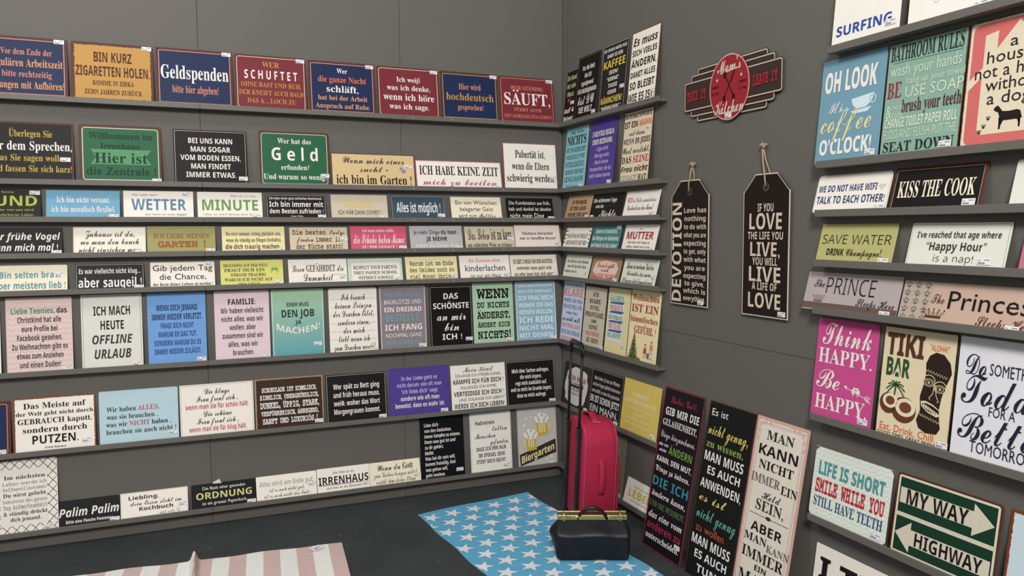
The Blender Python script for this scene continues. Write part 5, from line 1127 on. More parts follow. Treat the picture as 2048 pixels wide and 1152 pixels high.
83,100,110,2,32,95,136,-43,0,0,-5,7,-1,4,-2,3,-3,0,-6,0,-36,-10,9,-13,3,-10,-2,-9,-4,-7,-8,-6,-10,-4,-13,-1,-14,1,-13,3,-11,6,-10,7,-7,9,-4,10,-2,14,4,10,11,0,-15,22,5,17,1,0,5,-5,2,-3,2,-2,4,0,6,17,44,81,8,3,5,-1,4,-3,4,-3,1,-5,0,-49,-2,-6,-4,-5,-4,-3,-5,-1,-7,3,-5,6,-3,12,-1,17,1,16,3,12,
83,101,90,2,25,62,92,-15,3,-11,-2,-10,-4,-8,-8,-7,-9,-4,-12,-1,-13,1,-14,4,-13,6,-10,8,-7,10,-4,11,-2,22,6,17,19,-5,4,-9,-10,-12,-3,-18,9,-6,27,49,0,0,3,-2,18,-8,13,8,38,81,10,7,6,-1,4,-4,1,-8,1,-18,-25,0,0,4,
83,102,64,1,46,63,137,-11,1,-15,-2,-12,-6,-7,-11,-2,-14,0,-13,-11,0,0,-10,11,0,-1,-68,0,-4,-1,-2,-2,-1,-3,-2,-5,0,0,-5,55,0,0,5,-7,0,-5,3,-2,4,-1,7,0,63,17,0,0,10,-17,0,0,24,0,7,2,5,3,3,5,1,4,-1,1,-2,-3,-8,-1,-5,1,-4,2,-3,4,-2,5,-1,4,1,4,2,3,4,0,6,-1,7,-6,7,
83,103,97,3,50,58,94,-11,1,-11,-1,-10,-3,-8,-5,-6,-6,-4,-8,-1,-9,6,-18,17,-12,-10,-5,-7,-6,-5,-6,-1,-7,3,-9,10,-8,-12,-6,-4,-8,3,-8,7,-6,12,-4,17,-2,22,2,16,6,10,10,3,13,-1,8,-3,7,-5,5,-8,3,-11,2,-14,1,-10,0,-9,1,-3,5,1,4,3,3,3,2,5,1,19,1,9,2,7,5,5,6,4,7,1,9,-2,10,-5,9,14,0,0,11,-25,0,16,41,87,6,1,6,-1,4,-5,2,-8,0,-11,0,-12,-2,-8,-4,-4,-6,-2,-6,2,-4,4,-2,8,-1,12,1,11,2,8,13,29,-10,32,0,8,-1,5,-1,3,-3,1,-5,-7,-11,-23,-4,-12,1,-8,3,-5,4,-1,5,2,7,
83,104,113,1,42,44,136,-38,0,0,-5,5,-1,3,-2,1,-4,1,-5,0,-102,-1,-6,-2,-3,-3,-2,-5,-1,0,-5,49,0,0,5,-5,1,-3,2,-2,3,0,6,0,53,8,8,8,3,5,-1,3,-3,2,-5,0,-7,0,-48,-2,-9,-6,-3,-2,0,0,-5,48,0,0,5,-5,1,-3,2,-1,3,-1,6,0,46,-6,24,-20,8,-15,-4,-13,-12,
83,105,59,2,16,36,137,-6,1,-6,-1,-5,-3,-3,-5,-1,-6,1,-6,3,-5,5,-3,6,-1,6,1,5,3,3,5,1,6,-1,6,-3,5,19,44,92,-38,0,0,-5,5,0,3,-2,1,-4,1,-6,0,-58,-1,-6,-1,-3,-4,-2,-5,-1,0,-5,49,0,0,5,-5,1,-3,2,-1,3,-1,6,
83,106,62,2,16,38,137,-6,1,-6,-1,-5,-3,-3,-5,-1,-6,1,-6,3,-5,5,-3,6,-1,6,1,4,4,4,4,1,6,-1,6,-4,5,34,47,92,-40,0,0,-4,6,-1,4,-2,1,-4,1,-7,0,-90,0,-8,-2,-6,-2,-4,-6,-1,-4,1,-2,3,4,8,1,3,-1,5,-3,3,-4,3,-4,0,-5,0,-4,-3,-3,-4,-1,-5,1,-5,3,-5,4,-5,6,-3,6,-2,8,-1,15,2,12,7,7,11,2,16,
83,107,107,1,44,44,136,-38,0,0,-5,5,-1,3,-2,1,-4,1,-6,0,-101,-1,-6,-1,-3,-4,-2,-5,-1,0,-5,49,0,0,5,-5,1,-3,2,-2,3,0,6,0,23,4,4,21,-29,2,-3,0,-3,-1,-3,-5,-1,-2,0,0,-5,49,0,0,5,-5,1,-4,4,-37,52,16,15,10,8,11,2,0,5,-42,0,0,-5,9,-1,3,-3,-2,-4,-3,-5,-24,-24,
83,108,59,1,19,44,136,-38,0,0,-5,5,-1,3,-2,1,-4,1,-6,0,-101,-1,-6,-1,-3,-4,-2,-5,-1,0,-5,49,0,0,5,-5,1,-3,2,-1,3,-1,6,
83,109,165,1,66,87,91,-16,4,-15,-4,-12,-12,0,13,-38,0,0,-4,5,-1,3,-2,1,-4,1,-6,0,-58,-1,-6,-2,-3,-3,-2,-5,-1,0,-5,48,0,0,5,-5,1,-3,2,-1,3,0,6,0,53,7,8,8,3,5,-1,3,-3,2,-5,0,-7,0,-48,0,-6,-2,-3,-3,-2,-5,-1,0,-5,47,0,0,5,-5,1,-2,2,-2,3,0,6,0,54,7,7,8,3,5,-1,3,-3,2,-5,0,-7,0,-48,0,-6,-2,-3,-3,-2,-5,-1,0,-5,48,0,0,5,-5,1,-3,2,-2,3,0,6,0,46,-6,24,-20,8,-16,-4,-13,-13,
83,110,113,1,42,92,87,-20,8,-15,-4,-13,-11,0,12,-38,0,0,-4,5,-1,3,-2,1,-4,1,-6,0,-58,-1,-6,-2,-3,-3,-2,-5,-1,0,-5,49,0,0,5,-5,1,-3,2,-2,3,0,6,0,53,8,8,8,3,5,-1,3,-3,2,-5,0,-7,0,-48,-2,-9,-6,-3,-2,0,0,-5,48,0,0,5,-5,1,-3,2,-1,3,-1,6,0,46,
83,111,100,2,24,62,93,-12,2,-12,-2,-11,-4,-9,-8,-7,-10,-4,-12,-1,-13,1,-13,4,-12,7,-10,9,-8,11,-4,12,-2,12,2,11,4,9,8,7,9,4,12,1,14,-1,14,-4,11,-7,10,-9,8,19,43,87,7,2,7,-2,5,-6,3,-13,0,-22,0,-22,-1,-7,-2,-5,-5,-7,-7,-2,-7,2,-5,7,-1,5,-1,7,-1,10,0,12,1,22,2,13,
83,112,111,2,38,79,93,-10,2,-15,-4,-11,-13,0,14,-37,0,0,-4,5,-1,3,-3,1,-4,1,-8,-1,-102,-1,-3,-2,-2,-3,-1,-4,-1,0,-4,54,0,0,4,-5,1,-4,1,-3,2,-2,4,-1,5,0,7,0,27,10,-10,14,-3,10,2,9,5,7,7,6,11,3,12,1,14,-1,12,-3,12,-6,9,-7,8,13,51,80,8,3,8,-2,5,-7,2,-12,1,-16,-1,-16,-3,-12,-5,-7,-8,-3,-8,3,-6,9,0,50,
83,113,108,2,31,95,95,-3,0,-15,-11,-13,8,-13,3,-13,-2,-10,-5,-9,-8,-7,-10,-5,-13,-1,-14,1,-13,4,-11,5,-9,7,-7,9,-4,10,-2,14,3,11,9,0,-34,-1,-5,-2,-4,-5,-2,-7,-1,0,-4,53,0,0,4,-5,1,-3,2,-1,4,-1,5,15,45,85,8,3,10,-4,4,-12,0,-52,-2,-5,-3,-3,-4,-2,-5,-1,-8,2,-6,7,-3,12,-1,16,1,19,3,13,
83,114,86,1,41,77,94,-8,1,-6,-1,-7,-4,-7,-7,-6,-8,0,17,-37,0,0,-5,5,0,3,-2,1,-4,1,-6,0,-58,-1,-6,-1,-3,-4,-2,-5,-1,0,-5,54,0,0,5,-7,1,-5,2,-2,3,-1,6,0,40,1,8,3,7,4,4,4,1,3,0,3,-3,4,-5,3,-2,5,-1,5,1,4,3,2,4,1,5,-1,7,-3,5,
83,115,86,1,52,42,95,-13,-2,-10,-6,-6,-10,-2,-11,1,-8,4,-8,7,-6,9,-5,14,-8,9,-6,2,-8,-1,-5,-3,-4,-5,-3,-6,-1,-9,2,-7,6,-6,8,-4,11,-5,0,0,-34,4,0,3,4,4,2,14,-5,9,-1,13,2,10,6,6,10,3,13,-2,10,-3,7,-6,6,-9,5,-19,10,-4,3,-2,4,-1,4,1,5,3,3,4,2,5,1,8,-1,7,-4,5,-7,4,-10,5,0,0,29,-4,0,-3,-3,-3,-1,
83,116,68,1,26,43,126,-5,0,-5,-7,-7,-9,-9,-10,-11,-11,0,-6,8,0,0,-62,2,-10,4,-8,7,-4,10,-2,17,6,12,17,-5,2,-5,-7,-6,-3,-3,1,-2,2,-2,4,0,5,0,59,19,0,0,9,-19,0,
83,117,112,1,38,42,92,-39,0,0,-4,6,-1,3,-3,1,-4,1,-6,0,-45,1,-14,4,-10,8,-6,12,-2,9,1,7,3,7,5,6,6,0,-15,21,5,18,2,0,5,-5,1,-3,2,-2,3,-1,6,0,71,-40,0,0,-4,6,-1,4,-3,1,-4,1,-6,0,-54,-7,-7,-8,-2,-5,0,-3,3,-2,3,-1,5,
83,118,91,1,23,49,92,-50,0,0,-5,5,-1,3,-2,2,-5,33,-82,6,0,29,75,3,7,3,4,3,3,5,2,0,4,-30,0,0,-4,8,-2,3,-5,-17,-45,-17,46,2,4,6,2,3,0,
83,119,129,1,39,41,92,-44,0,0,-5,3,-1,2,-1,2,-3,32,-85,6,0,24,62,20,-62,5,0,36,88,2,2,4,1,0,4,-27,0,0,-4,4,-1,3,-1,2,-2,0,-2,-1,-6,-14,-34,-12,40,2,4,6,1,0,5,-46,0,0,-4,4,-1,2,-1,2,-3,5,-13,-13,-32,-16,44,0,3,2,1,2,1,3,0,
83,120,95,1,46,50,92,-49,0,0,-5,6,-2,6,-7,24,-37,-19,-24,-8,-8,-9,-5,0,-4,34,0,0,4,-8,2,-2,4,1,4,3,4,12,16,13,-21,1,-4,0,-2,-2,-1,-3,-1,-4,0,0,-5,49,0,0,5,-3,0,-2,1,-31,49,17,21,8,8,9,4,0,4,-33,0,0,-4,5,-1,3,-1,1,-1,1,-2,-1,-3,-2,-4,-12,-15,-13,20,0,2,2,4,6,1,
83,121,89,1,51,48,92,-49,0,0,-5,3,0,3,-1,2,-4,35,-83,-3,-12,-3,-5,-2,-4,-5,-6,-3,-1,-3,0,-1,3,-1,8,-2,3,-4,2,-4,1,-6,-1,-4,-3,-2,-4,-1,-5,1,-7,4,-5,6,-4,7,-1,7,1,5,2,6,4,5,6,4,10,5,12,29,79,3,7,3,5,2,2,4,1,0,5,-29,0,0,-5,5,0,3,-1,2,-2,1,-2,-1,-5,-15,-42,-17,47,1,3,1,1,3,1,5,0,
83,122,87,1,20,9,92,-1,-28,5,0,4,10,5,7,7,3,9,2,12,0,-46,-82,0,-4,76,0,2,32,-5,0,-4,-11,-7,-8,-8,-4,-13,-2,-8,0,45,80,0,5,
83,223,121,1,65,80,137,-14,2,-22,-5,-17,-14,-11,-24,-4,-32,-1,-101,3,-2,21,8,-2,124,1,16,5,12,9,7,11,2,8,-1,7,-5,5,-6,1,-9,-1,-9,-4,-8,-5,-6,-7,-5,-8,-3,-10,-1,0,-7,3,0,19,-2,13,-5,7,-10,2,-14,-2,-14,-4,-10,-7,-7,-8,-3,-6,1,-5,4,-3,5,-2,7,-2,0,-12,-15,2,-3,4,-3,8,-2,12,-1,9,1,9,2,8,3,8,5,6,6,5,7,3,8,1,10,-2,15,-9,11,-13,7,-20,4,0,2,8,2,7,4,7,5,5,8,3,8,1,8,-2,10,-7,8,
98,33,54,2,14,35,131,-8,7,-8,-7,-3,-22,0,-12,1,-10,5,-34,2,-10,3,-3,3,3,2,10,5,34,1,10,0,12,8,36,19,-9,3,-8,-3,-4,-9,4,-8,8,-4,9,4,3,8,
98,34,71,2,6,61,143,-17,0,0,-23,4,-28,9,0,4,28,6,27,143,-17,0,0,-23,4,-28,9,0,4,28,
98,39,38,1,6,28,143,-18,0,0,-23,5,-28,8,0,5,28,
98,40,65,1,10,62,139,-10,0,-29,-43,-10,-50,10,-50,29,-42,10,0,-21,42,-8,50,8,51,
98,41,65,1,10,13,139,-11,0,22,-42,7,-51,-7,-50,-22,-42,11,0,28,42,11,50,-11,50,
98,44,44,1,11,31,19,-10,6,-8,-4,-4,-8,3,-8,7,-3,0,-12,-7,-10,0,-4,17,12,6,17,
98,45,65,1,4,57,53,-49,0,0,-18,49,0,
98,46,44,1,8,30,19,-8,3,-9,-3,-3,-9,3,-8,9,-4,8,4,4,8,
98,50,114,1,36,72,144,-13,1,-12,-1,-10,-2,-9,-3,-7,-5,-7,-4,-6,-6,16,-19,8,6,8,5,8,3,8,1,8,-1,5,-4,4,-5,1,-7,-1,-7,-2,-7,-4,-6,-6,-7,-53,-55,0,-21,100,0,0,25,-62,0,0,2,40,38,7,10,6,10,4,10,1,11,-2,11,-4,9,-6,8,-9,6,
98,51,114,1,56,74,143,-20,2,-14,-1,-12,-3,-11,-5,-9,-5,14,-21,13,7,8,3,9,0,10,-1,6,-3,3,-5,2,-7,-1,-5,-2,-5,-3,-4,-6,-2,-9,-2,-11,-1,-11,0,0,-23,10,0,12,-1,9,-1,7,-3,4,-3,2,-5,1,-6,-2,-9,-5,-6,-9,-5,-13,-1,-9,1,-10,1,-10,3,-9,4,0,-25,19,-6,22,-2,18,1,15,5,11,6,7,9,5,11,1,12,-2,12,-6,10,-11,7,-16,4,12,5,10,7,7,11,2,13,-3,14,-10,11,
98,52,114,2,11,94,143,-28,0,-63,-92,0,-21,61,0,0,-30,30,0,0,30,17,0,0,23,-17,0,4,65,108,1,0,-2,-55,-34,0,
98,58,44,2,8,30,88,-8,4,-9,-4,-3,-8,3,-9,9,-3,8,3,4,9,8,30,19,-8,3,-9,-3,-3,-9,3,-8,9,-4,8,4,4,8,
98,63,67,2,13,51,129,-25,9,-10,-19,4,1,5,0,10,-4,3,-9,-11,-26,-11,-28,3,-11,9,-7,14,34,16,40,8,39,19,-8,3,-9,-3,-3,-9,3,-8,9,-4,8,4,4,8,
98,65,138,2,8,50,143,-50,-143,33,0,10,34,52,0,10,-34,33,0,-51,143,3,69,121,19,-62,-37,0,
98,66,134,3,22,18,143,0,-143,53,0,22,3,17,8,10,13,4,17,-1,11,-3,7,-4,6,-5,5,-6,3,-7,2,0,1,10,3,7,7,4,9,1,12,-3,17,-11,11,-18,6,-26,2,11,48,118,16,0,11,-1,8,-3,5,-4,1,-7,-1,-7,-4,-6,-7,-3,-11,-1,-18,0,11,48,62,19,0,12,-1,8,-4,4,-5,1,-8,-1,-8,-4,-6,-7,-4,-12,-1,-20,0,
98,67,127,1,38,89,144,-10,1,-20,-3,-17,-7,-13,-11,-10,-15,-5,-17,-2,-21,1,-20,5,-18,9,-15,13,-11,16,-7,20,-2,11,0,9,2,10,2,9,3,0,26,-10,-3,-9,-3,-9,-1,-8,-1,-17,3,-11,10,-6,15,-2,20,2,20,7,16,11,9,16,4,7,-1,9,-2,8,-3,8,-4,9,25,-10,4,-10,3,
98,68,148,2,13,18,143,0,-143,40,0,33,5,25,13,15,23,5,32,-2,21,-7,17,-11,14,-14,10,-18,6,-21,2,9,48,118,16,0,18,-3,13,-8,7,-14,3,-21,-11,-35,-33,-12,-13,0,
98,69,112,1,12,18,143,0,-143,82,0,0,25,-52,0,0,37,49,0,0,25,-49,0,0,31,52,0,0,25,
98,70,110,1,10,18,143,0,-143,30,0,0,56,48,0,0,25,-48,0,0,37,52,0,0,25,
98,71,145,1,41,98,144,-12,1,-22,-2,-18,-7,-15,-11,-11,-15,-6,-17,-2,-21,4,-32,13,-23,21,-14,28,-5,15,1,13,1,11,3,12,3,0,74,-57,0,0,-25,27,0,0,-30,-19,-2,-12,2,-9,4,-7,8,-5,9,-3,12,-1,13,1,14,4,12,7,9,8,8,11,4,12,2,9,-1,9,-2,8,-2,7,-3,10,24,-10,4,-10,2,
98,72,153,1,12,48,143,-30,0,0,-143,30,0,0,62,57,0,0,-62,30,0,0,143,-30,0,0,-56,-57,0,
98,73,78,1,12,71,143,-65,0,0,-17,18,-8,0,-93,-18,-8,0,-17,65,0,0,17,-17,8,0,93,17,8,
98,74,66,1,18,48,143,-30,0,0,-134,-1,-9,-1,-7,-3,-5,-4,-3,-5,-1,-5,-1,-14,2,0,-25,18,-2,13,1,11,4,9,7,7,9,4,14,1,16,
98,75,133,1,12,48,143,-30,0,0,-143,30,0,0,51,13,9,37,-60,35,0,-50,80,49,63,-33,0,-51,-66,
98,76,113,1,6,48,143,-30,0,0,-143,88,0,0,25,-58,0,
98,77,189,1,16,18,143,0,-143,27,0,-2,112,1,0,34,-112,28,0,37,112,1,0,-2,-112,29,0,0,143,-42,0,-35,-109,-1,0,-34,109,
98,78,163,1,12,18,143,0,-143,27,0,-2,108,1,0,62,-108,39,0,0,143,-28,0,2,-107,-1,0,-62,107,
98,79,159,2,24,101,143,-21,2,-22,-2,-17,-7,-13,-11,-9,-15,-6,-17,-1,-21,1,-21,6,-18,9,-15,13,-11,17,-7,22,-2,21,2,17,7,13,11,9,15,6,18,2,21,-2,20,-6,18,-9,15,-13,11,16,63,117,17,3,16,-3,11,-10,7,-15,2,-20,-2,-20,-7,-16,-11,-9,-16,-4,-17,4,-11,9,-6,16,-3,20,3,20,6,15,
98,80,126,2,15,18,143,0,-143,30,0,0,51,13,0,19,1,14,5,10,8,7,10,4,11,2,12,-4,19,-9,14,-17,9,-23,3,9,48,118,14,0,18,-5,6,-16,-2,-10,-5,-6,-9,-4,-12,-1,-10,0,
98,82,132,2,18,18,143,0,-143,30,0,0,55,16,0,34,-55,34,0,-42,62,7,4,6,5,6,5,4,7,3,8,1,9,-4,19,-10,13,-18,8,-25,3,11,48,118,9,0,13,-1,9,-3,5,-6,2,-9,-2,-8,-4,-7,-9,-3,-13,-2,-10,0,
98,83,110,1,51,70,144,-11,1,-20,-3,-15,-8,-10,-13,-3,-17,1,-9,2,-8,4,-6,5,-6,5,-4,12,-7,16,-8,9,-5,6,-6,2,-7,-2,-6,-3,-5,-6,-3,-10,-1,-11,1,-11,3,-10,4,-11,4,0,-28,19,-7,22,-2,22,3,17,8,10,14,3,17,-1,10,-3,8,-5,8,-7,6,-8,5,-22,11,-9,5,-5,5,-2,7,2,6,3,5,6,3,7,1,8,-1,8,-2,9,-2,9,-4,10,24,-11,4,-10,3,
98,84,116,1,8,112,143,-108,0,0,-25,39,0,0,-118,30,0,0,118,39,0,
98,85,151,1,24,47,143,-30,0,0,-92,4,-22,11,-17,18,-10,25,-4,18,2,15,5,12,8,8,11,5,12,1,14,0,93,-30,0,0,-87,-2,-15,-5,-10,-8,-6,-13,-2,-13,2,-9,6,-5,9,-2,15,
98,86,130,1,7,31,143,-31,0,48,-143,33,0,49,143,-31,0,-34,-117,
98,87,193,1,13,30,143,-30,0,36,-143,35,0,26,108,26,-108,34,0,36,143,-29,0,-26,-116,-27,116,-29,0,-27,-116,
98,89,125,1,9,33,143,-33,0,47,-88,0,-55,30,0,0,56,48,87,-33,0,-30,-59,
98,90,116,1,10,109,143,-102,0,0,-25,66,0,-68,-98,0,-20,106,0,0,25,-70,0,68,98,
98,97,121,2,35,80,109,-20,2,-11,0,-11,-2,-10,-3,-9,-4,9,-21,8,4,8,2,7,2,8,0,7,-1,6,-3,3,-5,1,-7,0,-5,-19,-1,-21,-2,-15,-7,-10,-10,-3,-15,3,-16,7,-10,11,-7,13,-2,12,1,10,3,7,5,7,8,1,0,6,-15,21,0,0,73,-3,17,-9,12,14,65,50,11,1,0,-9,-1,-10,-5,-6,-8,-5,-9,-1,-5,1,-5,2,-3,4,-1,5,1,7,5,6,7,4,
98,98,127,2,23,45,152,-29,0,0,-152,22,0,5,12,2,0,5,-5,7,-5,8,-3,11,-1,17,4,13,10,9,18,3,25,-3,24,-9,18,-13,11,-17,3,-10,-1,-9,-3,-6,-6,-6,-6,-1,0,16,50,80,7,6,10,1,8,-2,7,-6,4,-10,1,-14,-1,-14,-4,-10,-7,-7,-8,-2,-10,2,-7,7,-3,10,-2,17,2,13,
98,99,103,1,33,73,111,-10,0,-15,-1,-13,-5,-11,-7,-8,-11,-5,-15,-2,-18,3,-25,10,-17,16,-11,22,-3,10,0,9,2,7,2,7,4,0,26,-7,-4,-7,-3,-8,-2,-8,-1,-10,2,-7,6,-5,10,-2,14,6,25,18,8,6,0,6,-2,13,-4,9,23,-7,3,-8,2,
98,100,127,2,23,111,152,-30,0,2,-57,-1,0,-5,6,-7,6,-8,3,-11,1,-17,-3,-13,-11,-9,-18,-3,-25,3,-24,9,-18,13,-10,16,-4,11,1,8,4,7,5,5,6,1,0,6,-14,23,0,16,60,87,11,-2,7,-6,4,-11,1,-17,-1,-13,-4,-9,-7,-5,-10,-2,-9,2,-7,6,-4,10,-2,14,2,14,4,11,6,6,
98,101,118,2,31,81,108,-20,3,-15,-1,-12,-5,-11,-8,-7,-11,-5,-15,-2,-17,2,-17,5,-14,9,-11,11,-8,14,-4,15,-2,12,0,10,2,8,2,8,4,0,23,-9,-4,-8,-3,-9,-1,-11,-1,-11,2,-8,5,-6,9,-2,11,71,0,0,15,-4,21,-10,15,9,53,89,8,1,9,-2,6,-4,4,-8,2,-9,-42,0,2,10,5,7,
98,102,77,1,27,67,153,-8,0,-11,-1,-9,-2,-8,-5,-6,-6,-3,-9,-2,-13,0,-8,-16,-8,0,-14,16,0,0,-87,30,0,0,87,26,0,0,22,-26,0,0,7,1,5,2,5,4,2,5,1,17,-2,7,21,-5,2,-6,2,
98,103,127,2,32,69,107,-18,4,-17,-4,-14,-11,-8,-18,-3,-24,3,-23,8,-18,13,-11,17,-4,10,1,8,3,7,5,6,7,1,0,-1,-15,-6,-19,-17,-6,-22,2,-20,6,0,-24,9,-3,10,-2,10,-1,11,0,24,3,17,9,11,15,3,21,0,109,-25,0,-3,-14,13,60,87,11,-2,7,-6,4,-10,1,-15,0,-3,-1,-14,-4,-9,-7,-5,-10,-2,-16,9,-6,24,6,25,
98,104,131,1,24,45,152,-29,0,0,-152,29,0,0,51,2,16,3,11,8,7,11,2,13,-5,5,-18,0,-64,29,0,0,71,-2,18,-8,13,-13,7,-16,2,-9,-1,-9,-3,-7,-5,-6,-7,-2,0,1,11,
98,105,61,2,16,37,151,-6,1,-7,-1,-5,-2,-3,-5,-2,-7,2,-7,3,-4,5,-2,7,-1,6,1,5,2,4,4,1,7,-1,7,-4,5,4,45,109,-29,0,0,-109,29,0,
98,106,61,2,16,37,151,-6,1,-7,-1,-5,-2,-3,-5,-2,-7,2,-7,3,-4,5,-2,7,-1,6,1,5,2,4,4,1,7,-1,7,-4,5,16,45,109,-29,0,0,-116,-1,-9,-4,-5,-4,-2,-6,-1,-14,2,0,-24,20,-2,12,1,10,4,8,6,5,7,2,9,1,9,
98,107,124,1,12,45,152,-29,0,0,-152,29,0,0,34,13,10,32,-44,34,0,-46,62,43,47,-33,0,-44,-50,
98,108,61,1,4,45,152,-29,0,0,-152,29,0,
98,109,196,1,41,87,110,-11,1,-9,-1,-9,-3,-8,-5,-6,-7,-2,0,-4,14,-22,0,0,-109,29,0,0,51,2,16,3,11,7,7,10,2,13,-5,4,-18,0,-64,29,0,0,55,2,14,3,10,7,6,10,2,13,-5,4,-18,0,-64,29,0,0,71,-2,18,-7,13,-12,7,-16,2,-9,-1,-9,-3,-8,-5,-6,-7,-3,0,-5,7,-8,5,
98,110,131,1,25,93,109,-15,2,-10,-1,-10,-3,-8,-5,-6,-7,-2,0,-4,14,-22,0,0,-109,29,0,0,51,2,16,3,11,8,7,11,2,8,-1,5,-4,4,-8,1,-10,0,-64,29,0,0,71,-2,18,-8,13,
98,111,124,2,20,77,110,-15,1,-22,-3,-17,-11,-10,-18,-4,-24,2,-17,5,-14,8,-11,11,-8,12,-5,15,-2,22,4,16,11,11,18,4,24,-2,17,-5,14,-8,11,-11,8,16,52,85,10,2,10,-2,7,-6,4,-10,1,-14,-1,-14,-4,-11,-7,-6,-10,-2,-10,2,-7,6,-4,11,-2,14,2,14,4,10,
98,112,127,2,25,93,108,-17,3,-10,-1,-9,-4,-6,-5,-6,-6,-1,0,-4,14,-24,0,0,-157,29,0,0,44,0,8,-1,8,1,0,5,-5,7,-5,8,-3,11,-1,16,4,14,10,9,18,3,25,-3,24,-9,18,14,47,71,3,9,7,6,10,1,15,-8,5,-24,-1,-14,-4,-10,-6,-7,-9,-2,-10,2,-7,7,-3,10,-2,17,
98,114,91,2,15,79,111,-2,0,-11,-1,-9,-5,-7,-6,-6,-8,-1,0,-5,18,-22,0,0,-109,29,0,0,56,1,9,-30,-65,30,65,5,50,72,5,5,6,4,7,2,15,0,
98,115,99,1,50,62,111,-10,0,-17,-2,-14,-5,-9,-10,-3,-13,1,-9,2,-6,4,-6,6,-5,8,-4,24,-12,5,-2,2,-3,1,-2,0,-3,-1,-4,-2,-3,-5,-2,-8,0,-8,0,-10,2,-10,3,-9,4,0,-25,8,-3,9,-2,9,-1,10,0,21,2,14,7,9,11,3,14,-1,9,-3,7,-4,6,-6,5,-8,4,-27,12,-3,2,-1,3,0,2,3,5,10,2,7,0,7,-2,16,-6,9,22,-10,4,-9,2,
98,116,87,1,27,49,132,-19,0,-9,-23,-16,-10,0,-12,14,0,0,-53,1,-12,3,-10,6,-6,7,-5,8,-2,9,-1,8,0,8,1,11,4,0,22,-13,-3,-5,0,-6,1,-4,2,-2,4,-1,5,0,53,30,0,0,22,-30,0,
98,117,131,1,25,45,109,-30,0,0,-71,3,-18,8,-12,12,-8,16,-2,10,1,9,3,8,5,6,7,2,0,4,-14,23,0,0,109,-30,0,0,-51,-1,-16,-4,-11,-7,-7,-12,-2,-8,1,-5,5,-3,7,-1,10,
98,118,114,1,13,31,109,-31,0,42,-109,30,0,42,109,-31,0,-21,-62,-3,-11,-2,-11,-1,0,0,5,-2,11,-2,6,
98,119,171,1,16,32,109,-30,0,31,-109,32,0,20,86,1,0,19,-86,33,0,31,109,-29,0,-19,-84,-1,0,-18,84,-33,0,-18,-84,-1,0,
98,120,116,1,12,37,109,-34,0,35,-53,-37,-56,34,0,23,37,23,-37,34,0,-38,56,36,53,-34,0,-21,-35,
98,121,114,1,18,33,109,-33,0,43,-108,-1,-6,-4,-7,-4,-6,-7,-5,-8,-1,-12,1,0,-23,15,-2,15,2,13,6,10,11,8,15,46,123,-32,0,-25,-80,
98,122,98,1,10,90,109,-82,0,0,-23,48,0,-51,-68,0,-18,87,0,0,23,-51,0,49,67,
98,223,149,3,30,87,144,-25,0,0,-17,-16,-3,-13,-5,-11,-8,-8,-11,-5,-13,-2,-15,2,-15,5,-13,8,-11,11,-8,13,-5,16,-3,0,-17,25,0,0,17,15,3,14,5,10,8,8,11,5,13,2,15,-2,15,-5,13,-8,11,-10,8,-14,5,-15,3,9,50,101,12,3,0,-64,-12,3,-8,7,-6,10,-2,12,2,12,6,10,9,87,40,0,64,12,-3,8,-7,5,-10,2,-12,-2,-12,-5,-10,-8,-7,
99,33,54,2,14,35,131,-8,7,-8,-7,-3,-22,0,-12,1,-10,5,-34,2,-10,3,-3,3,3,2,10,5,34,1,10,0,12,8,36,19,-9,3,-8,-3,-4,-9,4,-8,8,-4,9,4,3,8,
99,39,38,1,6,28,143,-18,0,0,-23,5,-28,8,0,5,28,
99,44,44,1,11,31,19,-10,6,-8,-4,-4,-8,3,-8,7,-3,0,-12,-7,-10,0,-4,17,12,6,17,
99,45,65,1,4,57,53,-49,0,0,-18,49,0,
99,46,44,1,8,30,19,-8,3,-9,-3,-3,-9,3,-8,9,-4,8,4,4,8,
99,49,100,1,4,60,136,-20,0,0,-136,20,0,
99,50,100,1,19,72,126,-30,12,-16,-3,-16,-10,0,-24,15,14,15,4,17,-7,7,-19,-3,-14,-7,-15,-22,-32,-25,-31,0,-1,86,0,0,19,-52,0,33,43,9,34,
99,65,149,4,68,176,128,-2,0,-14,-4,-20,-14,-11,-10,-13,-11,-12,-12,-13,-14,-9,6,-11,2,-8,-1,-7,-4,-5,-7,-1,-8,2,-12,8,-11,-25,-21,-19,-6,-5,0,-3,2,-2,3,-1,2,0,2,1,1,12,5,2,1,3,3,2,3,0,3,-1,4,-2,3,-5,3,-6,0,-7,-1,-7,-4,-4,-7,-1,-7,1,-9,5,-7,7,-4,10,-1,13,1,12,5,12,9,13,12,12,-8,13,-6,-4,-11,31,4,2,4,6,1,6,3,6,3,11,8,20,22,5,4,9,6,-2,1,-2,0,-9,-4,-14,-13,-9,-9,-13,-11,-12,-5,13,28,12,27,12,24,19,35,6,133,96,27,21,-30,-44,-26,-40,-2,12,-6,13,11,75,60,4,1,3,-1,4,-2,-21,-24,-1,4,-1,4,1,5,2,4,2,4,3,3,7,69,28,22,24,3,-8,1,-11,-1,-9,-2,-10,-11,5,
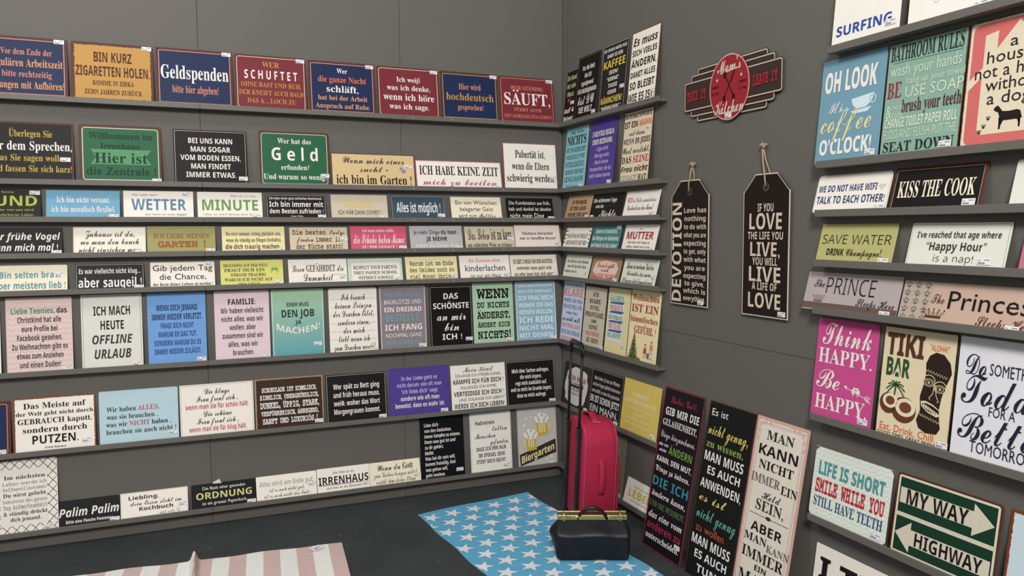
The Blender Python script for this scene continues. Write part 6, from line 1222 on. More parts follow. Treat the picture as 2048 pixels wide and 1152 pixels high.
99,66,172,1,156,144,124,-17,1,-21,-2,-22,-6,-14,-5,-11,-7,-10,-8,-7,-8,-5,-8,-1,-8,1,-8,5,-6,6,-5,10,-1,11,1,10,4,9,7,7,9,5,10,1,11,-1,7,-2,2,-1,-1,-2,-9,-4,-7,-5,-7,-6,-6,-7,-5,-6,-4,-7,-3,-6,-1,-9,3,-3,9,3,11,9,11,9,7,11,6,12,5,13,4,12,3,13,0,15,0,11,-3,-5,-2,-10,-6,-5,-3,-10,-9,-9,-11,-10,-13,-20,-35,-8,-13,-7,-9,-7,-6,-7,-3,-8,-1,-8,0,-6,3,-3,3,-2,4,1,3,13,3,3,2,2,3,1,4,-1,5,-3,3,-4,2,-6,1,-8,-1,-6,-4,-5,-6,-1,-7,2,-10,7,-7,11,-5,14,-2,18,2,15,5,27,22,20,38,6,13,5,11,4,8,5,7,5,4,6,3,5,-6,1,-10,0,-8,-3,-7,-4,-7,-4,-5,-5,-3,-5,-2,-9,1,-3,0,-1,-2,0,-1,1,-3,1,-1,2,0,9,1,1,-1,1,-2,1,-4,1,-4,-1,-8,-2,-7,-3,-7,-4,-7,-5,-6,-4,-5,-5,-3,-3,-1,-4,2,-1,5,0,5,3,4,3,4,8,7,2,1,-1,1,-1,1,-3,-1,-9,-7,-6,-7,-2,-4,-1,-4,1,-6,4,-4,5,-2,6,-1,9,0,8,3,8,4,7,5,6,6,4,7,3,7,1,7,-5,15,-15,9,16,6,12,8,7,8,2,9,-1,7,-5,7,-6,5,-7,4,9,3,0,1,0,1,-3,1,-5,-1,-8,-2,
99,67,139,2,98,102,124,-9,1,-16,-2,-16,-5,-14,-9,-11,-10,-7,-12,-2,-12,6,-18,18,-9,-3,-9,0,-7,1,-9,4,-8,6,-7,8,-5,10,-3,11,-1,9,1,8,2,8,3,8,5,6,5,5,6,4,7,1,7,-2,7,-3,6,-7,3,-7,2,-8,-1,-7,-3,-7,-4,-4,-5,-3,-6,-1,-8,0,-3,2,-3,1,-1,2,-1,2,2,3,11,2,5,3,5,5,3,5,3,5,0,5,0,4,-3,3,-4,1,-6,-1,-5,-3,-5,-4,-6,-5,-4,-7,-4,-7,-3,-7,-2,-8,-1,-13,4,-4,13,3,13,7,16,13,3,12,4,12,5,10,7,10,6,9,8,7,7,5,7,3,7,1,6,-1,6,-3,5,-6,3,-8,1,-9,-1,-10,-3,-10,-5,-10,-7,-11,-8,-10,-8,-10,-10,-9,-10,-8,-10,-6,-11,-10,6,-3,10,1,8,4,9,5,9,8,8,9,7,10,5,11,4,15,2,2,2,16,137,115,10,5,3,-1,2,-4,-1,-6,-3,-7,-5,-7,-6,-7,-7,-8,-8,-6,-9,-7,-9,-5,-9,-4,-9,-3,17,26,18,21,
99,68,150,3,84,119,122,-23,3,-9,0,-9,-2,-9,-2,-9,-3,-10,-6,-10,-7,-9,-8,-6,-9,-4,-9,-2,-10,1,-7,3,-7,5,-6,6,-4,8,-3,8,-1,12,2,11,6,10,9,8,12,5,13,1,14,-1,3,-2,1,-3,-1,-2,-17,-4,-11,-5,-7,-5,-6,-6,-5,-6,-4,-7,-3,-6,-1,-5,1,-5,4,-3,4,-1,6,3,13,7,15,10,13,13,10,14,6,14,2,20,-3,15,-9,-10,-9,-9,-10,-9,-12,-7,-13,-9,-17,-11,-20,-9,-12,-17,5,-14,2,-8,-1,-5,-2,-3,-4,-1,-4,2,-5,4,-4,8,-3,12,0,14,1,13,5,12,-4,13,-2,14,3,14,7,8,7,7,9,6,10,4,12,3,12,1,11,-3,21,-10,16,10,6,2,2,-1,0,-3,1,-6,-1,-6,-3,17,131,89,7,13,7,-13,3,-19,-2,-15,-5,-16,-7,-14,-10,-11,-12,-6,-12,-2,-7,1,-8,3,10,6,8,7,6,8,6,10,5,12,10,30,15,9,2,11,-2,13,-5,-9,-5,-10,-1,-12,1,-3,2,-2,2,0,2,
99,69,111,2,111,117,124,-14,1,-11,-1,-11,-3,-9,-5,-8,-7,-4,-7,-2,-8,3,-11,7,-9,-22,-6,-16,-9,-10,-12,-3,-15,1,-9,5,-8,6,-7,9,-5,11,-3,12,-1,10,0,9,3,8,3,8,5,6,5,5,6,3,7,1,6,-5,14,-15,5,-10,-2,-9,-6,-5,-9,-2,-12,0,-2,2,-6,1,-1,4,3,3,16,5,7,6,4,7,2,5,-1,4,-3,2,-3,1,-5,-2,-8,-4,-7,-7,-6,-9,-5,-10,-4,-11,-1,-14,5,-5,14,1,10,3,9,5,9,7,8,8,6,8,4,10,-5,11,-2,4,1,3,1,2,2,1,2,-1,3,-3,3,-6,2,-8,1,-7,0,0,6,1,10,2,9,5,7,6,5,7,4,8,1,8,-1,6,-4,5,-6,1,-7,-1,-7,-3,-6,-6,-4,-6,-1,-4,2,-1,6,2,8,7,6,1,2,-1,1,-4,1,-3,-1,-4,-2,-4,-3,-3,-3,-2,-4,-1,-4,2,-6,3,-4,5,-3,6,-1,6,1,5,2,5,4,4,4,2,6,1,6,-2,10,-7,8,6,96,71,2,-2,0,-1,-5,-1,-6,1,-4,4,
99,70,151,3,56,127,125,-5,0,-18,-2,-18,-7,-15,-9,-12,-12,-8,-12,-2,-12,1,-8,4,-6,6,-4,9,-1,10,1,9,4,7,6,5,8,4,9,1,10,-1,7,-2,6,-2,3,-3,1,-3,0,-1,-2,0,-13,-2,-8,-4,-7,-4,-6,-4,-5,-5,-4,-5,-3,-4,-1,-4,1,-4,3,-2,4,-1,5,2,8,3,8,6,7,7,7,8,6,8,5,10,3,9,1,5,0,6,-1,30,-10,11,-2,4,1,4,1,5,2,10,8,2,2,1,2,-1,2,-20,-4,68,143,103,-2,0,-3,-1,-5,-3,-5,-5,-6,-6,-6,-7,-6,-9,-6,-9,-4,-10,-6,-2,-6,-2,-12,-6,-8,-5,-3,-4,0,-1,2,-1,18,11,13,4,-9,-19,-11,-13,-11,-8,-13,-3,-9,1,-7,2,-4,3,-1,3,1,4,4,1,5,2,4,1,3,3,1,4,-1,5,-2,3,-5,2,-6,1,-8,-1,-6,-4,-4,-6,-1,-6,2,-10,8,-7,11,-5,16,-1,26,3,21,10,16,17,11,22,7,1,-9,-20,14,3,4,18,6,3,6,5,4,5,1,4,-2,5,-5,2,-5,-2,-4,-3,-4,-6,-3,-9,-8,0,5,27,3,8,2,5,3,4,10,151,71,3,1,2,-1,0,-1,-1,-3,-2,-3,-4,-4,-4,-2,2,5,2,5,
99,71,136,2,94,136,124,-8,1,-8,0,-8,-3,-9,-3,-8,-4,-9,-6,-7,-6,-6,-8,-5,-7,-3,-9,-1,-8,1,-8,2,-8,-12,1,-8,4,-5,7,-1,9,1,9,4,9,6,8,7,8,6,5,10,5,1,2,-1,1,-2,0,-10,-2,-12,-5,-10,-7,-7,-9,-5,-9,-2,-10,1,-9,4,-7,6,-6,7,-5,9,-3,16,-1,11,-8,14,-3,10,1,8,4,-10,-17,-10,-13,-9,-8,-11,-2,-6,0,-6,2,-4,3,-2,3,1,4,13,5,4,7,-1,4,-3,4,-4,2,-6,1,-7,-1,-6,-4,-4,-5,-2,-7,3,-10,7,-7,13,-5,16,-2,12,1,11,2,9,4,8,6,6,6,5,9,4,10,2,10,4,10,5,9,0,1,-2,0,-5,-3,-13,-8,-16,-8,-13,-3,-9,2,-5,5,16,5,15,9,10,7,8,8,7,8,5,8,3,7,1,6,-1,7,-4,5,22,133,120,3,-1,3,-2,2,-3,1,-5,-2,-6,-3,-6,-5,-8,-7,-8,-9,-7,-10,-7,-12,-6,-12,-4,2,8,3,8,5,9,5,8,6,8,7,7,6,6,6,5,6,3,
99,72,170,2,121,193,123,-7,1,-10,-1,-11,-6,-11,-9,-13,-13,-12,-15,-12,-18,-14,-5,3,11,3,9,7,16,7,11,4,6,3,2,1,2,-3,2,-8,-4,-28,-21,-11,-8,4,8,1,6,-1,5,-3,3,-4,2,-5,1,-7,-2,-7,-3,-28,-25,-1,-2,1,-2,3,-1,4,3,14,14,7,7,7,4,5,1,1,0,0,-1,-7,-8,-4,-7,-2,-5,1,-3,2,-2,4,-2,4,-1,11,3,15,9,-14,-18,-12,-19,-11,-4,-8,-4,-6,-3,-2,-3,1,-2,3,0,19,9,-8,-17,-9,-12,-9,-6,-11,-3,-7,1,-5,2,-3,3,-1,3,1,3,4,2,5,1,5,3,3,3,1,4,-1,4,-3,4,-4,3,-6,0,-8,-1,-6,-4,-4,-6,-1,-8,2,-9,7,-7,11,-5,14,-1,21,3,19,11,16,16,11,23,13,4,-8,-17,-3,-15,1,-9,4,-8,6,-5,9,-1,11,1,11,3,5,3,6,4,6,5,39,35,4,2,-2,1,-3,0,-6,-3,-28,-24,-10,-8,-10,-6,-9,-4,-9,-1,-4,1,-1,4,1,5,21,45,13,6,11,6,10,6,9,6,12,13,4,11,-1,5,-4,5,12,177,116,8,3,3,-2,1,-5,-1,-5,-4,-7,-6,-8,-8,-7,-10,-7,-12,-6,11,21,10,14,
99,73,133,2,62,165,124,-4,1,-26,-2,-25,-6,-15,-6,-14,-8,-12,-8,-9,-10,-6,-10,-1,-10,1,-10,6,-8,8,-7,11,-3,-7,-14,-9,-11,-10,-6,-11,-2,-6,1,-6,2,-4,4,-2,3,2,3,3,2,5,1,5,1,3,3,1,5,-1,5,-2,4,-4,2,-6,1,-8,-2,-6,-4,-5,-6,-1,-8,2,-9,8,-7,10,-5,14,-1,14,1,13,3,12,6,11,8,9,10,7,11,13,4,10,8,6,11,2,14,-1,3,-3,1,-1,0,-9,-27,-14,-8,19,45,6,12,7,10,7,7,8,2,5,1,1,2,12,121,113,19,5,-17,-12,-15,-17,-13,-21,-13,-26,-10,5,-3,10,3,12,7,13,12,13,13,11,
99,75,160,3,17,192,124,-3,0,-6,-2,-9,-4,-10,-6,-9,-8,-7,-8,-6,-9,-11,-17,-5,-6,-4,-1,-11,0,-2,-1,-2,-1,0,-1,2,-3,8,-1,81,133,118,-2,0,-4,-1,-5,-4,-13,-13,-30,-21,-4,-1,-1,1,6,10,2,7,-1,3,-2,3,-4,2,-5,1,-5,-1,-5,-2,-6,-3,-6,-4,-20,-18,-1,-2,1,-1,2,-1,2,1,23,20,8,5,3,1,2,-1,-1,-2,-5,-5,-3,-4,-2,-4,-1,-3,1,-4,3,-3,4,-2,5,0,9,2,14,8,-31,-51,-6,-9,-5,-7,-5,-5,-9,-6,-10,-2,-7,1,-5,2,-4,4,-1,3,1,4,4,1,6,1,4,2,2,3,1,4,-1,5,-3,3,-4,2,-6,1,-8,-1,-6,-4,-4,-6,-2,-8,3,-9,8,-7,11,-5,15,-1,11,1,10,2,10,4,8,5,7,6,6,5,8,10,8,13,7,16,14,38,3,5,5,8,4,4,3,2,0,2,26,119,56,1,-1,0,-2,-2,-9,-10,-21,-2,-8,1,-7,4,-5,5,-3,6,-1,12,3,12,11,23,24,10,10,8,6,-7,1,-9,-6,-31,-32,-7,-6,-1,1,-1,1,6,24,0,4,0,6,-2,6,-4,4,
99,76,133,3,77,156,124,-8,1,-11,-2,-12,-7,-12,-11,-12,-15,-11,-17,-9,-20,-9,1,-8,5,-4,6,-2,9,1,7,3,8,4,8,7,7,8,6,9,5,12,3,17,2,1,1,-1,2,-2,1,-9,1,-18,-2,-15,-4,-14,-8,-10,-9,-6,-11,-2,-12,2,-12,8,-9,11,-7,15,-3,-8,-18,-9,-13,-16,6,-12,2,-10,-1,-6,-3,-3,-4,-2,-5,2,-5,4,-4,7,-3,11,-1,17,1,15,6,11,-4,11,-2,7,1,7,3,6,3,51,46,-4,1,-3,0,-3,-2,-5,-3,-30,-29,-7,-6,-7,-4,-7,-3,-5,-1,-7,1,-8,3,20,18,14,25,12,5,10,6,10,7,9,7,7,8,5,8,3,7,1,7,-1,7,-4,6,16,140,116,9,4,5,-2,1,-7,-1,-6,-2,-9,-4,-7,-5,-6,-6,-7,-7,-7,-9,-5,-9,-5,5,15,5,12,4,11,5,8,12,28,19,5,0,13,-1,13,-6,-11,-6,-13,-2,-6,0,-5,3,-3,2,-2,3,1,3,3,2,
99,77,163,1,98,123,124,-4,1,-6,-3,-10,-9,-12,-14,-13,-16,-14,-18,-25,-41,-6,-7,-4,-5,-8,-6,-8,-2,-3,0,-3,2,-2,2,-1,2,2,5,5,3,6,1,4,2,2,3,1,4,-3,8,-9,2,-5,-1,-5,-2,-4,-3,-3,-4,-2,-5,-1,-6,2,-7,3,-6,7,-4,8,-1,12,2,10,8,9,12,17,28,17,24,9,12,15,18,-11,-17,-9,-17,-8,-15,-6,-14,-4,-12,-1,-9,1,-8,2,-6,4,-5,5,-1,5,1,4,4,33,59,10,14,9,12,8,10,9,10,-40,-69,-2,-5,-3,-13,0,-4,1,-8,3,-6,5,-4,7,-1,9,2,12,6,13,11,31,29,9,6,-2,1,-3,0,-7,-3,-12,-10,-18,-16,-16,-13,-6,-4,-5,-2,-1,1,0,1,1,8,35,87,8,19,-1,2,-4,1,-6,-3,-11,-9,-9,-10,-10,-12,-11,-14,-11,-16,-11,-18,-11,-20,1,6,29,69,6,15,2,9,
99,78,132,1,62,113,125,-7,-4,-10,-11,-7,-8,-7,-11,-7,-14,-8,-16,-15,-29,-14,-17,-13,-8,-13,-3,-5,1,-3,1,-3,3,0,2,1,4,6,2,6,2,4,2,3,2,1,5,-1,4,-3,3,-4,2,-7,1,-7,-1,-6,-5,-5,-6,-1,-7,2,-8,4,-7,7,-4,10,-1,15,2,15,8,13,14,11,18,31,60,-5,-23,-1,-26,0,-11,2,-27,3,-17,24,12,-2,16,14,36,5,11,5,9,6,6,6,3,8,3,3,5,-1,2,-1,2,-3,1,-3,1,-8,-2,-6,-6,-3,-5,-24,-53,2,86,-1,0,
99,79,113,1,80,136,121,-17,4,-11,-1,-13,-4,-10,-4,-10,-6,-10,-7,-10,-7,-8,-8,-8,-8,-9,-12,-6,-12,-5,-12,-1,-11,2,-14,7,-11,10,-7,13,-2,16,3,18,10,8,7,9,9,8,10,8,10,6,10,5,10,3,9,1,9,-2,7,-3,6,-5,4,-7,1,-13,-4,-14,-12,-6,-8,-6,-9,-6,-10,-5,-10,-4,-9,-6,-16,0,-5,1,-3,4,0,1,0,1,3,22,52,4,5,7,9,7,7,6,4,6,1,4,-2,1,-7,-3,-14,-9,-20,-8,-14,-9,-13,-11,-10,-10,-8,-9,-5,-9,-2,-7,3,-2,8,0,8,3,8,4,10,10,22,13,21,7,9,7,8,6,6,15,10,14,3,5,0,5,-3,3,-4,1,-12,2,-1,4,2,1,6,
99,80,141,4,50,139,123,-16,2,-22,-2,-21,-6,-12,-6,-11,-7,-9,-8,-6,-8,-4,-8,-1,-8,1,-8,5,-5,8,-4,10,-2,11,2,10,4,9,7,6,10,4,10,2,13,-1,8,-2,2,-2,-1,-7,-21,-5,-7,-5,-6,-6,-6,-6,-4,-7,-3,-6,-1,-5,1,-4,3,-3,3,-1,6,3,11,9,12,14,10,16,8,19,4,19,2,13,-1,10,-4,-29,-22,-24,-37,-5,-1,-15,-6,-3,-2,-1,-2,0,-1,2,-1,6,174,122,-2,0,-4,0,-5,-1,-5,-1,-5,-2,12,144,105,7,6,2,-4,1,-7,-1,-9,-3,-9,-5,-8,-7,-7,-7,-5,-9,-3,8,19,7,16,33,81,46,10,4,-11,-21,-10,-14,-11,-8,-12,-3,-7,1,-5,2,-4,4,-1,3,1,3,4,1,4,1,5,2,3,4,1,4,-1,4,-2,4,-5,2,-5,1,-8,-2,-6,-4,-4,-6,-1,-7,2,-9,6,-7,11,-5,13,-1,16,1,15,5,13,8,12,11,9,13,
99,83,135,2,80,158,124,-7,1,-8,-1,-9,-4,-10,-7,-9,-9,-10,-11,-8,-12,-8,-14,-7,-14,-9,1,-6,5,-5,6,-1,9,1,8,3,9,5,7,6,7,8,6,9,4,9,3,20,1,1,2,-1,2,-2,1,-11,1,-8,-1,-9,-1,-8,-2,-7,-3,-13,-7,-10,-10,-7,-11,-2,-11,3,-11,7,-10,11,-7,14,-3,-9,-20,-10,-13,-11,-8,-11,-3,-7,1,-6,2,-4,3,-1,4,0,2,1,1,1,1,8,1,3,1,4,2,2,4,0,4,-1,4,-2,3,-5,3,-6,0,-7,-1,-7,-4,-4,-6,-1,-7,2,-10,7,-7,11,-5,15,-1,14,1,14,6,13,8,12,11,10,13,7,15,16,7,14,9,11,10,9,10,5,10,2,9,-2,7,-3,5,14,142,116,8,3,5,-2,2,-6,-1,-6,-2,-6,-4,-7,-5,-7,-7,-8,-7,-6,-8,-6,-9,-6,9,27,9,18,
99,84,140,2,56,125,124,-9,1,-20,-2,-19,-7,-15,-11,-11,-11,-7,-12,-2,-11,1,-8,5,-6,6,-4,9,-1,9,1,9,4,7,6,6,7,3,9,2,10,-2,9,-3,8,-2,2,-1,1,-2,-1,0,-2,-1,-13,-2,-7,-3,-7,-4,-6,-5,-6,-5,-4,-5,-3,-5,-1,-4,1,-4,3,-3,3,0,5,1,7,3,8,6,8,7,7,8,6,9,5,10,3,9,1,12,-2,28,-9,11,-1,6,0,5,3,5,3,3,4,2,3,1,3,0,2,-8,-3,-8,0,46,137,103,-1,0,-7,-3,-11,-10,-13,-16,-11,-23,-6,-16,-7,-12,-8,-9,-8,-5,-10,-4,-10,-1,-8,1,-5,2,-4,3,-2,4,1,2,0,1,9,2,3,1,4,2,2,3,1,5,-1,4,-3,3,-5,3,-5,0,-8,-1,-6,-4,-5,-6,-1,-7,2,-10,7,-7,12,-5,16,-1,21,2,18,6,14,10,11,13,8,15,5,16,4,23,2,5,2,5,3,5,1,2,
99,85,181,1,103,119,123,-14,2,-9,-1,-10,-3,-10,-5,-9,-6,-9,-8,-9,-8,-7,-9,-6,-8,-3,-9,-1,-8,1,-8,4,-6,6,-4,9,-2,11,2,9,4,9,7,7,9,4,11,1,11,0,9,-3,8,-2,4,-3,2,-2,-1,0,-15,-2,-6,-5,-13,-4,-6,-4,-6,-5,-5,-4,-4,-5,-3,-5,-1,-4,1,-4,3,-2,4,-1,6,3,11,9,14,8,9,9,8,9,7,10,5,9,3,8,1,7,-1,5,-3,3,-4,2,-6,-1,-5,-2,-6,-7,-12,-23,-33,-5,-8,-4,-8,-2,-8,-1,-6,1,-9,4,-6,6,-4,8,-2,9,2,8,4,8,7,8,9,-1,-6,1,-6,4,-5,5,-3,7,-1,5,0,6,3,7,4,54,47,-2,1,-3,0,-5,-2,-7,-5,-38,-34,-7,-6,-5,-1,-2,0,-1,2,1,5,61,107,-29,-3,-48,-83,-17,-23,-15,-7,-4,1,-1,4,3,9,10,15,17,24,6,11,6,10,3,9,1,9,-2,12,-7,9,
99,87,190,1,102,110,123,-13,2,-15,-2,-16,-7,-8,-5,-8,-6,-7,-7,-7,-7,-5,-8,-4,-7,-3,-7,-1,-7,2,-8,4,-6,7,-4,9,-2,11,2,10,4,8,7,7,9,5,11,1,11,-1,9,-1,7,-3,4,-3,1,-1,-1,-1,-12,-2,-6,-3,-7,-3,-7,-4,-6,-5,-6,-5,-6,-5,-4,-5,-2,-4,-1,-5,1,-3,2,-3,5,-1,5,3,11,8,13,8,9,9,8,10,6,9,6,10,3,7,1,10,-4,3,-11,-1,-8,-2,-9,-4,-9,-5,-10,-6,-10,-6,-10,-20,-24,-16,-17,-3,-5,1,-2,4,-1,8,3,16,8,18,12,8,6,18,14,34,34,-16,-29,-5,-24,1,-9,2,-7,4,-5,5,-2,8,6,12,19,15,23,16,21,16,17,15,13,0,1,-3,0,-5,-2,-9,-7,-6,-5,-13,-14,-22,-27,-6,-9,-6,-9,2,7,35,88,-1,1,-2,1,-8,-6,-60,-64,-42,-33,22,20,17,19,11,17,3,17,-2,12,-7,10,
99,90,98,6,25,58,124,-8,1,-12,-2,-11,-4,-9,-8,-7,-10,-4,-12,-2,-14,1,-10,3,-4,2,1,1,3,-1,9,1,10,3,8,4,6,6,5,7,4,7,1,8,-2,9,-4,9,-4,8,-4,8,-3,13,0,9,124,123,-4,1,-6,-2,-5,-4,-4,-8,-5,-12,-23,17,-6,4,-6,3,11,116,117,3,2,3,-1,1,-3,0,-3,-5,-6,-7,-5,-4,-2,1,5,3,7,2,2,48,96,91,2,0,-14,-24,-18,-19,-9,3,-11,1,-10,-1,-8,-3,-5,-4,-2,-6,4,-7,9,-2,12,2,14,6,-1,-15,-6,-12,-20,-5,-18,-6,-14,-8,-11,-9,-7,-9,-3,-10,2,-7,3,-6,6,-3,8,-2,13,3,15,6,9,5,8,7,8,6,8,8,8,8,6,7,5,8,3,8,50,42,-3,1,-11,-4,-11,-11,-6,-6,-12,-10,-5,-3,-1,7,-3,7,-4,6,-5,5,19,21,8,32,45,15,2,6,-1,6,-3,-13,-7,-11,-2,-6,1,-1,3,10,33,0,17,4,-29,-40,-22,-13,-9,3,-3,9,2,8,6,8,10,8,13,7,
99,97,106,2,32,65,59,-9,3,-9,-1,-9,-3,-8,-5,-8,-6,-7,-7,-6,-7,-3,-8,-1,-8,1,-7,4,-6,7,-4,8,-1,13,3,12,10,1,-6,3,-4,4,-3,5,0,7,1,8,4,9,6,10,8,-4,4,-17,-12,-2,-1,-2,1,0,1,24,51,-22,-1,-4,-8,21,59,56,2,-1,3,-1,1,-2,1,-3,-2,-6,-6,-11,-7,-11,-8,-9,-7,-6,-7,-2,-1,0,-3,3,-1,1,1,5,2,6,3,6,7,12,5,6,9,10,4,2,
99,98,96,2,48,91,117,-25,-2,-39,-61,-4,-5,-5,-5,-8,-6,3,-4,11,9,-6,-10,-4,-8,-2,-7,-1,-4,1,-7,3,-4,5,-3,7,-1,18,4,18,11,9,1,6,1,5,3,6,5,-3,4,-4,-4,-5,-3,-4,-1,-5,-1,7,7,5,8,3,8,1,8,-2,9,-8,3,-4,-1,-5,-3,-4,-5,-4,-7,-2,-6,-1,-7,1,-9,3,-7,-7,-5,-7,-4,-5,-2,-4,-1,-4,2,-1,4,0,2,13,70,48,4,-1,1,-5,-1,-4,-1,-5,-4,-5,-6,-7,-2,4,-1,6,1,4,3,8,2,3,2,2,
99,99,77,1,47,62,61,-7,1,-8,-1,-8,-3,-8,-4,-8,-6,-7,-6,-5,-7,-4,-8,-1,-7,2,-9,4,-7,7,-4,9,-1,10,1,9,4,10,6,10,8,-4,4,-18,-14,-8,-3,-3,0,-4,1,-2,4,1,4,2,5,2,6,4,6,12,17,4,4,3,3,3,0,2,0,1,-1,-2,-1,-4,-5,0,-2,0,-3,2,-3,2,-1,3,-1,4,1,4,3,2,3,0,4,-1,5,-4,4,
99,100,121,2,34,130,117,-24,-2,-34,-62,-5,7,-11,2,-8,-1,-9,-3,-8,-5,-9,-5,-7,-7,-5,-7,-4,-8,-1,-8,1,-8,5,-6,7,-4,8,-1,13,3,13,11,0,-2,1,-5,3,-4,5,-2,7,-1,7,1,7,4,8,6,9,8,-4,4,-13,-12,-8,-4,-2,1,-1,2,1,2,18,58,55,4,1,4,-1,1,-5,-1,-7,-5,-10,-5,-8,-5,-6,-6,-6,-5,-5,-5,-3,-4,-1,-4,1,-2,4,1,7,4,7,19,26,5,4,
99,101,82,2,35,61,61,-7,1,-8,-1,-8,-3,-9,-5,-8,-5,-7,-7,-6,-7,-3,-7,-2,-7,2,-8,6,-7,8,-5,11,-1,10,1,10,4,11,6,10,8,-3,4,-10,-8,-9,-5,-9,-3,-8,-1,-5,1,-2,3,1,5,3,6,12,3,10,4,8,4,7,6,4,5,2,6,-2,6,-3,4,14,51,54,3,1,3,-1,1,-5,-1,-5,-3,-5,-5,-5,-5,-4,-7,-3,-6,-1,4,7,4,8,4,6,4,4,
99,102,107,2,37,109,118,-11,3,-10,-2,-11,-7,-11,-13,-19,-27,-32,-34,3,-4,15,13,-15,-24,-4,-1,-4,-2,-2,-3,-1,-4,1,-3,2,-3,-38,-64,25,3,30,52,8,0,5,1,6,3,5,3,6,6,7,7,-4,4,-9,-9,-7,-5,-6,-3,-7,0,26,45,15,9,14,10,11,11,9,10,5,10,2,9,11,95,115,3,-1,2,-2,0,-3,-3,-13,-8,-13,-13,-13,-19,-13,12,24,10,19,9,11,
99,103,105,3,37,67,8,30,55,-24,-2,-4,-8,-5,7,-9,2,-9,-1,-9,-3,-8,-5,-8,-6,-7,-7,-6,-7,-3,-8,-1,-8,1,-7,4,-6,6,-4,8,-1,10,2,10,6,-5,-8,-42,-20,-14,-23,1,-6,4,-5,7,-3,9,-1,15,4,15,11,15,19,14,25,9,3,8,5,7,5,7,5,-3,4,-12,-8,19,56,55,3,1,4,-1,1,-4,-2,-6,-5,-11,-4,-8,-5,-7,-6,-6,-5,-5,-5,-3,-5,-1,-3,1,-1,2,0,4,6,11,4,6,10,14,9,10,10,18,-16,17,7,-16,-28,-4,-6,-7,-8,-7,-2,-5,2,-2,6,3,10,8,10,
99,104,113,1,44,49,39,41,78,-24,-2,-24,-43,-6,-9,-5,-7,-6,-6,-12,-12,4,-4,13,14,-26,-49,26,1,14,22,6,8,6,7,5,6,5,5,9,5,6,2,-22,-30,-1,-5,-1,-4,1,-7,3,-6,5,-3,6,-1,8,2,9,5,13,12,-4,4,-14,-12,-4,-3,-3,-1,-1,1,0,1,1,5,16,20,3,6,1,6,-1,7,-3,5,-4,4,-6,1,-15,-6,
99,105,69,2,16,61,92,-4,0,-4,-1,-5,-2,-2,-4,-1,-4,0,-4,2,-2,4,-2,4,-1,4,1,5,3,2,3,1,5,-1,3,-2,3,23,60,62,-28,-2,-21,-22,4,-4,10,10,-11,-20,-3,-7,-1,-5,4,-10,11,-3,7,0,6,3,4,2,10,8,6,6,-4,4,-8,-7,-6,-5,-4,-3,-4,-1,0,1,-1,1,2,5,
99,107,109,2,9,28,0,62,117,-24,-2,-27,-48,-5,-6,-22,-23,4,-4,15,15,-27,-50,53,93,61,-5,1,-5,-1,-4,-2,-4,-3,-8,-11,-3,-3,-4,-2,-9,-1,-1,-3,1,-2,3,-1,8,0,0,-2,0,-1,-6,-10,-3,-6,0,-4,1,-5,2,-3,4,-3,5,0,7,1,7,3,8,6,10,9,-4,4,-11,-10,-2,0,-2,0,0,1,3,8,0,4,-1,5,-3,3,-3,3,-5,2,4,4,7,10,2,2,2,-1,-2,-2,0,-2,1,-3,2,-2,2,-1,4,-1,3,1,3,2,3,3,0,4,-1,4,-2,3,
99,108,84,1,28,90,117,-25,-2,-29,-49,-6,-8,-6,-8,-14,-13,5,-3,8,8,-3,-6,-6,-13,-2,-10,1,-6,4,-4,5,-3,6,-1,8,1,8,4,7,6,10,8,-4,5,-8,-8,-7,-5,-4,-3,-3,-1,-2,1,-1,3,1,3,3,6,
99,109,160,1,64,88,61,-4,1,-15,-6,-18,-17,1,9,-2,10,-6,3,-8,-1,-7,-5,-8,-8,-10,-9,4,-4,10,10,5,3,1,0,0,-1,-2,-5,-29,-43,30,2,30,40,17,13,1,0,1,-2,-34,-53,30,2,10,14,15,21,7,7,10,10,8,3,1,-1,-2,-4,-17,-23,-2,-4,-1,-3,0,-4,1,-7,3,-6,5,-3,5,-1,4,0,27,19,-4,4,-8,-7,-6,-5,-5,-3,-2,-1,-1,1,0,1,1,4,8,11,5,7,3,8,2,8,-1,7,-4,5,-4,3,-6,1,-15,-6,-19,-17,1,5,0,4,0,6,-3,4,
99,110,115,1,51,90,61,-5,1,-15,-6,-19,-17,1,5,0,4,-2,10,-6,3,-8,-1,-7,-5,-8,-8,-10,-9,4,-4,10,10,5,3,1,0,0,-1,-2,-5,-29,-43,30,2,18,25,8,10,7,7,12,10,7,3,1,0,-12,-16,-7,-8,-3,-6,-1,-5,-1,-4,1,-7,3,-6,5,-3,6,-1,3,0,27,19,-4,4,-8,-7,-6,-5,-5,-3,-2,-1,-1,1,0,1,1,4,14,18,3,5,2,5,1,5,-1,7,-3,5,
99,111,89,2,29,65,60,-9,2,-9,-1,-8,-3,-9,-5,-8,-5,-7,-7,-5,-7,-4,-8,-1,-7,2,-8,4,-7,7,-4,9,-1,13,2,13,7,7,1,7,2,7,4,7,5,-4,5,-7,-5,-7,-3,6,7,4,6,3,7,0,6,-1,8,-4,6,20,56,54,4,1,4,-1,1,-5,-3,-13,-10,-15,-4,-1,-4,-2,-2,-2,-1,-3,0,-2,1,-1,-6,-4,-4,-1,-3,1,-1,4,1,4,4,9,10,17,7,8,
99,112,108,4,8,51,50,31,59,-25,-3,-29,-51,-5,-6,-5,-5,-7,-6,3,-4,4,79,60,-5,1,-12,-2,-11,-9,30,66,54,5,1,2,0,0,-2,-2,-3,-17,-22,-4,-7,-1,-6,1,-7,3,-5,6,-3,6,-1,6,1,7,3,8,6,11,9,-5,4,-7,-6,-7,-6,-5,-3,-4,-2,-1,1,-1,1,2,5,11,14,4,7,3,7,0,7,-1,6,-2,4,7,21,39,2,2,-53,-98,25,3,40,72,6,10,6,9,
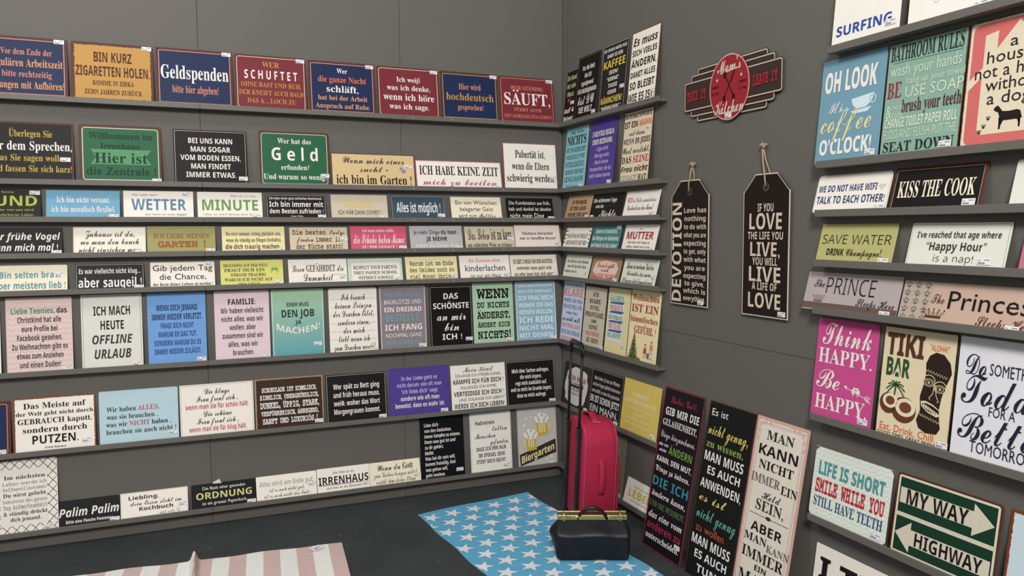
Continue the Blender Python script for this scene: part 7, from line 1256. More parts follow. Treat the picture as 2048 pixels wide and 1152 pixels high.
99,114,82,1,42,32,66,-2,0,-2,-2,-1,-4,-3,-10,-13,-12,4,-4,15,14,14,1,-7,-5,-6,-6,-4,-7,-4,-6,-2,-6,-1,-5,1,-6,5,-5,6,-3,8,-1,6,1,5,2,7,5,13,11,-4,5,-8,-8,-6,-5,-5,-3,-2,-1,-2,1,-1,2,1,3,16,23,3,7,1,3,-1,4,-2,2,-4,2,-4,2,-17,2,-2,3,1,4,-1,1,
99,115,70,1,45,44,67,-2,0,-3,-1,-28,-28,3,-4,18,16,-1,-23,-1,-6,-3,-6,-5,-8,-6,-3,-4,1,-2,2,4,0,3,2,1,2,1,3,-1,3,-1,3,-3,1,-3,1,-4,-1,-3,-2,-2,-3,-1,-3,1,-6,4,-4,6,-4,8,-1,6,1,6,1,6,2,7,4,7,6,9,9,-3,4,-10,-9,3,6,1,7,-2,12,-8,14,0,1,0,3,3,4,0,1,
99,116,88,1,30,75,88,14,25,-25,-1,-22,-37,-9,-14,-22,-23,3,-4,11,10,-13,-27,-1,-4,1,-6,3,-4,5,-3,6,-1,8,1,9,4,8,6,9,8,-3,4,-9,-7,-6,-5,-5,-3,-4,-1,-2,1,0,1,1,4,2,4,36,65,16,0,2,7,
99,117,118,1,43,41,25,21,37,-29,-2,-22,-22,3,-4,10,9,-6,-11,-4,-8,-2,-7,-1,-4,1,-6,3,-4,5,-3,6,-1,8,1,9,4,8,6,8,8,-1,-5,1,-6,3,-4,6,-3,8,-1,6,1,7,3,7,5,11,10,-4,4,-13,-12,-8,-4,-2,1,-1,2,30,53,-29,-2,-6,-11,-6,-9,-6,-9,-7,-8,-10,-11,-7,-4,-2,1,-1,2,1,5,
99,118,94,2,51,47,59,-6,3,-5,-1,-24,-20,4,-3,7,7,3,2,1,0,0,-1,-1,-2,-11,-17,-3,-12,1,-7,4,-5,7,-3,9,-1,8,1,8,3,8,4,9,7,8,1,5,2,5,3,6,5,-4,4,-4,-4,-4,-3,-4,-2,-3,0,11,15,3,14,0,5,-2,4,-3,3,-5,1,-5,-2,-5,-3,-4,-5,-4,-7,-2,-7,-1,-6,0,-6,2,-4,4,-5,-13,-8,-12,-3,-4,1,-1,2,17,32,1,5,0,4,15,74,48,3,-1,1,-2,-1,-6,-3,-6,-4,-7,-5,-5,-3,4,-1,3,-1,3,1,4,1,4,3,4,2,3,3,2,
99,119,152,2,69,40,21,26,41,-29,-2,-24,-19,4,-4,12,10,1,0,0,-1,-1,-3,-9,-10,-4,-6,-3,-6,-1,-6,5,-12,16,-4,6,1,7,3,4,2,14,15,6,-16,18,-5,9,1,9,3,8,4,9,7,13,3,11,8,-4,4,-3,-4,-4,-2,-4,-2,-4,-1,6,7,5,8,3,7,1,7,-1,5,-2,4,-3,3,-5,1,-5,-2,-5,-3,-4,-5,-4,-7,-2,-7,-1,-6,1,-6,1,-4,4,-5,-7,-5,-7,-4,-6,-2,-5,-1,-2,0,-2,2,-2,2,0,2,1,6,4,8,22,37,-30,-2,-3,-6,-9,-14,-27,-31,-4,-2,-3,-1,-2,1,-1,2,2,5,15,131,48,3,-1,1,-2,-1,-6,-3,-6,-4,-7,-5,-5,-3,4,-1,3,0,3,0,4,2,4,2,4,3,3,3,2,
99,121,115,2,53,52,58,-8,3,-3,0,-5,-2,-26,-21,5,-4,12,12,3,1,1,0,0,-2,-1,-3,-8,-12,-3,-5,-2,-6,-1,-6,2,-6,3,-4,5,-3,7,-1,11,4,14,13,-9,-17,-11,-4,-19,-8,-15,-10,-9,-10,-3,-11,1,-7,4,-5,5,-3,9,-1,15,3,13,9,8,7,8,11,9,14,10,16,14,8,15,10,-4,4,-20,-13,30,52,-27,-1,-7,-12,-7,-11,-13,-17,-10,-11,-6,-4,-2,1,-1,2,15,27,3,7,1,7,12,28,-16,18,8,-11,-20,-9,-15,-8,-9,-7,-3,-4,1,-2,2,-2,3,-1,3,3,10,9,10,
99,122,87,2,71,80,61,-4,1,-6,-2,-16,-25,-10,0,0,1,1,2,3,4,4,5,1,5,-1,4,-2,3,-3,2,-4,0,-3,0,-4,-2,-9,-6,-15,-15,5,-4,13,13,-1,-4,0,-3,3,-8,11,-3,7,0,-10,-11,-15,0,-7,-2,-4,-2,-1,-4,3,-3,7,-2,11,2,8,6,2,-3,1,-3,0,-3,-1,-2,-14,-7,-12,-6,-10,-7,-8,-6,-10,-13,-3,-10,1,-5,2,-4,5,-3,7,-1,11,2,13,6,9,7,9,7,7,9,6,8,3,9,2,8,-1,4,-1,4,9,7,7,7,-3,4,-8,-7,-7,-6,-2,2,-10,6,5,6,9,11,15,13,4,4,1,3,1,3,16,31,-10,11,6,-7,-12,-7,-10,-6,-9,-5,-7,-10,-9,-7,-3,-3,0,-2,2,-1,2,-1,3,3,9,10,11,7,6,8,6,
102,44,44,1,11,31,19,-10,6,-8,-4,-4,-8,3,-8,7,-3,0,-12,-7,-10,0,-4,17,12,6,17,
102,68,163,2,59,73,148,-16,1,-15,-1,-12,-4,-11,-7,-7,-8,-6,-11,-1,-13,6,-20,19,-13,3,9,-8,4,-6,5,-4,7,-1,7,2,9,6,6,9,4,13,1,16,-1,15,-4,-10,-3,-8,-4,-7,-4,-6,-5,-3,-5,-2,-6,2,-7,3,-7,11,-14,5,-7,1,-5,-2,-5,-6,-4,-7,1,-17,-6,-17,-19,5,-6,10,6,6,2,6,-2,30,-19,7,-2,6,-2,7,-1,13,3,15,6,14,11,12,12,7,15,2,16,0,11,-3,11,-4,11,-6,11,-9,13,-12,12,-14,9,-15,8,29,79,111,8,2,15,-10,13,-11,10,-11,7,-12,5,-11,1,-12,-1,-8,-3,-7,-5,-6,-6,-5,-8,-3,-8,-1,-6,1,-6,2,-8,4,-9,5,-15,10,9,4,13,8,4,8,-1,3,-2,4,-17,26,-2,4,-1,4,2,5,4,4,
102,72,153,1,126,78,148,-4,1,-10,-6,-17,-17,-14,-16,-4,-6,-3,-5,0,-4,3,-10,20,-31,3,-11,-1,-3,-2,-3,-3,-2,-3,-1,-5,1,-4,2,-4,4,-4,6,-3,5,-1,6,-25,-18,4,-6,5,2,3,0,15,-9,16,-2,7,1,6,2,7,2,7,4,5,4,4,5,3,5,1,5,0,5,-2,6,-11,22,8,4,6,2,6,-1,5,-3,5,-4,5,-6,4,-7,3,-8,2,-8,1,-9,-2,-18,-5,-13,-7,-9,-9,-4,-11,9,-5,4,-1,3,0,1,1,1,-6,3,-5,-5,-22,-9,-7,-6,-5,-9,-1,-9,1,-7,2,-6,5,-6,6,-4,6,-3,8,-1,9,2,8,3,6,6,4,7,-8,4,-7,-10,-12,-3,-7,1,-7,4,-4,6,-2,7,2,6,3,6,5,3,6,1,4,-1,4,-1,3,-3,1,-3,-1,-3,5,-4,5,2,9,3,17,4,9,3,9,5,7,7,6,7,6,9,4,9,2,10,1,10,-2,17,-6,14,-9,12,-13,9,-5,3,-1,3,-6,0,-5,-5,-24,-10,-9,-5,-7,11,-3,5,-1,4,1,5,3,5,4,3,3,1,24,-8,4,2,5,3,17,19,-6,5,-5,-4,-3,-2,-5,1,
102,97,94,2,32,52,100,-6,0,-16,-14,-11,-11,-8,-10,-5,-11,-1,-11,3,-19,11,-22,-2,-2,4,-5,33,25,0,-3,4,-9,11,-7,-2,-2,5,-4,22,26,-5,4,-4,-4,-4,-2,-3,3,-1,6,0,42,1,4,0,3,2,2,3,2,0,6,-7,1,-15,6,-9,4,12,32,77,4,6,18,-9,0,-45,-10,-8,-5,-2,-3,3,-4,8,-3,11,-1,12,0,10,1,8,
102,100,95,2,36,42,140,0,6,-15,-2,-11,-4,-7,-7,-3,-9,2,-7,4,-6,9,-8,15,-9,-25,-14,0,-57,-1,-3,-3,-2,0,-6,8,-2,21,-10,5,-2,2,-3,6,0,25,28,6,10,6,10,4,10,1,11,-1,7,-2,7,-4,7,-5,7,-9,6,-36,23,-4,5,-2,5,1,4,3,2,4,2,13,35,85,9,5,9,-6,6,-5,5,-5,3,-5,2,-7,0,-8,-1,-14,-4,-13,-5,-10,-5,-3,-19,11,
102,101,83,2,28,56,102,-4,0,-34,-23,-3,-3,-2,-2,-1,-4,0,-5,0,-29,1,-11,5,-10,9,-8,15,-6,-1,-3,5,-3,30,30,-4,4,-5,-4,-4,-2,-4,-2,-5,0,-4,1,-4,1,-4,3,-4,3,-2,4,-1,4,41,31,1,2,6,39,84,3,2,14,-23,-21,-17,0,32,1,3,
102,103,95,2,50,53,102,-6,0,-12,-10,-10,-9,-7,-7,-5,-7,-4,-6,-2,-6,-2,-6,0,-7,8,-26,8,-11,0,-3,0,-2,-2,-2,6,-2,32,26,2,-10,4,-10,4,-8,1,-4,-1,-7,-2,-5,-4,-5,-5,-4,-5,-3,-6,-1,-16,5,-6,15,-19,0,4,-11,8,-9,12,-5,16,-2,12,2,11,4,9,7,6,10,4,11,2,17,-7,16,-3,22,1,10,1,9,2,6,3,7,0,6,-24,8,-7,4,-2,2,17,32,78,5,6,11,-7,11,-5,-3,-15,-1,-14,0,-11,-10,-8,-3,-1,-3,1,-3,3,-4,5,-3,6,-2,7,-1,7,1,11,2,8,
102,105,64,2,9,46,146,-6,2,-9,-5,-6,-14,-4,-18,6,0,18,20,2,4,1,5,33,36,99,-5,3,-15,-16,-12,-10,4,-5,5,4,4,1,2,0,2,-2,1,-62,2,-5,5,-3,6,-3,-2,-2,6,-4,23,26,-5,4,-5,-4,-3,-2,-2,1,-1,1,-1,3,0,45,1,6,4,2,0,6,-3,1,-3,1,-4,2,-3,3,-3,2,0,2,0,2,
102,110,107,1,54,29,98,-4,4,-21,-23,5,-4,3,4,3,-4,1,-10,0,-41,-1,-7,-5,-3,0,-6,4,-2,5,-2,4,-4,2,-5,6,0,3,5,3,4,5,2,4,2,0,6,-5,3,-1,7,0,42,16,15,5,-5,2,-7,0,-57,2,-5,5,-3,6,-3,-1,-2,5,-4,23,26,-4,4,-6,-4,-3,-2,-2,0,-1,2,-1,2,0,52,1,5,4,3,0,6,-4,2,-6,2,-5,4,-3,5,-6,0,-27,-27,0,2,-3,11,-9,8,0,1,
102,114,74,1,43,29,98,-4,4,-21,-23,5,-4,3,4,3,-4,1,-10,0,-36,-1,-7,-3,-3,0,-6,18,-7,6,-4,-1,-2,-1,-1,5,-4,29,27,-5,4,-5,-4,-4,-2,-3,1,-8,4,-2,2,-1,2,0,35,9,14,5,-6,2,-8,6,0,2,5,2,4,3,4,2,2,0,8,-6,6,-5,9,-6,0,-2,-8,-12,-19,0,2,-3,11,-9,8,0,1,
102,117,107,1,55,30,98,-4,4,-22,-24,5,-4,4,5,3,-4,1,-8,0,-43,-1,-7,-6,-3,0,-6,17,-7,1,-1,-1,-2,5,-3,31,26,0,-4,0,-6,3,-4,4,-3,6,-3,-1,-2,5,-4,23,26,-4,4,-6,-4,-3,-2,-2,0,-1,2,-1,2,0,50,2,7,5,3,0,6,-5,2,-4,3,-4,3,-3,5,-6,0,-2,-5,-4,-3,-5,-3,-4,-2,0,-6,5,-2,2,-7,0,-44,-10,-9,-6,-3,-3,0,-2,3,-1,3,0,53,-3,11,-9,8,
102,122,64,2,44,35,100,-5,3,-24,-28,5,-4,5,4,6,1,4,0,4,-3,2,-4,0,-5,-1,-7,-5,-6,-7,-6,-9,-5,0,-6,12,-9,-14,-16,-5,-18,2,-13,5,-10,8,-6,10,-2,9,1,7,4,5,6,5,8,2,10,1,11,-3,18,-8,14,9,4,-1,6,-12,-5,-4,5,-6,4,9,7,7,8,4,7,1,6,0,6,-3,4,-4,4,-10,7,-2,2,12,15,7,11,13,9,-14,3,-17,-1,-9,-2,-7,-4,-4,-5,-1,-6,1,-5,5,-3,8,-1,9,
105,33,54,2,14,35,131,-8,7,-8,-7,-3,-22,0,-12,1,-10,5,-34,2,-10,3,-3,3,3,2,10,5,34,1,10,0,12,8,36,19,-9,3,-8,-3,-4,-9,4,-8,8,-4,9,4,3,8,
105,65,126,2,8,63,143,-75,-143,31,0,17,34,46,0,3,-34,29,0,-15,143,3,77,120,4,-61,-33,0,
105,66,124,2,33,35,143,-30,-143,51,0,15,1,14,4,11,6,9,9,6,12,1,15,-1,9,-39,5,6,-3,3,-5,1,-7,-1,-9,-5,-6,-8,-5,-10,-1,-18,0,8,37,16,0,47,-6,-4,8,-7,6,-9,4,13,5,10,8,6,11,2,13,-3,15,-9,10,-15,5,-18,2,9,60,118,15,0,12,-3,4,-10,-1,-9,-5,-5,-8,-4,-9,-1,-15,0,
105,68,135,2,13,35,143,-30,-143,44,0,24,3,20,8,15,13,12,18,7,22,2,25,-3,23,-11,17,-18,10,-23,4,13,60,118,11,0,12,-2,8,-5,6,-10,2,-14,-2,-16,-4,-14,-6,-13,-9,-10,-12,-7,-15,-2,-11,0,
105,69,108,1,12,35,143,-30,-143,80,0,5,25,-50,0,8,37,47,0,5,25,-47,0,7,31,50,0,5,25,
105,70,106,1,10,35,143,-30,-143,30,0,12,56,46,0,5,25,-46,0,8,37,50,0,5,25,
105,72,140,1,12,65,143,-30,0,-30,-143,30,0,13,62,46,0,-13,-62,30,0,30,143,-30,0,-12,-56,-46,0,
105,73,77,1,12,88,143,-64,0,-3,-17,15,-8,-20,-93,-18,-8,-4,-17,63,0,4,17,-15,8,19,93,19,8,
105,76,104,1,6,65,143,-30,0,-30,-143,80,0,5,25,-50,0,
105,78,151,1,12,35,143,-30,-143,27,0,21,108,1,0,34,-108,34,0,30,143,-27,0,-21,-105,-1,0,-33,105,
105,79,146,2,24,110,141,-22,4,-19,-2,-15,-6,-13,-10,-11,-12,-8,-14,-5,-15,-4,-17,-1,-17,3,-22,11,-17,16,-11,23,-4,18,2,16,6,13,9,10,12,8,15,5,16,4,16,1,18,-3,21,-10,17,22,76,118,9,2,11,-2,7,-6,5,-9,1,-12,-1,-19,-4,-17,-7,-13,-9,-10,-10,-7,-11,-2,-10,2,-8,6,-5,9,-2,12,1,14,3,12,3,12,6,10,6,8,7,7,
105,80,122,2,17,35,143,-30,-143,30,0,11,51,15,0,17,1,15,4,12,7,10,10,6,13,2,15,-1,12,-4,10,-6,8,-9,7,-12,4,-16,1,9,60,118,14,0,14,-4,5,-14,-2,-10,-6,-8,-10,-5,-12,-1,-12,0,
105,82,122,2,16,70,143,-35,0,-30,-143,30,0,12,55,11,0,20,-55,33,0,-26,61,13,6,10,9,7,12,2,16,-3,18,-10,12,-14,7,9,60,118,7,0,15,-4,4,-12,-1,-10,-6,-7,-8,-4,-12,-2,-7,0,
105,85,138,1,23,64,143,-30,0,-20,-105,3,-16,8,-13,14,-8,20,-3,17,2,14,5,11,8,9,10,6,13,4,14,20,93,-30,0,-19,-90,-4,-13,-5,-9,-9,-6,-11,-2,-14,5,-4,13,0,5,
105,86,118,1,8,47,143,-29,0,12,-143,33,0,73,143,-31,0,-42,-86,-11,-28,
105,97,119,2,29,69,110,-10,1,-11,-1,-9,-5,-9,-8,-7,-9,-6,-12,-5,-12,-2,-13,-1,-13,1,-13,3,-10,5,-8,7,-5,7,-3,8,-1,9,1,9,4,7,5,6,6,1,0,-2,-14,22,0,23,109,-22,0,-6,-14,-1,0,-4,7,-6,5,22,64,87,6,-1,4,-3,3,-5,1,-7,0,-8,-1,-8,-3,-8,-3,-8,-4,-7,-5,-5,-5,-4,-6,-1,-9,4,-3,13,0,9,2,8,2,8,3,8,4,6,4,5,5,3,
105,99,97,1,41,76,111,-9,0,-13,-1,-12,-5,-10,-6,-8,-10,-7,-11,-4,-12,-3,-13,-1,-15,1,-13,4,-10,7,-8,8,-5,10,-3,10,-1,10,1,9,1,7,3,7,3,0,24,-6,-3,-7,-3,-6,-2,-8,0,-7,1,-5,4,-3,6,-1,8,0,11,3,11,4,10,6,8,7,5,9,1,6,0,5,-1,11,-4,9,22,-7,3,-8,2,
105,100,119,2,29,124,152,-29,0,-10,-57,-1,0,-4,6,-5,6,-7,3,-9,1,-11,-1,-9,-5,-9,-8,-7,-9,-6,-11,-5,-13,-2,-13,-1,-13,1,-13,3,-10,5,-8,7,-5,7,-3,8,-1,9,1,9,4,7,5,6,6,1,0,-2,-14,22,0,22,64,87,6,-1,4,-3,3,-6,1,-7,0,-6,-1,-8,-2,-8,-3,-8,-4,-7,-4,-6,-6,-4,-6,-1,-10,4,-3,13,0,9,2,8,2,8,3,8,4,6,4,5,5,3,
105,101,111,2,34,86,109,-16,2,-14,-1,-13,-5,-10,-7,-9,-9,-6,-10,-5,-12,-3,-13,-1,-14,3,-18,9,-13,14,-8,17,-3,11,1,10,1,8,3,9,3,0,23,-9,-4,-8,-3,-7,-1,-8,-1,-8,2,-6,3,-4,7,-1,11,5,0,27,3,20,8,12,12,3,15,-2,12,-7,10,13,63,89,5,1,8,-2,2,-7,-2,-7,-5,-5,-10,-4,-15,-2,-4,0,2,8,4,6,4,6,5,4,
105,102,75,1,39,73,153,-14,-2,-11,-6,-9,-11,-6,-17,-2,-8,-17,-8,-3,-14,16,0,-20,-94,-3,-8,-4,-5,-5,-3,-5,-1,-6,0,-5,2,0,-24,7,-1,10,-1,11,1,9,4,7,6,5,7,4,9,3,9,21,99,21,0,5,22,-21,0,1,6,2,6,3,5,4,2,5,1,7,0,6,-3,7,22,-5,2,-5,2,
105,103,119,2,46,68,110,-9,1,-11,-1,-10,-5,-8,-8,-7,-9,-6,-12,-5,-12,-2,-13,-1,-13,1,-13,3,-10,5,-7,6,-6,7,-3,7,-1,10,1,7,4,7,5,5,7,1,0,-6,-19,-3,-9,-6,-6,-7,-4,-9,-1,-10,1,-8,1,-9,3,-7,4,0,-26,15,-5,9,-2,11,0,13,1,11,3,10,6,9,8,6,12,5,15,23,112,-22,0,-6,-14,-1,0,-5,7,-5,5,24,65,87,5,-1,4,-3,3,-6,1,-7,0,-7,-2,-9,-2,-8,-3,-7,-3,-7,-5,-5,-5,-4,-6,-1,-5,1,-5,3,-2,5,-1,8,0,9,2,8,2,8,3,8,4,6,4,5,5,3,
105,104,121,1,28,65,152,-29,0,-32,-152,29,0,10,45,3,11,3,10,4,9,5,7,6,4,6,1,8,-3,3,-9,0,-5,-15,-70,29,0,13,62,2,10,1,8,-2,13,-5,10,-9,6,-13,2,-9,-1,-8,-3,-7,-6,-6,-6,-1,0,
105,105,59,2,16,55,151,-6,1,-7,-1,-6,-3,-3,-6,-2,-7,1,-6,4,-3,4,-3,6,0,8,1,6,4,3,5,1,7,-1,6,-4,3,4,56,109,-29,0,-23,-109,29,0,
105,107,114,1,13,65,152,-29,0,-32,-152,29,0,7,34,12,7,18,-41,33,0,-28,60,48,49,-33,0,-44,-46,-1,0,
105,108,59,1,4,65,152,-29,0,-32,-152,29,0,
105,109,181,1,49,92,110,-10,1,-10,-1,-9,-5,-8,-7,-7,-9,-1,0,2,20,-22,0,-23,-109,29,0,10,45,3,11,3,10,4,9,5,7,6,4,6,1,8,-3,2,-9,0,-5,-15,-70,29,0,10,45,3,12,3,10,5,8,5,7,5,4,7,1,7,-3,2,-9,0,-5,-15,-70,30,0,13,62,1,10,1,8,-2,13,-5,10,-8,6,-12,2,-11,-1,-9,-5,-8,-7,-7,-9,-1,0,-3,9,-5,7,
105,110,121,1,28,95,109,-13,2,-10,-1,-9,-5,-8,-7,-7,-9,-1,0,2,20,-22,0,-23,-109,29,0,10,45,3,11,3,10,4,9,5,7,6,4,6,1,8,-3,3,-9,0,-5,-15,-70,29,0,13,62,2,10,1,8,-2,13,-5,10,
105,111,117,2,26,84,108,-17,3,-14,-1,-12,-4,-10,-7,-8,-9,-6,-11,-5,-12,-2,-13,-1,-14,1,-12,4,-10,6,-9,9,-6,10,-4,12,-1,13,1,12,5,10,6,8,9,6,11,5,12,2,13,1,13,-3,18,-8,14,20,58,86,7,1,6,-1,5,-4,2,-6,1,-8,-1,-11,-2,-11,-4,-10,-5,-7,-6,-5,-8,-2,-11,5,-4,13,1,8,1,8,2,8,3,7,3,7,5,5,
105,114,84,1,17,82,111,-10,-1,-9,-5,-8,-7,-7,-9,-1,0,2,20,-22,0,-23,-109,29,0,10,49,5,15,8,11,9,6,10,2,10,-1,7,28,
105,115,95,1,49,64,111,-9,0,-17,-2,-13,-7,-9,-11,-2,-15,1,-9,4,-7,7,-6,9,-6,8,-5,5,-4,2,-4,1,-3,-1,-6,-4,-3,-6,-2,-7,-1,-8,0,-8,2,-7,3,-8,4,0,-25,7,-3,8,-2,8,-1,10,0,19,2,15,8,9,11,3,17,-2,10,-4,8,-8,7,-16,9,-4,3,-3,3,-1,4,1,4,3,3,4,2,5,0,6,0,7,-2,6,-3,6,-3,10,21,-9,4,-9,3,
105,116,82,1,27,63,132,-19,0,-13,-23,-19,-8,-3,-14,15,0,-11,-53,-1,-11,2,-12,5,-7,9,-5,12,-1,8,0,7,1,6,2,5,2,0,22,-12,-3,-4,0,-3,0,-3,2,-2,2,0,3,11,58,28,0,5,22,-28,0,
105,117,121,1,26,55,109,-29,0,-15,-80,2,-13,5,-9,8,-7,13,-2,10,2,9,4,8,7,7,9,1,0,-2,-20,22,0,23,109,-29,0,-10,-45,-2,-11,-4,-10,-4,-9,-5,-6,-6,-5,-6,-1,-8,3,-3,9,0,5,
109,33,54,2,14,37,132,-10,8,-10,-8,-3,-23,1,-12,0,-10,5,-34,3,-11,4,-4,4,4,3,11,5,34,0,10,1,12,8,37,20,-10,4,-9,-4,-5,-10,5,-9,9,-5,10,5,4,9,
109,46,44,1,8,31,20,-9,4,-10,-4,-4,-10,4,-9,10,-5,9,5,5,9,
109,65,120,2,52,34,117,-8,0,-4,-1,-3,-3,-1,-4,1,-4,3,-3,4,-1,5,-1,12,0,-32,-85,-6,0,-4,-1,-2,-3,0,-4,0,-4,3,-3,3,-1,5,-1,26,0,5,1,5,1,2,2,1,5,-1,4,-2,3,-5,1,-12,0,7,20,48,0,8,-20,-12,0,-4,-1,-3,-3,0,-4,0,-5,3,-2,4,-1,6,-1,26,0,5,1,3,1,2,3,1,4,-1,4,-2,3,-3,1,-6,0,-37,95,-2,4,-3,2,-3,1,3,42,52,17,45,19,-45,
109,68,120,2,27,58,117,-42,0,-4,-1,-3,-2,-1,-5,1,-4,2,-3,4,-1,5,-1,0,-85,-6,0,-3,-1,-2,-3,-1,-4,2,-7,7,-2,54,2,15,5,11,8,9,13,5,15,2,17,-1,17,-5,14,-9,12,-10,9,-14,6,12,48,101,21,-3,14,-8,8,-13,3,-19,-3,-20,-8,-13,-14,-8,-20,-2,-11,0,0,85,-19,0,
109,69,120,1,61,99,117,-86,0,-4,-1,-3,-2,-1,-5,1,-5,2,-2,4,-1,11,-1,0,-85,-10,0,-5,-1,-2,-3,-1,-4,2,-7,7,-2,85,0,6,3,2,6,0,25,0,4,-1,4,-3,2,-4,1,-5,-1,-2,-2,-1,-5,-1,-5,0,-15,-48,0,0,40,22,0,0,-7,1,-4,3,-3,4,0,4,0,2,3,1,4,0,29,-1,4,-2,3,-4,1,-4,-1,-3,-2,-1,-3,0,-9,-22,0,0,30,48,0,0,-15,1,-5,1,-3,3,-2,4,-1,4,1,3,2,1,4,0,4,0,23,-2,7,
109,71,120,1,65,77,119,-14,2,-16,-2,-14,-7,-12,-9,-8,-13,-6,-15,-2,-17,2,-18,6,-15,9,-13,12,-9,14,-6,17,-2,15,1,13,3,11,5,2,1,1,2,1,3,0,28,3,1,3,1,2,3,0,3,-1,6,-5,2,-43,0,-3,0,-3,-1,-1,-3,0,-4,1,-6,6,-2,23,0,0,-20,-12,-4,-11,-2,-12,2,-9,4,-9,7,-6,9,-4,11,-1,13,3,20,7,14,12,9,15,3,9,-1,7,-4,5,-5,4,-6,2,-6,3,-2,9,0,2,2,2,3,0,4,0,13,0,8,-1,5,-3,3,-5,1,-5,-1,-3,-3,
109,72,120,1,68,16,117,-4,-1,-3,-2,-1,-5,1,-4,2,-3,4,-1,5,-1,0,-85,-6,0,-3,-1,-2,-3,-1,-4,2,-7,7,-2,26,0,5,1,4,1,3,3,0,4,0,4,-3,3,-3,1,-11,0,0,38,44,0,0,-38,-9,0,-4,-1,-3,-3,-1,-4,1,-5,3,-2,4,-1,31,0,5,1,2,2,1,5,0,4,-2,3,-4,1,-6,0,0,85,6,1,3,1,3,3,0,4,-2,6,-6,2,-24,0,-7,0,-5,-1,-2,-3,-1,-4,1,-4,2,-3,4,-1,10,-1,0,-31,-44,0,0,31,9,1,5,1,3,2,0,5,0,5,-3,2,-5,1,
109,75,120,1,64,47,117,-33,0,-6,-2,-2,-6,2,-7,7,-2,8,0,0,-85,-7,0,-5,0,-3,-1,-2,-3,0,-4,2,-7,6,-2,33,0,5,1,4,1,2,3,1,4,-1,4,-2,3,-4,1,-10,0,0,29,9,9,12,-6,12,-17,15,-27,1,-2,2,-2,2,0,13,-1,6,2,2,7,0,4,-2,3,-4,1,-6,0,-7,14,-12,20,-5,6,-9,8,-7,3,36,34,6,1,4,1,2,3,1,4,-2,6,-6,2,-30,0,-6,-2,-2,-6,3,-7,-28,-36,0,34,9,1,4,1,3,2,1,5,-1,4,-2,3,-4,1,
109,77,120,1,64,29,117,-17,0,-6,-2,-2,-6,1,-4,2,-2,4,-2,4,0,-2,-86,-7,0,-3,-1,-3,-3,0,-4,2,-7,6,-2,28,0,4,1,4,1,2,3,1,4,-1,4,-2,3,-4,1,-10,0,2,74,16,-48,2,-4,2,-2,4,-2,4,0,4,0,3,2,2,2,2,4,16,48,2,-74,-8,0,-4,-1,-3,-3,-1,-4,1,-4,2,-3,4,-1,5,-1,27,0,7,2,2,7,-1,4,-2,3,-4,1,-6,0,-3,86,5,0,3,2,2,2,1,4,-2,6,-6,2,-16,0,-8,-1,-4,-6,-20,-57,-20,57,-4,6,
109,84,120,1,37,103,117,-85,0,-7,-2,-2,-6,-1,-37,1,-6,7,-3,5,1,3,2,1,4,1,30,25,0,0,-85,-17,0,-4,0,-3,-1,-2,-3,-1,-4,2,-7,7,-2,55,0,6,2,2,7,-2,6,-7,2,-18,0,0,85,25,0,1,-24,1,-6,1,-4,3,-2,5,-1,6,3,2,6,-1,37,-3,6,
109,87,120,1,52,37,117,-31,0,-3,0,-2,-2,-2,-2,0,-4,2,-6,7,-2,16,-101,2,-1,2,-1,10,1,2,1,2,1,18,65,19,-62,3,-4,4,-2,7,0,3,1,1,1,15,101,7,2,2,6,0,4,-2,2,-2,2,-3,0,-32,0,-4,0,-4,-1,-2,-3,-1,-4,3,-6,7,-2,14,0,-8,-69,-17,52,-1,3,-2,2,-2,1,-10,0,-2,-1,-3,-5,-14,-51,-10,68,12,0,8,2,2,6,0,4,-3,3,-3,1,
109,97,120,2,41,77,92,-17,2,-14,-1,-12,-3,-9,-5,-3,-7,1,-3,2,-3,2,-2,3,-1,13,4,9,3,8,1,15,-5,5,-15,0,1,-10,2,-11,1,-20,-2,-15,-7,-9,-11,-3,-14,2,-13,7,-10,11,-6,14,-2,20,4,15,10,1,-4,3,-6,5,-2,16,0,7,2,2,7,-1,4,-2,3,-5,1,-9,0,0,43,-2,16,-7,11,17,71,44,9,-2,0,-9,-1,-4,-3,-5,-6,-4,-6,-3,-8,-2,-8,-1,-7,1,-6,3,-3,5,-1,5,2,7,5,5,10,4,13,1,
109,98,120,2,37,30,129,-16,0,-6,-2,-3,-6,0,-2,4,-5,4,-1,6,-1,0,-97,-6,0,-4,-1,-3,-3,-1,-4,3,-7,6,-2,19,0,4,2,1,5,0,4,10,-9,19,-3,13,1,11,5,10,7,7,10,5,12,2,12,-2,13,-5,11,-7,10,-9,7,-12,5,-13,2,-19,-4,-11,-9,0,45,-2,4,22,40,60,4,6,6,5,7,2,8,1,8,-1,8,-2,5,-5,5,-6,3,-7,1,-8,-2,-12,-7,-10,-9,-6,-12,-2,-8,1,-7,3,-6,5,-4,6,-3,7,-1,8,1,8,
109,99,120,1,57,74,92,-15,2,-14,-1,-12,-5,-11,-8,-7,-10,-5,-12,-2,-13,2,-13,5,-12,7,-10,11,-8,12,-4,14,-2,9,1,8,1,8,3,7,3,6,4,5,5,3,4,1,4,0,4,-2,2,-3,2,-3,1,-5,-1,-18,-12,-15,-3,-13,2,-10,6,-7,10,-2,13,1,9,3,7,5,6,7,5,8,3,9,1,6,-1,5,-1,5,-3,4,-3,3,-4,4,-6,4,-4,5,-2,7,2,2,7,0,18,-1,6,-1,4,-2,3,-5,1,-7,-2,-2,-6,0,2,
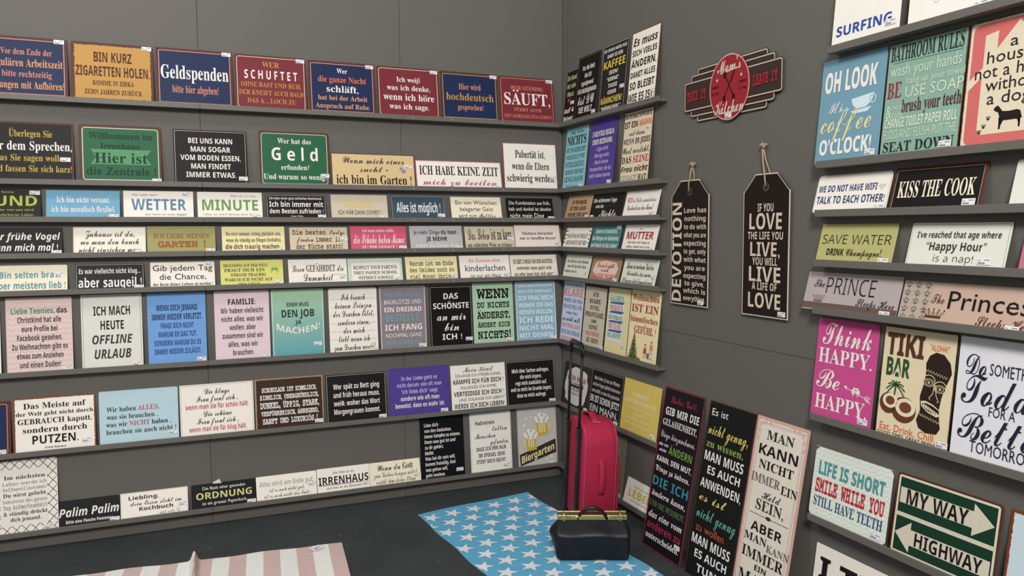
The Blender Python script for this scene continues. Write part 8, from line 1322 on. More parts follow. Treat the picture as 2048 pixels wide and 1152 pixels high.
109,100,120,2,36,96,129,-20,0,-7,-2,-2,-6,1,-5,3,-2,5,-1,9,-1,0,-32,-11,8,-19,4,-12,-2,-12,-4,-10,-8,-7,-9,-5,-12,-2,-13,2,-13,4,-12,7,-9,9,-8,11,-4,12,-2,20,4,12,10,0,-5,1,-5,4,-2,19,0,7,2,2,7,-3,6,-8,2,-3,0,0,109,-1,4,20,56,74,9,-1,7,-2,6,-5,4,-6,3,-7,1,-8,-1,-8,-3,-8,-5,-6,-6,-4,-7,-3,-8,-1,-11,2,-10,6,-6,9,-2,12,2,12,6,10,9,6,
109,101,120,2,44,75,93,-14,1,-14,-1,-13,-5,-11,-7,-8,-10,-5,-12,-1,-14,1,-14,5,-12,7,-10,11,-7,12,-4,14,-2,9,0,8,2,9,2,7,2,7,3,6,4,4,4,1,4,0,3,-2,3,-3,2,-3,0,-6,-1,-14,-6,-8,-3,-6,-1,-7,-1,-13,2,-10,5,-6,9,-3,10,66,0,6,0,5,1,4,4,1,6,-2,12,-5,10,-7,9,-10,7,9,50,76,11,2,11,-2,8,-5,7,-8,2,-8,-59,0,3,9,7,7,
109,102,120,1,42,102,127,-17,3,-20,-2,-14,-7,-8,-10,-3,-16,0,-6,-14,0,-6,-2,-3,-6,3,-7,7,-2,14,0,0,-56,-15,0,-7,-2,-2,-7,2,-7,8,-2,64,0,7,2,2,7,-2,7,-8,2,-30,0,0,56,32,0,7,2,3,7,-3,6,-7,2,-33,0,1,13,3,6,6,3,9,1,6,0,14,-3,4,1,3,2,2,2,1,4,
109,103,120,2,45,71,89,-15,3,-12,-1,-11,-5,-9,-7,-6,-9,-5,-11,-1,-12,1,-12,4,-11,7,-9,9,-7,10,-4,12,-2,18,4,11,8,0,-8,-2,-14,-4,-8,-8,-4,-11,-2,-21,1,-3,-3,-2,-2,-1,-4,6,-8,17,-3,15,2,12,4,6,3,5,4,4,6,3,6,1,8,0,11,6,72,4,2,3,2,1,5,-3,6,-6,2,-16,0,-5,-1,-2,-4,0,-5,16,57,74,12,-2,8,-5,6,-9,2,-11,-2,-10,-6,-9,-9,-6,-11,-1,-11,2,-8,5,-6,9,-2,10,2,11,6,9,9,5,
109,104,120,1,59,33,129,-15,0,-7,-2,-3,-6,1,-4,3,-3,4,-1,6,-1,0,-97,-6,0,-4,-1,-3,-3,-1,-4,3,-7,7,-2,26,0,4,1,3,1,2,3,0,4,0,4,-3,3,-3,1,-7,0,0,39,0,6,3,5,4,5,5,3,5,2,6,1,8,-1,6,-4,4,-7,1,-10,0,-39,-7,0,-3,-1,-2,-3,-1,-4,0,-4,2,-3,3,-1,4,-1,27,0,6,2,3,7,-3,6,-8,2,-3,0,0,43,-2,15,-7,12,-11,7,-13,2,-15,-3,-12,-9,0,42,-2,4,
109,105,120,2,18,67,135,-6,1,-4,0,-3,-1,-2,-2,-2,-4,0,-4,-1,-7,1,-5,2,-4,4,-1,5,-1,6,1,4,2,1,4,1,7,-1,7,-1,5,23,64,92,-29,0,-7,-2,-3,-7,3,-6,7,-2,18,0,0,-60,-29,0,-7,-2,-2,-6,2,-7,7,-2,76,0,4,1,3,1,2,3,1,4,-3,6,-6,2,-30,0,0,72,-2,4,
109,107,120,1,53,37,129,-19,0,-7,-2,-2,-6,1,-5,3,-2,4,-1,9,-1,0,-97,-9,0,-4,-1,-3,-2,-1,-5,2,-7,7,-2,19,0,3,1,2,2,2,3,0,5,0,28,7,6,27,-29,-5,-2,-2,-6,3,-6,7,-2,26,0,7,2,3,7,-1,4,-2,3,-3,1,-4,0,-8,0,-35,39,13,12,7,4,5,3,5,2,7,0,5,3,3,6,-3,6,-7,2,-26,0,-8,-2,-2,-6,2,-5,3,-2,-24,-20,0,67,-2,4,
109,108,120,1,25,63,129,-33,0,-6,-2,-3,-6,1,-4,2,-3,5,-1,8,-1,15,0,0,-97,-26,0,-7,-2,-2,-6,2,-7,7,-2,72,0,5,1,3,1,1,3,1,4,-2,6,-7,2,-29,0,0,109,-2,4,
109,109,120,1,72,59,91,-12,3,-11,-2,-6,-5,0,1,-2,2,-2,1,-3,1,-15,0,-7,-2,-3,-7,3,-6,8,-2,3,0,0,-60,-6,0,-4,-1,-3,-3,0,-4,2,-7,7,-2,26,0,4,1,3,1,2,3,0,4,0,4,-2,3,-4,1,-7,0,0,52,5,7,8,2,4,-1,4,-3,2,-4,1,-6,0,-57,1,-4,3,-2,4,-1,13,0,6,2,2,7,-1,4,-2,3,-4,1,-5,39,1,10,3,7,5,4,5,1,4,-1,3,-3,2,-6,0,-12,0,-44,3,-9,7,-3,12,0,6,2,2,7,0,4,-2,3,-4,1,-6,43,-1,15,-4,12,-8,7,-12,2,-13,-3,-9,-8,
109,110,120,1,58,81,92,-14,2,-15,-3,-12,-8,0,4,-2,4,-5,1,-16,-1,-5,-1,-2,-2,-1,-5,2,-6,8,-2,3,0,0,-60,-6,0,-4,-1,-2,-3,-1,-4,2,-7,7,-2,29,1,4,1,2,2,1,5,-1,4,-2,3,-4,1,-7,0,0,39,1,6,2,5,4,5,5,3,6,2,6,1,13,-5,5,-17,0,-39,-6,0,-4,-1,-2,-3,-1,-4,1,-4,2,-3,4,-1,5,-1,21,0,5,1,4,1,2,3,1,4,-3,6,-7,2,-3,0,0,43,-3,15,-7,12,
109,111,120,2,24,75,93,-15,1,-14,-1,-13,-5,-11,-8,-8,-9,-5,-12,-2,-14,2,-14,5,-12,8,-9,11,-8,13,-4,14,-2,15,2,13,4,10,8,8,9,5,12,2,14,-2,14,-5,12,-8,9,-10,8,24,51,77,9,1,9,-1,8,-4,7,-5,5,-6,3,-8,1,-9,-1,-9,-3,-8,-5,-6,-7,-5,-8,-3,-9,-1,-9,1,-8,3,-6,5,-5,6,-3,8,-1,9,1,9,3,8,5,6,6,5,
109,114,120,1,39,100,93,-9,1,-22,-6,-17,-15,0,14,-2,4,-5,1,-22,0,-7,-2,-3,-7,3,-6,8,-2,10,0,0,-60,-15,0,-8,-2,-2,-6,2,-7,7,-2,64,0,5,1,3,1,2,3,0,4,-2,6,-7,2,-31,0,0,38,18,17,16,5,4,0,9,-5,3,-1,4,1,3,2,3,4,1,4,-2,6,-4,4,
109,115,120,1,59,67,93,-12,1,-16,-2,-13,-5,-7,-10,-3,-12,3,-12,8,-9,14,-5,18,-2,15,-1,6,-2,3,-3,2,-5,-2,-6,-4,-4,-7,-3,-9,-1,-11,1,-9,4,-7,4,-6,11,-6,2,-6,-2,-2,-7,0,-18,2,-8,6,-3,5,1,6,4,15,-4,14,-1,17,2,13,7,7,10,3,12,-1,9,-4,8,-7,6,-9,3,-11,2,-30,3,-3,1,-3,3,-2,4,2,5,3,4,6,3,8,1,15,-3,13,-10,5,-5,4,-2,7,4,1,8,0,12,-1,8,-7,3,-2,0,
109,116,120,1,48,46,119,-6,1,-6,-3,-3,-7,0,-24,-15,0,-5,-1,-3,-2,-1,-5,3,-7,6,-2,15,0,0,-34,1,-14,3,-9,13,-12,19,-3,6,0,7,1,15,4,6,3,5,3,4,4,2,4,-1,3,-2,3,-3,2,-3,0,-6,-1,-10,-4,-11,-4,-9,-1,-6,1,-4,1,-3,2,-2,5,-2,6,0,9,0,31,38,0,7,2,3,7,-3,6,-8,2,-37,0,0,19,0,6,-1,5,
109,117,120,1,47,30,92,-15,0,-7,-2,-3,-7,3,-6,8,-2,3,0,0,-43,8,-27,26,-9,8,1,8,3,8,4,5,3,0,-3,1,-4,6,-2,15,0,7,2,2,7,-3,6,-7,2,-3,0,-1,70,-1,4,-2,2,-5,1,-21,0,-7,-2,-2,-7,2,-6,7,-2,12,0,0,-39,-1,-6,-3,-5,-3,-5,-5,-3,-6,-2,-7,-1,-9,1,-6,4,-4,7,-1,10,0,51,-1,3,-3,1,
109,118,120,1,41,39,92,-27,0,-7,-2,-2,-6,0,-5,3,-3,4,-1,4,0,32,-71,2,-4,3,-3,3,-1,5,-1,5,0,3,2,3,3,34,75,6,0,4,1,3,3,0,5,-2,6,-7,2,-30,0,-5,-1,-3,-1,-2,-2,-1,-5,1,-4,3,-3,4,-1,10,0,-26,-58,-23,58,7,0,4,1,2,3,1,4,0,5,-3,2,-3,1,
110,33,54,2,14,35,131,-8,7,-8,-7,-3,-22,0,-12,1,-10,5,-34,2,-10,3,-3,3,3,2,10,5,34,1,10,0,12,8,36,19,-9,3,-8,-3,-4,-9,4,-8,8,-4,9,4,3,8,
110,34,71,2,6,61,143,-17,0,0,-23,4,-28,9,0,4,28,6,27,143,-17,0,0,-23,4,-28,9,0,4,28,
110,38,125,3,23,81,125,-24,9,-25,-9,-10,-23,5,-17,11,-14,-23,-18,-9,-22,10,-23,24,-10,20,5,23,16,16,-19,25,0,-28,32,14,18,9,18,-20,0,-6,-12,-9,-10,-19,22,19,18,6,18,8,46,113,10,4,12,-4,4,-10,-3,-10,-15,-12,-8,11,-4,12,7,31,45,18,13,22,-26,-14,-11,-15,-5,-11,4,-6,11,
110,44,44,1,11,31,19,-10,6,-8,-4,-4,-8,3,-8,7,-3,0,-12,-7,-10,0,-4,17,12,6,17,
110,46,44,1,8,30,19,-8,3,-9,-3,-3,-9,3,-8,9,-4,8,4,4,8,
110,65,133,2,8,72,137,-13,0,-59,-137,20,0,17,40,58,0,18,-40,20,0,3,45,58,20,49,22,-49,
110,66,113,3,11,15,136,0,-136,47,0,36,12,11,24,-9,24,-24,12,16,12,5,18,-10,23,-32,11,7,35,119,18,0,18,-6,5,-13,-7,-17,-21,-5,-13,0,7,35,60,23,0,23,-6,7,-15,-6,-14,-23,-7,-24,0,
110,67,142,1,18,106,136,-22,2,-53,-20,-21,-52,17,-45,56,-23,28,4,22,8,0,22,-24,-12,-24,-4,-40,15,-15,37,15,37,39,15,23,-3,24,-11,0,21,
110,68,150,2,7,15,136,0,-136,53,0,53,21,20,47,-18,46,-55,22,7,35,119,30,0,42,-15,14,-36,-11,-31,-44,-19,-31,0,
110,69,100,1,12,15,136,0,-136,79,0,0,18,-59,0,0,42,55,0,0,18,-55,0,0,41,57,0,0,17,
110,70,94,1,10,15,136,0,-136,20,0,0,63,53,0,0,18,-53,0,0,38,53,0,0,17,
110,71,148,1,22,105,136,-22,2,-52,-20,-21,-51,21,-49,52,-20,26,3,26,8,0,58,-46,0,0,-17,26,0,0,-28,-14,-4,-16,-2,-39,15,-16,37,15,37,38,15,24,-3,25,-10,0,20,
110,72,146,1,12,35,136,-20,0,0,-136,20,0,0,59,76,0,0,-59,20,0,0,136,-20,0,0,-59,-76,0,
110,73,50,1,4,35,136,-20,0,0,-136,20,0,
110,74,50,1,10,35,136,-20,0,0,-132,-3,-24,-19,-7,-5,0,3,-19,6,0,29,13,9,31,
110,75,131,1,11,35,136,-20,0,0,-136,20,0,0,67,69,-67,27,0,-74,72,59,64,-24,0,-57,-62,
110,76,98,1,6,34,136,-19,0,0,-136,81,0,0,18,-62,0,
110,77,156,1,14,33,136,-18,0,0,-136,19,0,0,106,1,0,42,-53,3,0,42,53,0,-106,20,0,0,136,-18,0,-46,-56,
110,78,156,1,10,30,136,-15,0,0,-136,18,0,0,105,91,-105,17,0,0,136,-18,0,0,-105,
110,79,165,2,8,82,138,-53,-21,-20,-49,20,-49,53,-21,54,21,20,49,-20,49,8,44,105,38,15,38,-15,15,-37,-15,-37,-38,-15,-38,15,-15,37,
110,80,102,2,9,14,136,0,-136,20,0,0,59,20,0,35,11,11,27,-11,28,-32,11,7,34,119,23,0,18,-7,5,-14,-7,-16,-17,-5,-22,0,
110,82,121,2,16,15,136,0,-136,20,0,0,59,8,0,15,-5,21,-26,18,-28,24,0,-11,15,-22,34,-16,16,17,13,6,20,-12,28,-33,10,7,35,120,13,0,20,-6,6,-15,-5,-15,-21,-7,-13,0,
110,83,92,1,22,65,136,-16,2,-30,-10,-11,-26,30,-38,29,-31,-5,-11,-17,-6,-19,5,-17,15,0,-25,18,-10,20,-3,27,11,11,26,-29,41,-30,28,6,12,16,5,15,-3,17,-12,0,23,
110,84,121,1,8,117,136,-114,0,0,-17,48,0,0,-119,19,0,0,119,47,0,
110,85,142,1,18,32,136,-20,0,0,-84,18,-41,39,-13,46,15,15,41,0,82,-20,0,0,-79,-2,-17,-7,-13,-12,-8,-20,-3,-16,3,-13,9,-6,10,-2,18,
110,87,208,1,13,20,136,-20,0,55,-137,4,0,45,111,45,-111,4,0,55,137,-19,0,-37,-94,-38,94,-19,0,-38,-94,
110,90,129,1,8,126,136,-117,0,0,-17,81,0,-87,-119,123,0,0,18,-87,0,
110,97,85,2,27,60,84,-23,8,-17,-3,-13,-10,0,-19,14,11,14,4,13,-4,4,-12,0,-5,-16,-5,-21,-10,-10,-19,6,-15,16,-7,12,2,12,7,5,-7,9,-2,8,2,9,5,0,11,-5,-4,-4,-1,-3,1,-1,4,0,46,7,32,36,20,8,0,-26,-8,-5,-8,-2,-9,3,-4,9,
110,98,100,2,11,30,136,-18,0,0,-131,15,-5,18,-2,35,13,13,36,-11,32,-28,13,-12,-2,-12,-7,9,30,66,10,8,10,2,18,-9,7,-23,-8,-21,-19,-8,-9,1,-9,2,
110,99,88,1,18,66,90,-13,2,-33,-13,-12,-36,13,-32,33,-13,14,2,13,3,0,18,-13,-4,-11,-2,-22,8,-9,22,8,22,20,8,11,-2,14,-7,0,19,
110,100,102,2,10,90,136,-18,0,0,-48,-9,3,-9,1,-33,-13,-12,-32,12,-34,31,-13,38,0,8,64,75,8,-3,0,-57,-18,0,-21,8,-6,21,8,23,21,9,
110,101,96,2,14,79,79,-29,13,-30,-13,-12,-33,11,-33,33,-15,19,3,17,8,0,17,-16,-8,-16,-3,-20,7,-10,20,63,0,5,51,76,15,-6,6,-16,-46,0,8,16,
110,102,50,1,20,59,136,-19,2,-14,-8,-9,-13,-3,-21,0,-6,-12,0,0,-16,12,0,0,-74,18,0,0,74,16,0,0,16,-16,0,0,8,4,17,15,6,4,-1,4,-1,
110,103,85,3,30,84,90,-37,0,-28,-8,-11,-23,1,-9,4,-8,6,-6,9,-5,0,-1,-11,-5,-3,-8,2,-5,7,-6,-18,-9,-5,-16,12,-19,29,-8,32,8,11,21,-6,15,-20,10,-21,5,-7,6,14,8,23,9,6,9,2,11,-2,10,-7,10,18,0,8,29,70,13,4,12,-4,5,-11,-5,-12,-12,-5,-13,4,-5,12,8,37,-4,19,-3,11,-12,-7,-9,-18,-4,-19,4,-6,10,6,10,
110,104,100,1,16,30,136,-18,0,0,-136,18,0,0,64,11,10,11,3,13,-6,5,-15,0,-56,18,0,0,55,-9,28,-22,9,-14,-4,-13,-10,
110,105,44,2,4,31,90,-18,0,0,-90,18,0,8,29,124,-7,4,-7,-4,-4,-7,4,-7,7,-4,7,4,4,7,
110,106,44,2,8,30,90,-18,0,0,-103,-4,-13,-9,-7,13,-13,14,12,4,22,8,29,124,-8,4,-7,-4,-3,-7,3,-7,7,-4,8,4,3,7,
110,107,96,2,6,92,90,-21,0,-40,-44,45,-46,24,0,-46,46,4,30,136,-18,0,0,-136,18,0,
110,108,44,1,4,31,136,-18,0,0,-136,18,0,
110,109,154,1,27,71,87,-15,5,-13,-4,-13,-10,0,12,-18,0,0,-90,18,0,0,65,10,9,12,3,11,-5,5,-16,0,-56,18,0,0,65,10,8,10,4,13,-6,6,-15,0,-56,17,0,0,56,-8,26,-21,10,-17,-5,-13,-12,
110,110,100,1,16,79,83,-22,9,-14,-4,-13,-10,0,12,-18,0,0,-90,18,0,0,64,11,10,11,3,13,-6,5,-15,0,-56,18,0,0,55,
110,111,110,2,8,89,79,-34,13,-34,-14,-14,-32,14,-34,34,-14,35,13,13,35,8,54,76,22,-9,9,-21,-8,-23,-23,-9,-21,9,-8,23,9,21,
110,112,100,2,10,11,90,0,-136,18,0,0,48,10,-3,8,-1,33,13,13,33,-13,34,-38,12,8,29,74,16,0,22,-8,8,-22,-8,-21,-21,-9,-8,1,-9,3,
110,114,79,1,14,69,89,-11,3,-13,-6,-13,-17,0,21,-18,0,0,-90,18,0,0,47,6,20,15,8,8,-3,9,-6,9,15,
110,115,77,1,24,51,90,-13,2,-21,-7,-8,-18,21,-26,21,-17,-4,-7,-9,-3,-13,3,-17,9,0,-20,16,-6,15,-2,22,7,8,20,-5,12,-15,13,-17,11,-5,7,3,6,9,2,12,-2,14,-7,0,17,
110,116,67,1,18,33,90,0,18,-33,-32,0,-2,16,0,0,-48,7,-20,22,-8,10,2,11,4,0,17,-10,-5,-10,-2,-8,3,-5,11,0,46,29,0,0,16,
110,117,100,1,16,30,90,-18,0,0,-56,9,-26,22,-10,14,4,13,9,0,-11,17,0,0,90,-17,0,0,-64,-10,-10,-12,-3,-14,5,-4,15,
110,118,88,1,7,20,90,-19,0,40,-92,6,0,40,92,-19,0,-24,-55,
110,119,144,1,13,19,90,-19,0,40,-92,6,0,26,63,27,-63,5,0,40,92,-19,0,-24,-55,-22,55,-14,0,-22,-55,
110,121,88,1,8,20,90,-20,0,35,-71,-31,-65,20,0,64,136,-20,0,-24,-51,
110,122,83,1,8,81,90,-77,0,0,-16,46,0,-48,-74,79,0,0,16,-48,0
]
ALIAS = {'a': 'b', 'v': 'b', 'h': 'i', 's': 'S'}
def area2(l): return sum(l[k-1].x*l[k].y-l[k].x*l[k-1].y for k in range(len(l)))/2
def within(p, l):
    c = False
    for k in range(len(l)):
        a_, b_ = l[k-1], l[k]
        if (a_.y > p.y) != (b_.y > p.y) and p.x < (b_.x-a_.x)*(p.y-a_.y)/(b_.y-a_.y)+a_.x: c = not c
    return c
def fill(loops):
    """closed contours -> flat vertices and triangles; every hole is filled together with the outline that holds it"""
    loops = [l for l in loops if len(l) > 2 and abs(area2(l)) > 1e-5]; outer, holes = [], []
    for l in loops:
        mid = (l[0]+l[1])/2; nrm = Vector((-(l[1]-l[0]).y, (l[1]-l[0]).x, 0)); n_ = sum(within(mid, o) for o in loops if o is not l)
        (holes if n_ % 2 else outer).append(l)
    V_, F_ = [], []
    for o in outer:
        hs = [h for h in holes if within((h[0]+h[1])/2, o) or within(h[len(h)//2], o)]; grp = [o]+hs; best = None; want = abs(area2(o))-sum(abs(area2(h)) for h in hs)
        for tr in range(4):
            jit = [[v+Vector((.0011*tr*math.sin(7.3*i+tr), .0011*tr*math.cos(5.1*i), 0)) for i, v in enumerate(l)] for l in grp]
            f_ = [tuple(q) for q in tessellate_polygon(jit)]; flat = [v for l in jit for v in l]
            got = sum(abs((flat[b].x-flat[a].x)*(flat[c].y-flat[a].y)-(flat[c].x-flat[a].x)*(flat[b].y-flat[a].y))/2 for a, b, c in f_)
            e = abs(got-want)
            if best is None or e < best[0]: best = (e, flat, f_)
            if e < .002: break
        b0 = len(V_); V_ += [(v.x, v.y) for v in best[1]]; F_ += [tuple(b0+i for i in f) for f in best[2]]
    return V_, F_
def load_outlines():
    g = {}; i = 0; D_ = OUTLINES
    while i < len(D_):
        st, ch, adv, nl = D_[i:i+4]; i += 4; loops = []
        for _ in range(nl):
            n_ = D_[i]; i += 1; x = y = 0; l = []
            for k in range(n_): x += D_[i]; y += D_[i+1]; i += 2; l.append(Vector((x/200, y/200, 0)))
            loops.append(l)
        g[chr(st), chr(ch)] = fill(loops)+(adv/200,)
    for a_, b_ in ALIAS.items():
        for (st, ch) in list(g):
            if st == b_: g[a_, ch] = g[st, ch]
    return g
G = load_outlines()
CAP = {st: max(p[1] for p in G[st, 'H'][0]) for st in STY}
def disc(cx, cy, rx, ry=None, n=10):
    ry = rx if ry is None else ry
    return [(cx+rx*math.cos(2*math.pi*k/n), cy+ry*math.sin(2*math.pi*k/n)) for k in range(n)]

class Print:
    """flat print on a sign's face: triangles in sign coordinates (metres, x centred, z from the bottom edge), one material per ink"""
    def __init__(s): s.V = []; s.F = []; s.M = []; s.mats = []; s.names = {}
    def mi(s, c):
        if c not in s.names: s.names[c] = len(s.mats); s.mats.append(ink(c))
        return s.names[c]
    def tri(s, pts, faces, c, y):
        b = len(s.V); s.V += [(p[0], -y, p[1]) for p in pts]; k = s.mi(c)
        for f in faces: s.F.append(tuple(b+i for i in f)); s.M.append(k)
    def poly(s, pts, c, y):
        s.tri(pts, [tuple(t) for t in tessellate_polygon([[Vector((p[0], p[1], 0)) for p in pts]])], c, y)
    def ring(s, a, b2, c, y):
        n = len(a); s.tri(a+b2, [(k, (k+1) % n, n+(k+1) % n, n+k) for k in range(n)], c, y)
    def line(s, pts, wd, c, y, closed=False):
        n = len(pts); L_, R_ = [], []
        for i in range(n):
            p0 = pts[(i-1) % n] if closed or i else pts[i]; p1 = pts[(i+1) % n] if closed or i < n-1 else pts[i]
            dx, dy = p1[0]-p0[0], p1[1]-p0[1]; l = math.hypot(dx, dy) or 1; nx, ny = -dy/l*wd/2, dx/l*wd/2
            L_.append((pts[i][0]+nx, pts[i][1]+ny)); R_.append((pts[i][0]-nx, pts[i][1]-ny))
        m_ = n if closed else n-1
        s.tri(L_+R_, [(k, (k+1) % n, n+(k+1) % n, n+k) for k in range(m_)], c, y)
    def text(s, chars, st, cx, cz, wmax, hcap, y, arc=0, vert=False):
        x = 0; items = []
        for ch, t, c in chars:
            sc_ = CAP[st]/CAP[t]
            if ch == ' ': x += .3*(1 if t not in 'mM' else 1.6); continue
            b_ = UML.get(ch, ch); v, f, a = G[t, b_]; items.append((x, v, f, c, sc_)); 
            if ch in UML:
                gx0 = min(p[0] for p in v); gx1 = max(p[0] for p in v); gy = max(p[1] for p in v); mid = (gx0+gx1)/2; dr = .06 if t not in 'SsB' else .065
                for q in (-1, 1):
                    d = disc(mid+q*.13, gy+.12, dr, n=8); items.append((x, d, [tuple(range(8))], c, sc_))
            x += a*sc_
        if not items: return
        xs_ = [i[0]+p[0]*i[4] for i in items for p in i[1]]; x0, x1 = min(xs_), max(xs_)
        k = hcap/CAP[st]; kx = wmax/(x1-x0)
        if not vert: kx = min(kx, k*1.35)
        if vert: kx = wmax/(x1-x0)
        for X, v, f, c, q in items:
            pts = []
            for p in v:
                u = (X+p[0]*q-(x0+x1)/2)*kx; h = (p[1]*q-CAP[st]/2)*k
                if arc: h += arc*(u/(wmax/2))**2
                pts.append((cx-h, cz+u) if vert else (cx+u, cz+h))
            s.tri(pts, f, c, y)
    def build(s, name, parent):
        if s.V: return mesh_obj(name, s.V, s.F, s.mats, s.M, parent)

PRICE = None
def price_sticker(parent, x, z, y):
    global PRICE
    if PRICE is None:
        o = plate('price_sticker', rrect(-.0205, -.0095, .0205, .0095, .001, 2), .0004, plain('ECEAEE', .5), None)
        p = Print(); rr = random.Random(3)
        xx = -.017
        while xx < .003:
            ww = rr.choice((.0006, .0009, .0014)); p.poly([(xx, -.0072), (xx+ww, -.0072), (xx+ww, -.0025), (xx, -.0025)], '333236', .0006); xx += ww+rr.choice((.0005, .0008))
        for i, a in enumerate(((-.017, -.010), (.0, .016))): p.poly([(a[0], .0018+i*.001), (a[1], .0018+i*.001), (a[1], .0038+i*.0012), (a[0], .0038+i*.0012)], '6b6a72', .0006)
        b_ = p.build('barcode_print', o); PRICE = (o, b_); o.parent = parent; o.location = (x, y, z); return
    o = PRICE[0].copy(); C.objects.link(o); o.parent = parent; o.location = (x, y, z)
    b_ = PRICE[1].copy(); C.objects.link(b_); b_.parent = o

# ------------------------------------------------------------------ pictures printed on signs
def art(P, op, w, h, y):
    a = op[1:].split(); k = a[0]; X = lambda u: (u-.5)*w; Z = lambda v: (1-v)*h; q = lambda *p: [(X(p[i]), Z(p[i+1])) for i in range(0, len(p), 2)]
    def E(c, cx, cy, rx, ry, yy=y, n=20): P.poly(disc(X(cx), (1-cy+(.047 if k == 't' else 0))*h, rx*w, ry*h, n), c, yy)
    if k == 'F':
        ins, wd, r = float(a[2]), float(a[3]), float(a[4])
        o = rrect(-w/2+ins, ins, w/2-ins, h-ins, r); i = rrect(-w/2+ins+wd, ins+wd, w/2-ins-wd, h-ins-wd, max(r-wd, 0.00002) if r > 1e-5 else 0)
        if len(o) == len(i): P.ring(o, i, a[1], y)
    elif k == 'P': P.poly([(X(float(s.split(',')[0])), Z(float(s.split(',')[1]))) for s in a[2:]], a[1], y)
    elif k == 'R': f = list(map(float, a[2:])); P.poly(q(f[0], f[1], f[2], f[1], f[2], f[3], f[0], f[3]), a[1], y)
    elif k == 'E': f = list(map(float, a[2:])); E(a[1], *f)
    elif k == 'V': f = list(map(float, a[2:])); P.poly(q(f[0], f[3]+.02, f[0]+.08, f[3]-.01, f[2]+.04, f[3]-.02, f[2]-.06, f[3]+.02), a[1], y)
    elif k == 'C':
        f = list(map(float, a[2:])); n = 72; pts = []
        for i in range(n):
            t = 2*math.pi*i/n; ct, s_ = math.cos(t), math.sin(t); e = .55; sx = math.copysign(abs(ct)**e, ct); sy = math.copysign(abs(s_)**e, s_); b = 1-.07*abs(math.sin(4*t))-.05*abs(math.sin(6*t+.5))
            pts.append((X(f[0]+f[2]*sx*b), Z(f[1]+f[3]*sy*b)))
        P.poly(pts, a[1], y)
    elif k == 'Z':
        n = int(a[2])
        for r_ in range(n+1):
            z0 = h*r_/n; m_ = 22; P.line([(-w/2+.002+(w-.004)*i/m_, min(h-.001, max(.001, z0+(.006 if i % 2 else -.002)))) for i in range(m_+1)], .0016, a[1], y)
    elif k == 'K':
        nx, ny = int(a[2]), int(a[3]); e = .002
        for i in range(-ny, nx+ny):
            for sg in (1, -1):
                pts = []
                dx = w/nx; dz = h/ny
                x0 = -w/2+i*dx; p0 = [x0, 0 if sg > 0 else h]; p1 = [x0+dx*ny, h if sg > 0 else 0]
                t0 = max(0, (-w/2+e-p0[0])/(p1[0]-p0[0])); t1 = min(1, (w/2-e-p0[0])/(p1[0]-p0[0]))
                if t1 > t0: P.line([(p0[0]+(p1[0]-p0[0])*t, p0[1]+(p1[1]-p0[1])*t) for t in (t0, t1)], .0026, a[1], y)
    elif k == 'G':
        rr = random.Random(5); n = int(a[2])
        for i in range(n):
            for zz in (.07, .93): xx = -w/2+w*(i+.5)/n; s_ = rr.uniform(.002, .005); P.line([(xx-s_, Z(zz)-s_*rr.choice((-1, 1))), (xx, Z(zz)), (xx+s_, Z(zz)+s_)], .0016, a[1], y)
    elif k == 'g':
        for i in range(3):
            for j in range(5):
                cx, cy = float(a[2])+(float(a[3])-float(a[2]))*(i+.5)/3, (j+.5)/5
                for t in range(5): an = t*1.257+.3; P.poly(disc(X(cx)+.007*math.cos(an), Z(cy)+.007*math.sin(an), .0042, .003, 8), a[1], y)
                P.poly(disc(X(cx), Z(cy)-.006, .002, .007, 8), a[1], y)
    elif k == 'J':
        f = list(map(float, a[2:])); cx, cz = X(f[0]), Z(f[1]); r = .024
        for i in range(11):
            an = R(-35+i*25); p = [(cx+r*t*math.cos(an), cz+r*(t*math.sin(an)-.55*t*t)) for t in (0, .35, .7, 1)]
            P.poly([p[0], (p[1][0], p[1][1]+.004), (p[2][0], p[2][1]+.003), p[3], (p[2][0], p[2][1]-.005), (p[1][0], p[1][1]-.004)], a[1], y)
        P.line([(cx, cz), (cx+.004, cz-.02), (cx+.009, cz-.036)], .0025, a[1], y)
    elif k == 'Q':
        cx, cz = X(float(a[2])), Z(float(a[3]))
        for r in (.006, .012, .018): P.line([(cx+r*math.cos(R(t)), cz-.006+r*math.sin(R(t))) for t in range(40, 141, 10)], .003, a[1], y)
        P.poly(disc(cx, cz-.006, .002), a[1], y)
    elif k == 'D':
        f = list(map(float, a[2:])); cx, cz, cw, chh = X(f[0]), Z(f[1]), f[2]*w/2, f[3]*h/2
        P.poly([(cx-cw*.7, cz-chh), (cx+cw*.7, cz-chh), (cx+cw*.75, cz-chh*.5), (cx-cw*.75, cz-chh*.5)], a[1], y)
        for i in range(5):
            u = (i-2)/2; P.line([(cx+u*cw*.65, cz-chh*.5), (cx+u*cw*.95, cz+chh*(.45-.15*abs(u)))], .0022, a[1], y); P.poly(disc(cx+u*cw*.95, cz+chh*(.65-.15*abs(u)), .003, n=8), a[1], y)
            if i < 4: u2 = (i-1.5)/2; P.line([(cx+u2*cw*.7+d*.006, cz-chh*.45+e) for d, e in ((-1, .012), (0, 0), (1, .012))], .0015, a[1], y)
    elif k == 'U':   # two beer mugs, foam and the slanted dark band
        P.poly(q(.03, .78, .96, .57, .97, .8, .05, 1-.03), '3a342c', y)
